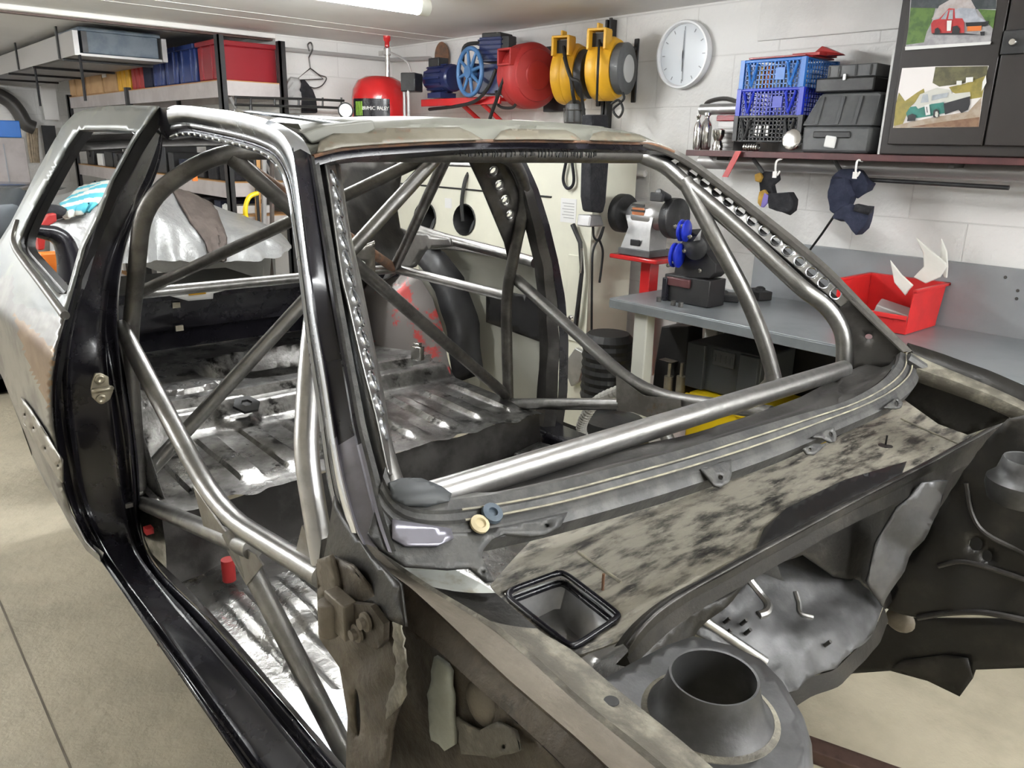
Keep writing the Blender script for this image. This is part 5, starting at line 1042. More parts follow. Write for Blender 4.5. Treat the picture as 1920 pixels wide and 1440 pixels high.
b = NB(); bx(b, xf+.0, xf+.004, y0+.06, y1-.06, z0+.01, z0+.045); slab(b, [(xf-.002, y0+.05, z0+.02), (xf-.002, y1-.05, z0+.02), (xf-.012, y1-.05, z0+.05), (xf-.012, y0+.05, z0+.05)], (.003,0,0)); part('label_slot', b, 'red_plastic', t, smooth=False)
zl4 = lambda L: [(1280+x/3, 480+y/3) for x, y in L]
XFIN = (xf+xb_)/2
def fin(pxs, y, d, label, m='bone_white', nm='fibreglass_fin'):
    b = NB(); P = [at(u, v, x=XFIN+y) for u, v in pxs]; slab(b, P, (d, 0, 0)); return solo(nm, b, m, label, 'fin', smooth=False, bevel=.004)
ym = (y0+y1)/2
fin([(1668,487),(1690,515),(1712,535),(1703,545),(1697,555),(1676,530)], -.03, .01, 'short curved white fin at the near end of the red bin')
fin([(1716,445),(1730,475),(1731,500),(1712,520),(1735,532),(1762,520),(1775,500),(1772,492),(1745,470)], .06, .012, 'tall white horn shaped fin standing in the red bin')
fin([(1764,446),(1775,470),(1777,500),(1775,522),(1768,520),(1762,480)], .10, .01, 'narrow white fin at the right of the red bin')
b = NB(); p = at(1665, 545, x=xf+.1); box(b, (xf+.1, p.y-.04, z0+.055), (.12, .14, .05), Matrix.Rotation(.25, 3, 'X') @ rotz(.3)); solo('grey_block', b, 'rack_metal', 'grey folded plate lying in the front of the red bin', 'plate', smooth=False, bevel=.006)
b = NB(); box(b, (xf+.07, p.y+.07, z0+.03), (.1, .12, .03), rotz(-.3)); solo('black_block', b, 'black_plastic', 'black flat piece under the grey plate in the red bin', 'plate', smooth=False, bevel=.005)
# bench grinder on its red pedestal
GX = 3.06; gp = at(1210, 478, x=GX); GY = gp.y; GZ = gp.z
t = thing('grinder_pedestal', (GX, GY, 0), 'red steel pedestal behind the end of the workbench, under the bench grinder', 'pedestal')
b = NB(); bx(b, GX-.11, GX+.13, GY-.16, GY+.14, GZ-.022, GZ); part('top_plate', b, 'red_gloss', t, bevel=.006)
b = NB(); bx(b, GX-.03, GX+.04, GY-.06, GY+.0, .02, GZ-.022); bx(b, GX-.045, GX-.03, GY-.075, GY-.055, GZ-.2, GZ-.16); part('column', b, 'red_gloss', t, bevel=.004)
b = NB(); bx(b, GX-.16, GX+.16, GY-.2, GY+.16, 0, .02); part('foot_plate', b, 'red_gloss', t, bevel=.004)
t = thing('bench_grinder', (GX, GY, GZ), 'silver twin wheel bench grinder with black guards on the red pedestal', 'bench grinder')
zc = at(1220, 405, x=GX).z; GR = at(1220,380,x=GX-.05).z-zc
b = NB(); lathe(b, (GX, GY-.105, zc), (0,1,0), [(0,0),(.05,0),(.062,.02),(.068,.05),(.068,.15),(.06,.19),(.045,.21),(0,.21)], 30)
slab(b, [(GX-.066, GY-.085, zc), (GX-.066, GY+.085, zc), (GX-.06, GY+.07, zc-.06), (GX-.085, GY+.09, GZ+.035), (GX-.085, GY-.09, GZ+.035), (GX-.06, GY-.07, zc-.06)], (.13, 0, 0)); part('motor_body', b, 'alu', t, smooth=35)
b = NB(); bx(b, GX-.092, GX+.075, GY-.1, GY+.1, GZ+.001, GZ+.035); part('base', b, 'grey_plastic', t, bevel=.004)
for s in (-1, 1):
    b = NB(); lathe(b, (GX, GY+s*.135, zc), (0,s,0), [(.03,0),(.09,.0),(.095,.008),(.095,.045),(.085,.052),(0,.052)], 34); part('wheel_guard', b, 'black_plastic', t)
    b = NB(); cyl(b, (GX, GY+s*.10, zc), (GX, GY+s*.14, zc), .035); part('shaft_collar', b, 'chrome', t)
b = NB(); bx(b, GX-.07, GX-.067, GY-.03, GY+.045, zc+.005, zc+.04); p = part('rating_plate', b, 'plate_orange', t, bevel=.002)
b = NB(); bx(b, GX-.071, GX-.0665, GY-.03, GY+.05, zc+.02, zc+.03); bx(b, GX-.071, GX-.0665, GY-.03, GY+.05, zc+.046, zc+.058); part('plate_print', b, 'mark_dark', t)
b = NB(); bx(b, GX-.088, GX-.08, GY-.03, GY+.03, GZ+.05, GZ+.08); part('switch', b, 'black_rubber', t, bevel=.005)
b = NB(); bx(b, GX-.12, GX-.10, GY-.17, GY-.10, zc+.08, zc+.12); cyl(b, (GX-.02, GY-.13, zc+.09), (GX-.1, GY-.13, zc+.12), .02); part('eye_shield', b, 'black_plastic', t, bevel=.004)
# tube notcher / bender on the bench
NX = BXF+.16; n0 = at(1290, 560, x=NX)
t = thing('tube_bender', (NX, n0.y, BZ), 'black tube bending machine with blue rollers bolted to the workbench', 'tube bender')
def nb(nm, m, u0, v0, u1, v1, x0, x1, bev=.004):
    b = NB(); a = at(u0, (v0+v1)/2, x=x0); c = at(u1, (v0+v1)/2, x=x0); um = (u0+u1)/2; bx(b, x0, x1, c.y, a.y, max(BZ+.001, at(um, v1, x=x0).z), at(um, v0, x=x0).z); return part(nm, b, m, t, bevel=bev)
b = NB(); a = at(1243, 560, x=NX); c = at(1328, 560, x=NX); zt = at(1290, 520, x=NX).z; bx(b, NX, NX+.12, c.y, a.y, BZ+.001, zt); part('base_block', b, 'black_satin', t, bevel=.004)
nb('end_plate', 'black_paint', 1240, 520, 1248, 572, NX-.02, NX+.14); nb('work_piece', 'maroon', 1248, 522, 1292, 538, NX-.012, NX+.02)
b = NB(); P = [at(u, v, x=NX+.02) for u, v in ((1262,522),(1270,470),(1290,430),(1312,445),(1322,470),(1342,495),(1341,512),(1330,522))]; slab(b, P, (.09, 0, 0)); part('side_frame', b, 'black_satin', t, smooth=False, bevel=.004)
for (u, v, r) in ((1288, 432, .044), (1274, 478, .050)):
    b = NB(); p = at(u, v, x=NX-.01); lathe(b, (NX-.03, p.y, p.z), (.25,-.97,0), [(0,-.02),(r*.9,-.02),(r*1.05,-.015),(r*1.05,-.007),(r*.8,-.004),(r*.8,.004),(r*1.05,.007),(r*1.05,.015),(r*.9,.02),(0,.022)], 34); part('roller', b, 'blue_deep', t)
b = NB()
for u, v in ((1280,424),(1267,425),(1294,444),(1284,470),(1254,497),(1262,490),(1313,507)): lathe(b, at(u, v, x=NX-.05), (-1,-.4,0), [(.009,0),(.009,.012),(0,.014)], 8)
part('bolts', b, 'chrome', t)
b = NB(); p = at(1305, 465, x=NX+.0); lathe(b, (NX-.0, p.y, p.z), (-1,-.3,0), [(0,0),(.05,0),(.05,.01),(.03,.02),(0,.022)], 28); part('gear', b, 'black_plastic', t)
b = NB(); p = at(1312, 440, x=NX); slab(b, [at(1300,452,x=NX-.03), at(1315,430,x=NX-.03), at(1312,450,x=NX-.03)], (.004,0,0)); part('guard_flap', b, 'alu', t, smooth=False)
for i, (u, v) in enumerate(((1235, 566), (1262, 573), (1276, 576))):
    p = at(u, v, z=BZ); b = NB(); cyl(b, (p.x, p.y, BZ+.001), (p.x, p.y, BZ+.022), .012, n=6); solo('hex_nut', b, 'pipe_dark', 'loose dark steel nut on the front edge of the workbench', 'nut', 'loose nuts by the tube bender')
# scraps on the bench
def scrap(u, v, s, rot, m, nm, label, cat, tall=.02):
    p = at(u, v, z=BZ+.001); b = NB(); box(b, (p.x, p.y, BZ+.002+tall/2), (s[0], s[1], tall), rotz(rot)); ball(b, (p.x+s[0]*.2, p.y, BZ+.002+tall), tall*.5, (1.4,1.2,.8), 10); solo(nm, b, m, label, cat, bevel=.004)
scrap(1352, 562, (.10, .16), .5, 'black_satin', 'clamp_part', 'black clamp part lying right of the tube bender', 'clamp', .03)
scrap(1420, 560, (.07, .12), -.4, 'black_rubber', 'rubber_mount', 'black rubber mount on the workbench behind the thin brace', 'mount', .04)
scrap(1335, 530, (.05, .08), .2, 'mustard_fabric', 'wire_brush', 'tan wire brush behind the tube bender', 'brush', .04)
scrap(1430, 536, (.16, .05), .8, 'pipe_dark', 'steel_bracket', 'dark steel bracket on the bench by the drilled plate', 'bracket', .025)
scrap(1462, 543, (.06, .10), .2, 'alu', 'cast_housing', 'small alloy housing among the scraps on the bench', 'housing', .045)
scrap(1488, 548, (.05, .06), -.3, 'latch_zinc', 'brass_fitting', 'tan metal fitting among the scraps on the bench', 'fitting', .03)
b = NB(); p = at(1440, 545, z=BZ); cyl(b, (p.x, p.y, BZ+.001), (p.x, p.y, BZ+.07), .012); solo('white_tube', b, 'bone_white', 'short white tube standing among the scraps on the bench', 'tube')
# ---- under the bench
GX0 = BXF+.28
a = at(1290, 700, x=GX0); c = at(1425, 700, x=GX0); gt = at(1355, 652, x=GX0).z; gb = at(1355, 742, x=GX0).z
yb0 = at(1470, 800, x=GX0-.06).y; yb1 = at(1284, 800, x=GX0-.06).y
t = thing('yellow_crate', (GX0+.15, (yb0+yb1)/2, 0), 'yellow plastic crate on the floor under the workbench', 'crate')
b = NB(); bx(b, GX0-.06, GX0+.3, yb0-.05, yb1, .005, gb-.004); part('body', b, 'yellow_base', t, bevel=.012)
b = NB(); bx(b, GX0-.072, GX0-.055, yb0-.06, yb1+.01, gb-.05, gb-.01); part('rim', b, 'yellow_base', t, bevel=.005)
t = thing('storage_box', (GX0+.15, (a.y+c.y)/2, gb), 'dark grey storage box standing on the yellow crate under the workbench', 'box')
b = NB(); bx(b, GX0, GX0+.28, c.y, a.y, gb+.001, gt); part('body', b, 'storage_grey', t, bevel=.008)
for f0_, f1_ in ((0,.26), (.74,1)): b = NB(); bx(b, GX0-.022, GX0+.002, lerp2(a.y, c.y, f1_), lerp2(a.y, c.y, f0_), gb+.004, gt-.004); part('corner_post', b, 'storage_grey', t, bevel=.004)
b = NB(); bx(b, GX0-.012, GX0, lerp2(a.y, c.y, .66), lerp2(a.y, c.y, .36), lerp2(gb, gt, .62), gt-.012)
for k in range(4): y = lerp2(a.y, c.y, .40+.075*k); bx(b, GX0-.016, GX0-.01, y-.003, y+.003, lerp2(gb, gt, .7), gt-.03)
part('grip_panel', b, 'grey_plastic', t, bevel=.003)
HX = BXF+.25
t = thing('hydraulic_press', (HX+.1, at(1255,700,x=HX).y, 0), 'black hydraulic unit with two cylinders under the end of the workbench', 'hydraulic unit')
b = NB(); P = [at(u, v, x=HX+.08) for u, v in ((1240,612),(1290,612),(1285,745),(1222,735),(1228,680))]; slab(b, P, (.12, 0, 0)); part('body', b, 'black_satin', t, smooth=False, bevel=.006)
for u in (1252, 1275):
    b = NB(); p = at(u, 735, x=HX+.05); q = at(u+2, 705, x=HX+.05); r = at(u+2, 680, x=HX+.05); cyl(b, p, (p.x, p.y, q.z), .022); cyl(b, (p.x, p.y, q.z), (p.x, p.y, r.z), .009); part('cylinder', b, 'latch_zinc', t)
b = NB(); p0 = at(1240, 672, x=HX+.05); p1 = at(1265, 680, x=HX+.05); bx(b, HX+.03, HX+.08, p1.y, p0.y, p1.z, p0.z); part('yoke', b, 'post_brown', t, bevel=.004)
b = NB(); p0 = at(1228, 600, x=HX+.2); p1 = at(1270, 605, x=HX+.2); P = [at(u, v, x=HX+.22) for u, v in ((1226,596),(1270,596),(1268,612),(1258,622),(1242,625),(1232,690),(1222,705))]; slab(b, P, (.03,0,0)); solo('plastic_cover', b, 'trim_white', 'white plastic cover under the workbench beside the black hydraulic unit', 'cover', smooth=False, bevel=.004)
# ---- hoses, vacuum on the floor
VX = 2.72; vp = at(1150, 828, z=0); v0 = Vector((min(vp.x, 2.62), 0, 0)); v0.y = at(1150, 800, x=2.44).y
t = thing('shop_vacuum', (2.44, v0.y, 0), 'black workshop vacuum on the floor beyond the far sill', 'vacuum cleaner')
zt = at(1150, 775, x=2.44).z
b = NB(); lathe(b, (2.44, v0.y, .0), (0,0,1), [(0,.0),(.15,.0),(.16,.03),(.155,zt*.8),(.13,zt*.95),(0,zt)], 28); part('drum', b, 'black_plastic', t)
b = NB(); cyl(b, (2.32, v0.y-.1, zt*.7), (2.27, v0.y-.1, zt*.7), .02); bx(b, 2.28, 2.32, v0.y-.06, v0.y+.02, zt*.55, zt*.8); part('clips', b, 'alu', t)
hz = [at(u, v, x=2.26) for u, v in ((1202,724),(1160,733),(1120,752),(1098,780),(1090,805),(1100,830))]
b = NB(); H_ = smoothpath(hz, 12); tube(b, H_, [.024 if i % 2 else .021 for i in range(len(H_))], n=12); solo('ribbed_hose', b, 'hose_grey', 'pale grey ribbed hose curving down to the black vacuum', 'hose', smooth=False)
p = at(1130, 690, x=2.75); b = NB(); lathe(b, (2.78, p.y, p.z-.16), (0,0,1), [(0,0)]+[(.12+.006*(k % 2), .02*k+.001) for k in range(16)]+[(.10,.33),(0,.33)], 24); solo('black_tub', b, 'black_rubber', 'black ribbed tub standing behind the grey ribbed hose', 'tub', smooth=False)

# ---- cream blast cabinet beyond the far side of the shell
BX0 = 2.96; q0 = at(1106, 500, x=BX0); q1 = at(735, 330, x=BX0); BT = at(1000, 300, x=BX0).z+.10
t = thing('blast_cabinet', (3.0, (q0.y+q1.y)/2, 0), 'tall cream sandblasting cabinet with two dark arm holes beyond the shell', 'cabinet')
ys, zs = at(760, 345, x=BX0), at(840, 352, x=BX0).z
def bb(u, v, x=BX0): return at(u, v, x=x)
b = NB(); hol = []
hs_ = [ring2(798,409,20,30,22), ring2(872,412,20,29,22)]
def plane3(u, v): return bb(u, v)
zc_ = .12
A_ = [(q0.y, zc_), (q1.y, zc_), (q1.y, zs), (q0.y, zs)]
def toyz(u, v): p = bb(u, v); return (p.y, p.z)
holes = [[toyz(u, v) for u, v in h] for h in hs_]
sheet(b, A_, lambda y, z: Vector((BX0, y, z)), holes=holes, step=.09)
part('front_panel', b, 'cream_cabinet', t, thick=.004, smooth=False)
b = NB(); slab(b, [(BX0, q0.y, zc_), (BX0, q0.y, zs), (BX0, q0.y, BT), (WX-.06, q0.y, BT), (WX-.06, q0.y, zc_)], (0, .012, 0)); part('side_panel', b, 'cream_cabinet', t, smooth=False); b = NB(); slab(b, [(BX0, q1.y, zc_), (BX0, q1.y, zs), (BX0, q1.y, BT), (WX-.06, q1.y, BT), (WX-.06, q1.y, zc_)], (0, -.012, 0)); part('side_panel', b, 'cream_cabinet', t, smooth=False)
b = NB(); slab(b, [(BX0, q0.y, zs), (BX0, q1.y, zs), (BX0, q1.y, BT), (BX0, q0.y, BT)], (.012, 0, 0)); bx(b, BX0, WX-.06, q0.y, q1.y, BT-.012, BT); part('lid', b, 'cream_cabinet', t, smooth=False)
b = NB(); bx(b, BX0-.008, BX0+.004, q0.y+.3, q1.y-.1, zs-.005, zs+.005); part('lid_seal', b, 'black_rubber', t, bevel=.003)
for h in holes:
    b = NB(); cy = sum(p[0] for p in h)/len(h); cz = sum(p[1] for p in h)/len(h); ry = max(abs(p[0]-cy) for p in h); rz = max(abs(p[1]-cz) for p in h); L = len(h)
    rings = [[Vector((BX0+dx, cy+(p[0]-cy)*s, cz+(p[1]-cz)*s)) for p in h+[h[0]]] for dx, s in ((-.006,1.05),(-.012,1.0),(-.004,.94),(.05,.93),(.2,.8))]
    loft(b, rings, same=True); part('arm_hole_ring', b, 'black_rubber', t)
    b = NB(); tube(b, smoothpath([(BX0+.2, cy, cz-.02), (BX0+.1, cy-.02, cz-.03), (BX0+.03, cy-.06, cz-.1)], 6), [.045]*13, n=14); part('rubber_glove', b, 'grey_plastic', t)
b = NB(); p = bb(841, 381); bx(b, BX0-.003, BX0-.001, p.y-.035, p.y+.035, p.z-.03, p.z+.03); part('warning_label', b, 'paper', t, smooth=False)
b = NB(); bx(b, BX0+.02, WX-.08, q0.y+.05, q1.y-.05, .0, .12); part('plinth', b, 'black_satin', t)
b = NB(); a = at(872, 410, x=BX0-.02); tube(b, smoothpath([at(868,415,x=BX0-.03), at(866,380,x=BX0-.03), at(872,340,x=BX0-.02), at(884,312,x=BX0+.05), at(890,280,x=BX0+.2)], 6), .012, n=8); part('air_hose', b, 'black_rubber', t)
p0 = bb(1053, 371); p1 = bb(1080, 419); b = NB(); bx(b, BX0-.004, BX0-.0025, p1.y, p0.y, p1.z, p0.z); pst = solo('instruction_sheet', b, 'paper', 'printed instruction sheet stuck on the cream sandblasting cabinet', 'notice', smooth=False)
for k in range(6):
    z = lerp2(p0.z, p1.z, .2+.12*k); b = NB(); bx(b, BX0-.0055, BX0-.0045, lerp2(p1.y, p0.y, .12), lerp2(p1.y, p0.y, .88-.1*(k % 2)), z-.002, z+.002); part('print_line', b, 'paper_print', pst, smooth=False)
b = NB(); bx(b, BX0-.012, BX0, bb(1092, 480).y, bb(1068, 480).y, bb(1080, 640).z, bb(1080, 478).z); part('service_door', b, 'cream_cabinet', t, bevel=.003)
b = NB(); tube(b, [bb(1074,421,BX0-.03), bb(1088,455,BX0-.03), bb(1091,510,BX0-.035), bb(1082,590,BX0-.035), bb(1079,615,BX0-.03)], [.014,.012,.011,.013,.013], n=10); lv = solo('door_lever', b, 'black_plastic', 'black and silver lever on the door edge of the cream cabinet', 'lever')
b = NB(); cyl(b, bb(1091,465,BX0-.047), bb(1088,512,BX0-.047), .006); part('chrome_strip', b, 'chrome', lv)
b = NB(); lathe(b, bb(1073, 598, BX0-.02), (-1,0,0), [(.022,0),(.022,.012),(.01,.016),(0,.016)], 16); part('pivot_bolt', b, 'chrome', lv)
b = NB(); P = [bb(u, v, BX0-.03) for u, v in ((1064,672),(1078,652),(1092,660),(1093,690),(1085,715),(1070,725),(1062,705))]; slab(b, P, (.03, 0, 0)); solo('cast_bracket', b, 'alu', 'silver cast bracket hanging below the black lever', 'bracket', smooth=False, bevel=.006)
# ---- reels and rail on the wall
def ywall(u, v, x): p = at(u, v, x=x); return p
# vertical black rail
ru = ywall(1140, 120, WX-.03)
t = thing('wall_rail', (WX, ru.y, 1.2), 'black vertical steel rail fixed to the wall behind the right yellow reel', 'rail')
b = NB(); bx(b, WX-.045, WX-.001, ru.y-.022, ru.y-.006, 1.2, 2.24); bx(b, WX-.045, WX-.001, ru.y+.006, ru.y+.022, 1.2, 2.24); part('rail_pair', b, 'black_satin', t, bevel=.002)
b = NB(); bx(b, WX-.03, WX-.02, ru.y-.008, ru.y+.008, 2.0, 2.25); part('drop_rod', b, 'pipe_dark', t)
# red hose reel
rc = at(992, 143, x=WX-.22); AX = Vector((-.18,-1,0)).normalized()
t = thing('hose_reel', (WX, rc.y, rc.z), 'round red air hose reel hanging on the wall', 'hose reel')
RR = .172
b = NB(); lathe(b, rc+AX*-.085, AX, [(0,0),(RR*.82,0),(RR*.96,.012),(RR,.03),(RR,.078),(RR*.985,.08),(RR*.985,.088),(RR,.09),(RR,.13),(RR*.93,.152),(RR*.80,.164),(RR*.78,.172),(RR*.45,.178),(RR*.42,.184),(0,.186)], 56); part('casing', b, 'red_matte', t, smooth=35)
o = at(960, 108, x=rc.x-.12); b = NB(); rz_ = Matrix.Rotation(math.radians(8), 3, 'Z'); R2 = .052
for dx, dz, sx, sz in ((0,.038,.11,.012),(0,-.038,.11,.012),(-.05,0,.012,.088),(.05,0,.012,.088)): box(b, Vector((o.x, o.y, o.z))+Vector((.0, -dx, dz)), (.12, sx, sz))
part('hose_outlet', b, 'red_matte', t, bevel=.003)
b = NB(); box(b, Vector((o.x+.045, o.y, o.z)), (.02, .09, .07)); part('outlet_roller', b, 'black_rubber', t)
b = NB(); slab(b, [(WX-.06, rc.y-.2, rc.z-.14), (WX-.06, rc.y-.2, rc.z+.13), (WX-.06, rc.y-.13, rc.z+.17), (WX-.06, rc.y+.05, rc.z+.17), (WX-.06, rc.y+.05, rc.z-.18), (WX-.06, rc.y-.13, rc.z-.18)], (.055,0,0)); part('wall_bracket', b, 'black_satin', t, smooth=False, bevel=.004)
b = NB(); tube(b, smoothpath([Vector((o.x, o.y, o.z)), at(944,150,x=rc.x-.16), at(930,190,x=rc.x-.12), at(918,225,x=rc.x-.1), at(912,262,x=rc.x-.1)], 6), .010, n=10); part('air_hose', b, 'black_rubber', t)
def yreel(u, v, label, black_side, hang):
    c = at(u, v, x=WX-.20); ax = Vector((.30,-.95,0)).normalized(); side_ = Vector((.95,.30,0)).normalized()
    t = thing('cable_reel', (WX, c.y, c.z), label, 'cable reel', 'yellow reels on the wall')
    r = .135; b = NB(); lathe(b, c-ax*.075, ax, [(0,0),(r*.78,.0),(r*.95,.015),(r,.035),(r,.07),(r*.985,.073),(r,.076),(r,.11),(r*.9,.14),(0,.145)], 44)
    bmesh.ops.scale(b, vec=(1,1,1.12), space=Matrix.Translation(-c), verts=b.verts); part('casing', b, 'yellow_plastic', t, smooth=35)
    o = c-side_*.105+Vector((0,0,.125)); R_ = Matrix((side_, ax, Vector((0,0,1)))).transposed(); b = NB()
    for dy, dz, sy, sz in ((0,.045,.10,.012),(-.045,0,.014,.09),(.045,0,.014,.09)): box(b, o+R_ @ Vector((0, dy, dz)), (.075, sy, sz), R_)
    box(b, o+R_ @ Vector((-.0,0,.06)), (.05,.012,.03), R_); part('cable_outlet', b, 'yellow_plastic', t, bevel=.003)
    b = NB(); box(b, o+R_ @ Vector((.02,0,-.005)), (.04,.08,.075), R_); part('outlet_roller', b, 'black_rubber', t)
    b = NB(); lathe(b, c+ax*.066, ax, [(r*.85,0),(r*.9,.005),(r*.9,.045),(r*.8,.052),(0,.052)], 40); part('side_drum', b, black_side, t)
    if hang == 'label':
        b = NB(); lathe(b, c+ax*.118, ax, [(r*.48,.0),(r*.48,.003),(0,.003)], 30); part('round_label', b, 'paper_print', t)
    b = NB(); bx(b, WX-.012, WX-.002, c.y-.035, c.y-.005, c.z-.15, c.z+.16); bx(b, WX-.17, WX-.012, c.y-.03, c.y-.015, c.z+.1, c.z+.12); part('wall_bracket', b, 'black_satin', t, bevel=.004)
    return t, c, o
t1, c1, o1 = yreel(1072, 140, 'yellow cable reel with a cage lamp tied under it, left of the two', 'black_plastic', '')
b = NB(); tube(b, smoothpath([o1, at(1062,120,x=WX-.33), at(1070,145,x=WX-.36), at(1074,175,x=WX-.35), at(1078,195,x=WX-.3)], 6), .010, n=8); tube(b, smoothpath([at(1058,108,x=WX-.33), at(1070,145,x=WX-.37), at(1086,155,x=WX-.36), at(1092,190,x=WX-.3), at(1095,215,x=WX-.28)], 6), .009, n=8); part('cable', b, 'black_rubber', t1)
lp = at(1077, 207, x=WX-.28); t = thing('inspection_lamp', (lp.x, lp.y, lp.z-.1), 'dark caged inspection lamp hanging under the left yellow reel', 'lamp')
b = NB(); lathe(b, lp-Vector((0,0,.1)), (0,0,1), [(0,0),(.03,.0),(.045,.03),(.05,.10),(.045,.13),(.02,.15),(0,.15)], 22); part('lens', b, 'grey_plastic', t)
b = NB()
for k in range(8):
    an = k*math.pi/4; d = Vector((math.cos(an), math.sin(an), 0)); tube(b, [lp+d*.03-Vector((0,0,.105)), lp+d*.05-Vector((0,0,.06)), lp+d*.055+Vector((0,0,.01))], .003, n=6)
for z, r in ((-.06,.05), (.0,.055)): tube(b, [lp+Vector((r*math.cos(k*math.pi/8), r*math.sin(k*math.pi/8), z)) for k in range(16)], .003, n=6, closed=True)
part('wire_cage', b, 'pipe_dark', t)
t2, c2, o2 = yreel(1138, 130, 'yellow cable reel with a round pale label, right of the two', 'grey_plastic', 'label')
b = NB(); tube(b, smoothpath([o2, at(1121,130,x=WX-.36), at(1120,160,x=WX-.34), at(1119,190,x=WX-.3)], 6), .006, n=8); tube(b, smoothpath([at(1163,165,x=WX-.2), at(1170,185,x=WX-.2), at(1150,205,x=WX-.2), at(1160,220,x=WX-.2), at(1168,205,x=WX-.2), at(1160,188,x=WX-.2), at(1146,195,x=WX-.2)], 6), .006, n=8); part('cable', b, 'black_rubber', t2)
# black bundle and cords hanging by the cabinet edge
def hangs(nm, m, label, cat, pxs, x, r, rad=None):
    b = NB(); tube(b, smoothpath([at(u, v, x=x) if x else at(u, v, y=YC+.05) for u, v in pxs], 6), r, n=10); return solo(nm, b, m, label, cat)
YC = q0.y-.09
b = NB(); P = [at(u, v, y=YC) for u, v in ((1110,215),(1142,215),(1143,300),(1137,380),(1132,400),(1110,398),(1106,370),(1108,300))]; slab(b, P, (0,.07,0)); solo('strap_bundle', b, 'black_fabric', 'long black bundle of straps hanging on the wall rail', 'straps', smooth=False, bevel=.012)
b = NB(); P = [at(u, v, y=YC) for u, v in ((1107,404),(1128,404),(1133,424),(1104,426))]; slab(b, P, (0,.085,0)); solo('junction_box', b, 'alu', 'small grey junction box below the black strap bundle', 'box', smooth=False, bevel=.006)
hangs('power_cord', 'black_rubber', 'black power cord looping from the junction box down to the floor', 'cord', ((1112,425),(1114,445),(1124,450),(1132,425),(1124,445),(1112,470),(1110,520),(1109,640),(1108,720)), None, .006)
hangs('plug_cord', 'black_rubber', 'short black cord ending in a plug beside the long power cord', 'cord', ((1124,450),(1130,470),(1128,500),(1124,530)), None, .006)
hangs('webbing_loop', 'black_fabric', 'black webbing loop hanging above the notice on the cream cabinet', 'strap', ((1062,300),(1056,335),(1062,352),(1072,350),(1076,335),(1072,300)), BX0-.02, .008)
hangs('rubber_strap', 'black_fabric', 'black strap loop hanging from the white conduit', 'strap', ((1170,325),(1152,360),(1150,380),(1158,378),(1168,340)), WX-.08, .008)
b = NB(); P = [at(u, v, x=WX-.1) for u, v in ((1164,322),(1172,322),(1168,380),(1166,445),(1152,448),(1156,380))]; slab(b, P, (.03,0,0)); solo('brush_handle', b, 'black_plastic', 'long black handle hanging from the white conduit', 'handle', smooth=False, bevel=.006)
b = NB(); tube(b, [at(1172,325,x=WX-.06), at(1180,350,x=WX-.06), at(1182,368,x=WX-.06)], .01, n=8); solo('grey_strap', b, 'grey_plastic', 'short grey strap hanging beside the long black handle', 'strap')

# ---- compressor
TX = 2.98; tc_ = at(712, 180, x=TX)
tt = thing('air_receiver', (TX, tc_.y, BT), 'red domed compressed air tank with a printed label band', 'tank')
zt = at(712, 142, x=TX).z; r = .185
b = NB(); z0 = BT+.03; lathe(b, (TX, tc_.y, z0), (0,0,1), [(0,0),(r*.7,.01),(r,.05),(r,zt-z0-.14),(r*.96,zt-z0-.09),(r*.8,zt-z0-.035),(r*.5,zt-z0-.007),(0,zt-z0)], 44); part('tank', b, 'red_gloss', tt)
b = NB()
for k in range(3):
    an = k*2.1; d = Vector((math.cos(an), math.sin(an), 0)); tube(b, [Vector((TX, tc_.y, BT+.06))+d*.15, Vector((TX, tc_.y, BT+.004))+d*.16], .018, n=8)
part('tank_legs', b, 'red_gloss', tt)
zl0, zl1 = at(690, 217, x=TX-.13).z, at(690, 185, x=TX-.13).z; cd_ = (EYE-Vector((TX, tc_.y, 1.6))); a0 = math.atan2(cd_.y, cd_.x)
def arc(z, a, c, rr=r+.001, n=18): return [Vector((TX+rr*math.cos(lerp2(a, c, k/n)), tc_.y+rr*math.sin(lerp2(a, c, k/n)), z)) for k in range(n+1)]
b = NB(); loft(b, [arc(zl0-.03, a0-1.2, a0+.35), arc(zl1, a0-1.2, a0+.35)], same=True); lb = part('label_band', b, 'black_paint', tt, label='black label band with white lettering')
for k in range(5):
    b = NB(); an = a0-1.0+.075*k; loft(b, [arc(zl0, an, an+.035, r+.002, 3), arc(zl1-.018, an, an+.035, r+.002, 3)], same=True); part('label_bar', b, 'lime', lb)
for k, chh in enumerate('BRAMIC RALEY'):
    if chh == ' ': continue
    an = a0-.62+.08*k; n_ = Vector((math.cos(an), math.sin(an), 0)); tx = Vector((-math.sin(an), math.cos(an), 0)); Rm = Matrix((tx, Vector((0,0,1)), n_)).transposed()
    text('label_letter', chh, .032, Vector((TX, tc_.y, (zl0+zl1)/2-.008))+n_*(r+.002), Rm, 'paper', lb, .0003)
vx = Vector((TX, at(727,142,x=TX).y, zt-.01)); b = NB(); cyl(b, vx, vx+Vector((0,0,.13)), .016); lathe(b, vx+Vector((0,0,.13)), (0,0,1), [(.024,0),(.024,.04),(.014,.05),(0,.05)], 14); bx(b, vx.x-.01, vx.x+.01, vx.y, vx.y+.09, vx.z+.13, vx.z+.16); part('outlet_valve', b, 'chrome', tt)
b = NB(); lathe(b, vx+Vector((0,0,.18)), (0,0,1), [(.016,0),(.016,.03),(.024,.04),(.024,.075),(0,.08)], 16); part('valve_knob', b, 'red_gloss', tt)
sw = at(772, 155, x=TX-.02); b = NB(); box(b, (TX-.02, sw.y, sw.z), (.11, .1, .11), rotz(.5)); part('pressure_switch', b, 'black_plastic', tt, bevel=.006)
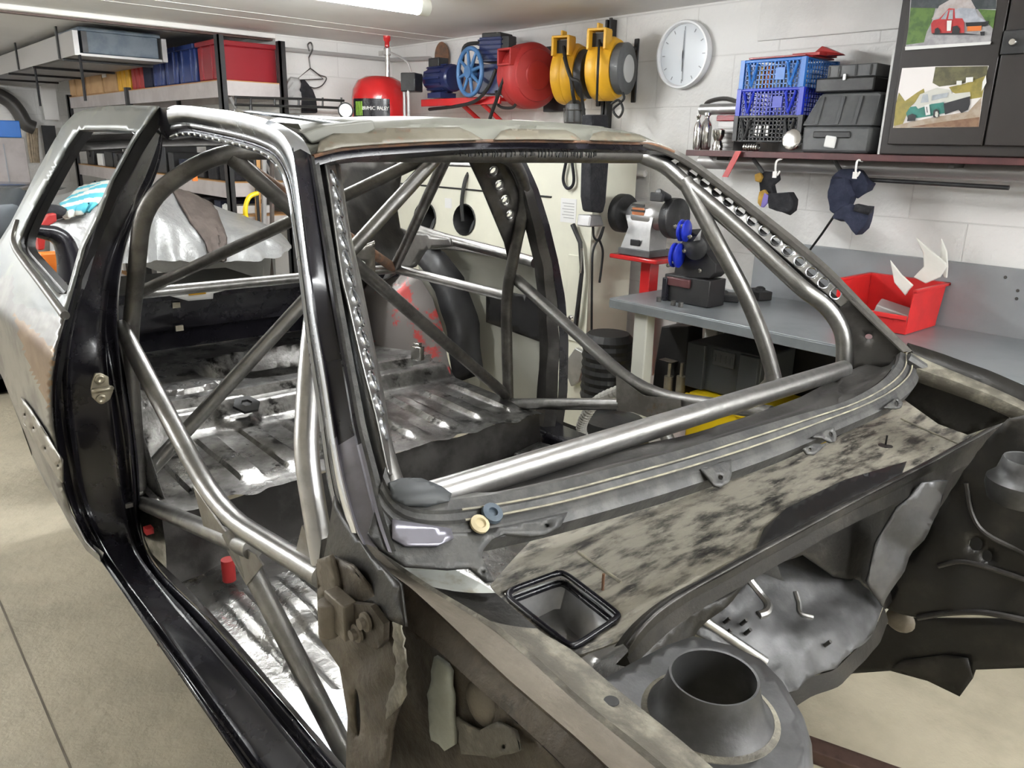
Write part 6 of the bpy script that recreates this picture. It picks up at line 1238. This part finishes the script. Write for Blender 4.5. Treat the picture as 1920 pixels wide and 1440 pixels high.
b = NB(); tube(b, smoothpath([vx+Vector((0,-.02,.15)), Vector((TX-.02, sw.y+.06, sw.z+.13)), Vector((TX-.02, sw.y, sw.z+.05))], 6), .007, n=8)
for dy in (-.02, .025): cyl(b, (TX-.06, sw.y+dy, sw.z-.05), (TX-.06, sw.y+dy, sw.z-.22), .010)
part('small_pipes', b, 'pipe_grey', tt)
# pump unit on red wall brackets
PX_ = WX-.30; pz = at(860, 186, x=PX_).z; pa, pb = at(790, 186, x=PX_).y, at(938, 186, x=PX_).y
t = thing('compressor_pump', (PX_+.1, (pa+pb)/2, pz), 'blue compressor pump and motor on a red wall platform', 'compressor')
b = NB(); bx(b, PX_, WX-.002, pb, pa, pz-.02, pz); bx(b, PX_-.004, PX_+.01, pb, pa, pz-.035, pz+.008); part('platform', b, 'red_gloss', t, bevel=.003)
for u in (862, 900):
    p = at(u, 195, x=PX_); b = NB(); tube(b, [(PX_+.02, p.y, pz-.03), (WX-.01, p.y, max(pz-.3, BT+.03))], .014, n=8); part('bracket', b, 'red_gloss', t)
mc = at(828, 148, x=PX_+.06); b = NB(); d = Vector((-.05,1,0)).normalized(); lathe(b, mc-d*.13, d, [(0,0),(.07,0),(.08,.01),(.08,.2),(.062,.225),(.06,.25),(0,.25)], 30)
for k in range(14): an = k*math.pi/7; o_ = Vector((math.cos(an), 0, math.sin(an))); box(b, mc+o_*.083, (.006, .17, .012), Matrix.Rotation(-an, 3, 'Y'))
part('motor', b, 'blue_navy', t)
b = NB(); lathe(b, mc+d*.118, d, [(.045,0),(.05,.01),(.035,.03),(0,.032)], 20); part('fan_cover', b, 'rack_metal', t)
b = NB(); p = at(822, 118, x=PX_+.06); box(b, (PX_+.06, p.y, p.z), (.08, .11, .055)); part('terminal_box', b, 'black_plastic', t, bevel=.006)
b = NB(); box(b, (mc.x, mc.y, (mc.z+pz)/2-.035), (.12, .14, .03)); part('motor_foot', b, 'blue_navy', t)
fw_ = at(881, 135, x=PX_-.03); fx = Vector((-.98,.10,0)).normalized(); q_ = fx.to_track_quat('Z', 'Y').to_matrix(); fr = .128
b = NB(); tube(b, [fw_+q_ @ Vector((fr*math.cos(k*math.pi/20), fr*math.sin(k*math.pi/20), 0)) for k in range(40)], .013, n=10, closed=True); fwh = part('flywheel', b, 'blue_wheel', t)
b = NB(); cyl(b, fw_-fx*.03, fw_+fx*.02, .035)
for k in range(8): an = k*math.pi/4+.2; o_ = q_ @ Vector((math.cos(an), math.sin(an), 0)); tube(b, [fw_+o_*.03, fw_+o_*fr], [.012, .008], n=8)
part('spokes', b, 'blue_wheel', fwh)
b = NB(); cyl(b, fw_-fx*.03, fw_-fx*.2, .05); hx = at(930, 150, x=PX_+.1); box(b, (hx.x, hx.y+.0, hx.z), (.15, .16, .16), rotz(.3)); hy = at(932, 95, x=PX_+.1); box(b, (hy.x, hy.y, hy.z+.0), (.15, .15, .13), rotz(.3))
for k in range(5): box(b, (hy.x, hy.y, hy.z-.05+.025*k), (.165, .165, .008), rotz(.3))
part('cylinder_head', b, 'blue_navy', t, bevel=.003)
b = NB(); hy2 = at(950, 75, x=PX_+.1); box(b, (hy.x+.0, hy.y, hy.z+.075), (.13, .13, .03), rotz(.3)); box(b, (hy.x, hy.y-.1, hy.z+.03), (.08, .06, .08), rotz(.3)); part('air_filter', b, 'black_satin', t, bevel=.005)
b = NB(); tube(b, smoothpath([hy+Vector((-.06,.05,.04)), hy+Vector((-.1,.17,.03)), hy+Vector((-.1,.2,-.06))], 6), .011, n=8); tube(b, smoothpath([at(930,130,x=PX_-.06), at(915,165,x=PX_-.06), at(890,190,x=PX_-.03), at(850,200,x=PX_), at(805,205,x=PX_+.05)], 6), .010, n=8); tube(b, smoothpath([at(930,170,x=PX_), at(935,198,x=PX_), at(960,202,x=PX_), at(970,190,x=PX_)], 6), .008, n=8); part('copper_pipes', b, 'black_rubber', t)
p = at(830, 98, x=WX-.04); b = NB(); lathe(b, (WX-.04, p.y, p.z-.02), (-1,-.2,0), [(0,0),(.06,0),(.062,.012),(0,.014)], 30); bmesh.ops.scale(b, vec=(1,1,1.5), space=Matrix.Translation(-p), verts=b.verts); solo('brown_disc', b, 'rust', 'brown oval disc on the wall behind the blue motor', 'disc')
p = at(648, 207, x=2.5); b = NB(); lathe(b, p, (-.5,-.8,0), [(0,-.03),(.042,-.03),(.046,-.02),(.046,.004),(.040,.006),(.038,.002)], 28); gz = solo('pressure_gauge', b, 'black_rubber', 'round pressure gauge with a white dial left of the red tank', 'gauge')
b = NB(); lathe(b, p, (-.5,-.8,0), [(.038,.002),(0,.002)], 24); part('dial', b, 'glass_gauge', gz)
b = NB(); tube(b, [(p.x, p.y, p.z-.05), (p.x, p.y+.1, p.z-.4), (p.x+.02, BY-.02, .9)], .012, n=8); part('gauge_pipe', b, 'pipe_dark', gz)

# ---- things on the back wall
def onback(u, v, d=.04): return at(u, v, y=BY-d)
b = NB(); h0 = onback(580, 140); tube(b, smoothpath([onback(580,96), onback(577,84), onback(583,80), onback(586,92), onback(579,108)], 5), .005, n=6)
tube(b, [onback(579,108), onback(582,128), onback(555,150), onback(606,148), onback(582,128)], .004, n=6); tube(b, smoothpath([onback(585,130), onback(598,140), onback(612,146), onback(604,160), onback(590,165), onback(575,160)], 5), .004, n=6); solo('wire_hanger', b, 'pipe_dark', 'wire coat hanger on an s hook on the back wall', 'hanger')
b = NB(); P = [onback(u, v, .07) for u, v in ((566,150),(572,148),(588,168),(594,184),(597,212),(566,212),(562,180))]; slab(b, P, (0,.05,0)); solo('black_bag', b, 'black_fabric', 'black pointed bag hanging below the wire hanger', 'bag', smooth=False, bevel=.012)
b = NB(); pad_ = [(536,160),(545,145),(560,148),(564,175),(563,212),(536,212),(532,180)]; sheet(b, pad_, lambda u, v: onback(u, v, .06)+Vector((0, .03*mnoise.noise(Vector((u*.08, v*.08, 1))), 0)), step=7); solo('clear_bag', b, 'paper_print', 'greyish crumpled plastic bag hanging left of the black bag', 'bag', thick=.02)
# ---- shelving unit
SX0 = 1.98; SX1 = 2.40; SY0 = 4.97; SY1 = 8.7
t = thing('shelving_unit', ((SX0+SX1)/2, (SY0+SY1)/2, 0), 'long storage shelving with grey beams and black posts behind the shell', 'shelving')
LV = [at(300, 172, x=SX0).z+.035, 1.34, 1.13, .42]
ztop = LV[0]
for z in LV:
    b = NB(); bx(b, SX0, SX0+.03, SY0, SY1, z-.10, z-.006); bx(b, SX1-.03, SX1, SY0, SY1, z-.10, z-.006); bx(b, SX0, SX1, SY0, SY0+.03, z-.09, z-.006); part('beam', b, 'shelf_board', t, smooth=False)
    b = NB(); bx(b, SX0-.002, SX1, SY0, SY1, z-.006, z); part('board', b, 'wood', t, smooth=False)
for x in (SX0-.02, SX1-.05):
    for y, h_ in ((SY0-.03, 2.19), (SY0+1.85, ztop+.02), (SY1-.04, ztop+.02)):
        b = NB(); bx(b, x, x+.04, y, y+.012, 0, h_); bx(b, x, x+.012, y, y+.05, 0, h_); part('post', b, 'black_satin', t, smooth=False)
b = NB(); tube(b, [(SX0+.04, SY0-.01, ztop-.1), (SX1-.05, SY0-.01, ztop-.75)], .012, n=8); part('brace', b, 'rack_metal', t)
def crate(nm, u0, u1, vt, m, label, cat, depth=.36, group=None, ribs=0, x=SX0+.03, z=None):
    y1 = at(u0, (vt+150)/2, x=x).y; y0 = at(u1, (vt+150)/2, x=x).y; z = ztop if z is None else z; h_ = at((u0+u1)/2, vt, x=x).z
    t = thing(nm, (x+depth/2, (y0+y1)/2, z), label, cat, group); b = NB(); bx(b, x, x+depth, y0+.006, y1-.006, z+.002, h_-.025); part('body', b, m, t, bevel=.012)
    b = NB(); bx(b, x-.012, x+depth+.012, y0-.0, y1+.0, h_-.03, h_); part('rim' if ribs else 'lid', b, m, t, bevel=.005)
    if ribs:
        for k in range(ribs): b = NB(); y = lerp2(y0, y1, (k+.5)/ribs); bx(b, x-.008, x+.004, y-.012, y+.012, z+.01, h_-.03); part('rib', b, m, t, bevel=.003)
    return t
crate('plastic_crate', 370, 407, 76, 'dark_red', 'large dark red plastic crate at the near end of the top shelf', 'crate', .39, 'crates on the top shelf', 2)
crate('plastic_crate', 333, 366, 84, 'blue_bin', 'navy blue plastic crate right beside the dark red crate', 'crate', .36, 'crates on the top shelf', 2)
crate('plastic_crate', 307, 331, 90, 'blue_bin', 'navy blue plastic crate in the middle of three on the top shelf', 'crate', .36, 'crates on the top shelf', 2)
crate('plastic_crate', 284, 305, 97, 'blue_bin', 'navy blue plastic crate next to the dark tub on the top shelf', 'crate', .36, 'crates on the top shelf', 2)
crate('dark_tub', 266, 283, 103, 'navy_fabric', 'dark tub between the red boxes and blue crates on the top shelf', 'tub', .3)
for i, (u0, u1) in enumerate(((244, 251), (252, 259), (260, 267))): crate('red_box', u0, u1, 112, 'red_matte', ('red box beside the yellow boxes on the top shelf', 'red box in the middle of three on the top shelf', 'red box beside the dark tub on the top shelf')[i], 'box', .25, 'red boxes on the top shelf')
for i, (u0, u1) in enumerate(((217, 224), (225, 232), (233, 241))): crate('yellow_box', u0, u1, 116, 'yellow_plastic', ('yellow box beside the cardboard boxes on the top shelf', 'yellow box in the middle of three on the top shelf', 'yellow box beside the red boxes on the top shelf')[i], 'box', .25, 'yellow boxes on the top shelf')
for i, (u0, u1, vt) in enumerate(((190, 217, 124), (158, 189, 130), (139, 151, 138), (127, 138, 140))): crate('cardboard_box', u0, u1, vt, 'card', ('cardboard box with a white label next to the yellow boxes', 'wide cardboard box in the row on the top shelf', 'narrow cardboard box left of the wide cardboard box', 'narrow cardboard box at the far end of the row')[i], 'box', .3, 'cardboard boxes on the top shelf')
p = at(195, 138, x=SX0+.027); b = NB(); bx(b, SX0+.024, SX0+.028, p.y-.06, p.y+.06, p.z-.03, p.z+.03); solo('white_label', b, 'paper', 'white paper label on the cardboard box beside the yellow boxes', 'label', smooth=False)
# goods on the lower shelves
cols = ['black_plastic', 'black_satin', 'grey_plastic', 'black_fabric', 'navy_fabric', 'dark_red', 'rack_metal', 'slate_blue', 'paper', 'alu']
rnd = random.Random(4)
for li, (z, nm) in enumerate(((LV[2], 'upper'), (LV[1], 'middle'), (LV[3], 'bottom'))):
    y = SY0+.12; k = 0
    while y < SY1-.35 and k < 14:
        w_ = rnd.uniform(.10, .30); h_ = rnd.uniform(.05, .10) if li == 0 else rnd.uniform(.10, .30); m = cols[rnd.randrange(len(cols)) if k % 2 else (0, 1, 3, 8)[rnd.randrange(4)]]; dp = rnd.uniform(.2, .34)
        b = NB(); bx(b, SX0+.04, SX0+.04+dp, y, y+w_, z+.001, z+h_)
        if k % 3 == 0: cyl(b, (SX0+.03, y+w_/2, z+h_*.7), (SX0+.045, y+w_/2, z+h_*.7), .03, n=12)
        solo('storage_tin', b, m, 'small dark storage box among others on the %s shelf behind the shell' % nm, 'box', 'small boxes on the %s shelf' % nm, bevel=.006); y += w_+rnd.uniform(.02, .12); k += 1
# planks and hoses leaning at the near end of the shelving
def lean(nm, m, u0, v0, u1, v1, wpx, y, label, cat):
    a = at(u0, v0, y=y); c = at(u1, v1, y=y); d = (c-a); c = a+d*((a.z-.02)/(a.z-c.z)); n = Vector((1,0,0)); wd = wpx/CAM_F*(a-EYE).dot(FW)/2
    b = NB(); slab(b, [a-n*wd, a+n*wd, c+n*wd, c-n*wd], (0,.03,0)); return solo(nm, b, m, label, cat, smooth=False, bevel=.003)
lean('wooden_plank', 'wood', 484, 285, 486, 400, 9, 4.87, 'orange wooden plank leaning by the near shelf post', 'plank'); lean('grey_bar', 'rack_metal', 497, 288, 497, 400, 7, 4.83, 'grey metal bar leaning right of the wooden plank', 'bar')
lean('brown_pole', 'cloth_brown', 512, 290, 512, 400, 6, 4.78, 'dark brown pole leaning right of the grey bar', 'pole')
b = NB(); c = at(466, 385, y=4.7)
for k in range(3): tube(b, smoothpath([at(480+k*2,362,y=4.7-.02*k), at(466+k,370,y=4.7-.02*k), at(459+k,392,y=4.7-.02*k), at(463+k,420,y=4.7-.02*k), at(475,450,y=4.7-.02*k)], 6), .012, n=8)
solo('yellow_hose', b, 'yellow_base', 'coil of yellow hose hanging by the leaning plank', 'hose')
b = NB(); p = at(365, 332, y=5.15); bx(b, p.x-.015, p.x+.015, 5.14, 5.16, LV[1]+.001, LV[1]+.13); solo('orange_level', b, 'orange', 'short orange block standing on the middle shelf', 'block')
# ---- overhead rack
t = thing('ceiling_rack', at(60, 100, z=2.1), 'pale ceiling hung rack with long boards in the far left corner', 'rack')
rx0, ry0 = at(150, 97, z=2.09).x+.07, at(150, 97, z=2.09).y; ZR = .08
b = NB(); bx(b, rx0-.10, rx0-.07, ry0, ry0+4.0, 2.07, 2.21); bx(b, rx0+.42, rx0+.45, ry0, ry0+4.0, 2.07, 2.21); part('side_beam', b, 'rack_metal', t, smooth=False)
b = NB(); bx(b, rx0-.08, rx0+.43, ry0+.02, ry0+4.0, 2.07, 2.085); part('tray', b, 'rack_metal', t, smooth=False)
for k in range(4):
    b = NB(); y = ry0+.3+k*.9; bx(b, rx0-.10, rx0+.45, y, y+.03, 2.055, 2.07); part('cross_bar', b, 'black_satin', t, smooth=False)
for k in range(3):
    b = NB(); y = ry0+.35+k*1.3; bx(b, rx0-.11, rx0-.10, y, y+.03, 2.07, CEIL); part('hanger_strap', b, 'black_satin', t, smooth=False); b = NB(); bx(b, rx0+.45, rx0+.46, y, y+.03, 2.07, CEIL); part('hanger_strap', b, 'black_satin', t, smooth=False)
t = thing('tool_chest', (rx0+.16, ry0+.2, 2.086), 'worn slate blue metal chest on the end of the ceiling rack', 'chest')
b = NB(); bx(b, rx0-.05, rx0+.40, ry0+.01, ry0+.5, 2.086, 2.215); part('body', b, 'slate_blue', t, bevel=.006)
b = NB(); bx(b, rx0-.065, rx0+.415, ry0-.005, ry0+.515, 2.21, 2.235); part('lid', b, 'slate_blue', t, bevel=.004)
b = NB(); bx(b, rx0-.052, rx0-.02, ry0+.002, ry0+.012, 2.09, 2.21); part('corner_strip', b, 'black_satin', t)
for i, (u, v0, v1) in enumerate(((64, 118, 200), (152, 124, 190))):
    a = at(u, v0, x=rx0-.085); b = NB(); c = at(u, v1, x=rx0-.085); bx(b, a.x-.004, a.x+.004, a.y-.02, a.y+.02, c.z, 2.068); solo('webbing_strap', b, 'black_fabric', ('long black strap dangling from the rack at the far left', 'long black strap dangling from the rack in front of the cardboard boxes')[i], 'strap', smooth=False)
# ---- covered car, cloths
CY0 = 3.98; cxl = at(118, 430, y=CY0).x; cxr = at(548, 450, y=CY0).x
def cov_z(s): return 0
top = [at(u, v, y=CY0+.55) for u, v in ((90,398),(130,384),(200,352),(280,345),(345,362),(400,384),(450,404),(500,424),(530,444),(545,462))]
mid = [at(u, v, y=CY0+.12) for u, v in ((92,420),(132,404),(200,385),(270,395),(330,425),(400,440),(450,450),(500,455),(530,461),(546,468))]
low = [at(u, v, y=CY0) for u, v in ((95,500),(135,505),(200,500),(270,492),(330,488),(400,492),(450,490),(500,488),(530,482),(545,475))]
bk = [p+Vector((0,lerp2(.7,.22,i/9),-.03)) for i, p in enumerate(top)]; bk2 = [p+Vector((0,lerp2(.9,.26,i/9),-.5)) for i, p in enumerate(top)]
t = thing('covered_car', ((cxl+cxr)/2, CY0+.6, 0), 'car under a silver dust cover behind the shell', 'car')
b = NB(); S5 = [resample(smoothpath(c, 6), 70) for c in (bk2, bk, top, mid, low)]; rows = []
for a, c in zip(S5, S5[1:]):
    for k in range(8): rows.append([p.lerp(q, k/8) for p, q in zip(a, c)])
rows.append(S5[-1])
for j, r_ in enumerate(rows):
    for i, p in enumerate(r_): f = mnoise.noise(Vector((p.x*7, p.y*3, p.z*4)))+.5*mnoise.noise(Vector((p.x*16+p.z*9, p.y*5, p.z*6))); p += Vector((0, -.03*f*min(1, j/20), .022*mnoise.noise(p*3.1)+.014*abs(mnoise.noise(Vector((p.x*9+p.y*7, p.y*4, 3))))))
    if j > 24:
        for i, p in enumerate(r_): p += Vector((0, .035*math.sin(i*.55+math.sin(i*.2)*2)*(j-24)/9, 0))
loft(b, rows, same=True); part('dust_cover', b, 'cover_silver', t, smooth=50)
b = NB(); bx(b, cxl+.15, cxr-.06, CY0+.07, CY0+.74, .20, .86); part('body', b, 'black_satin', t, bevel=.05)
for x in (cxl+.5, cxr-.45):
    b = NB(); lathe(b, (x, CY0+.28, .29), (0,-1,0), [(.0,0),(.16,0),(.18,.02),(.28,.03),(.29,0),(.29,-.16),(.0,-.16)], 30); part('wheel', b, 'black_rubber', t)
f3c = lambda u, v: at(u, v, y=CY0+.10)
def drape(nm, m, label, pts, d, st=9, thick=.012):
    # cloth lying on the cover: strips between the same curves as the cover, lifted by d
    b = NB(); rows = []
    for (f0_, f1_, r0_) in pts:
        rr_ = []
        for k in range(13):
            s = lerp2(f0_, f1_, k/12)*69; i = min(68, int(s)); p = ROW[r0_][i].lerp(ROW[r0_][i+1], s-i); rr_.append(p+Vector((.008*math.sin(k*1.9+r0_), -d-.012*math.sin(k*1.3+r0_*.7), d*.8)))
        rows.append(rr_)
    loft(b, rows, same=True); return solo(nm, b, m, label, 'cloth', thick=thick)
ROW = rows
def fu(u, row=16): # fraction along a row nearest to pixel column u
    best = 0; bd = 1e9
    for i, p in enumerate(ROW[row]):
        c = p-EYE; uu = 960+CAM_F*c.dot(RT)/c.dot(FW)
        if abs(uu-u) < bd: bd = abs(uu-u); best = i
    return best/69
rr0 = [13,15,17,19,21,23,25,27,29,30,32]
lf = [312,318,324,332,345,360,374,382,388,392,398]; rt_ = [375,382,392,405,412,416,420,422,422,422,424]
drape('brown_cloth', 'cloth_brown', 'dark brown cloth draped over the silver dust cover', [(fu(a, r), fu(c, r), r) for a, c, r in zip(lf, rt_, rr0)], .014)
rr1 = [12,14,16,18,20,22,24,25]
drape('striped_cloth', 'cloth_striped', 'blue and white striped cloth lying on the silver dust cover', [(fu(a, r), fu(c, r), r) for a, c, r in zip((150,135,122,116,112,110,112,120), (205,206,206,205,200,192,180,165), rr1)], .03)
# ---- black seat frame and red parts near the rear quarter
b = NB(); y_ = 3.75
P = smoothpath([at(u, v, y=y_) for u, v in ((62,432),(85,436),(103,440),(118,452),(127,475),(132,500),(134,525))], 6); tube(b, P, [.025+.0009*i for i in range(len(P))], n=12); cyl(b, at(134,520,y=y_), at(134,560,y=y_), .02); cyl(b, at(134,540,y=y_), at(134,560,y=y_), .02); solo('engine_crane', b, 'black_paint', 'glossy black bent arm standing behind the rear side window', 'arm')
b = NB(); P = [at(u, v, y=3.95) for u, v in ((74,425),(92,402),(106,400),(107,415),(92,424),(86,442),(84,468),(72,470),(70,448))]; slab(b, P, (0,.05,0)); solo('red_harness', b, 'red_matte', 'dark red strap behind the glossy black arm', 'strap', smooth=False, bevel=.006)
b = NB(); box(b, at(100,492,y=3.9), (.10,.08,.09)); ball(b, at(112,510,y=3.9), .05, (1,1,1.2)); solo('orange_bottle', b, 'orange', 'orange red bottle low behind the rear side window', 'bottle', bevel=.006)
b = NB(); ball(b, at(92,398,y=4.1), .06, (1.3,1,.6), 12); solo('black_glove', b, 'black_fabric', 'black glove at the left end of the silver cover', 'glove')
b = NB(); bx(b, at(60,470,y=3.9).x, at(140,470,y=3.9).x, 3.72, 4.05, 0, at(100,520,y=3.8).z-.02); solo('tool_trolley', b, 'black_satin', 'black tool trolley behind the rear side window', 'trolley', bevel=.01)
# ---- far left: grey car, blue topped cabinet, wheel arch, ropes
t = thing('grey_car', (-.35, 6.0, 0), 'dark grey car parked at the far left of the garage', 'car')
g0 = [at(u, v, y=5.6) for u, v in ((-150,390),(-60,385),(0,384),(30,382),(45,400))]; g1 = [at(u, v, y=5.7) for u, v in ((-150,372),(-60,362),(0,356),(40,352),(62,372))]; g2 = [at(u, v, y=7.2) for u, v in ((-150,348),(-60,342),(0,340),(60,342),(125,352))]
b = NB(); lo2 = [Vector((p.x, 5.55, .45)) for p in g0]; loft(b, [lo2, g0, g1, g2, [p+Vector((0,.5,-.05)) for p in g2], [Vector((p.x, p.y+.6, .4)) for p in g2]], 20); part('body', b, 'grey_car', t)
b = NB(); bx(b, g0[0].x+.02, g0[-1].x-.05, 5.62, 7.7, .3, .6); part('underbody', b, 'black_satin', t)
for x, y in ((g0[-1].x-.25, 5.75), (g0[1].x, 5.75)):
    b = NB(); lathe(b, (x, y, .3), (0,-1,0), [(0,0),(.18,.0),(.2,.02),(.29,.02),(.3,-.02),(.3,-.18),(0,-.18)], 28); part('wheel', b, 'black_rubber', t)
yB = 8.35; a = at(0, 258, y=yB); c = at(40, 335, y=yB)
t = thing('tool_cupboard', (a.x-.2, yB+.25, 0), 'grey cupboard with a bright blue top panel at the far left', 'cupboard')
b = NB(); bx(b, a.x-.6, at(52,300,y=yB).x, yB, yB+.45, 0, at(20,258,y=yB).z); part('body', b, 'shelf_board', t, bevel=.006)
b = NB(); bx(b, a.x-.6, at(38,240,y=yB).x, yB-.01, yB+.4, at(20,258,y=yB).z+.001, at(20,226,y=yB).z); part('top_panel', b, 'blue_panel', t, bevel=.006)
b = NB(); bx(b, at(10,300,y=yB).x, at(12,300,y=yB).x, yB-.006, yB, .3, at(20,270,y=yB).z); part('door_gap', b, 'mark_grey', t)
y9 = FARY-.12; b = NB(); tube(b, smoothpath([at(u, v, y=y9) for u, v in ((-60,175),(-25,172),(0,180),(20,192),(35,210),(48,232),(64,240))], 6), [.07]*37, n=10); solo('arch_liner', b, 'pipe_dark', 'dark curved wheel arch liner hanging on the far wall', 'liner')
b = NB()
for k in range(5): tube(b, smoothpath([at(52+k*4,240,y=y9+.02), at(55+k*4+2*math.sin(k),275,y=y9+.02), at(60+k*3,305,y=y9+.02)], 5), .016, n=6)
solo('rope_hank', b, 'rope', 'hank of pale rope hanging on the far wall', 'rope')
for i, (u0, v0, u1, v1, m, lb) in enumerate(((74,150,112,225,'trim_white','white sheet of board standing against the far wall'), (78,235,112,300,'black_satin','black panels stacked under the white board on the far wall'))):
    a = at(u0, v0, y=FARY-.2); c = at(u1, v1, y=FARY-.2); b = NB(); bx(b, a.x, c.x, FARY-.2, FARY-.17, c.z, a.z); solo('wall_panel', b, m, lb, 'panel', smooth=False)
# black tube roof rack seen over the near roof rail
b = NB(); yr = 4.87
for dv in (0, 14): tube(b, smoothpath([at(440,182+dv,y=yr), at(500,184+dv,y=yr), at(580,186+dv,y=yr), at(645,189+dv,y=yr)], 4), .008, n=8)
for u in (442, 470, 515, 560, 605, 640): tube(b, [at(u,183,y=yr), at(u,199,y=yr)], .006, n=6)
for u in (470, 640): tube(b, [at(u,197,y=yr), Vector((at(u,197,y=yr).x, yr, .0))], .01, n=8)
solo('wire_rack', b, 'black_satin', 'thin black wire rack behind the near roof rail', 'rack')
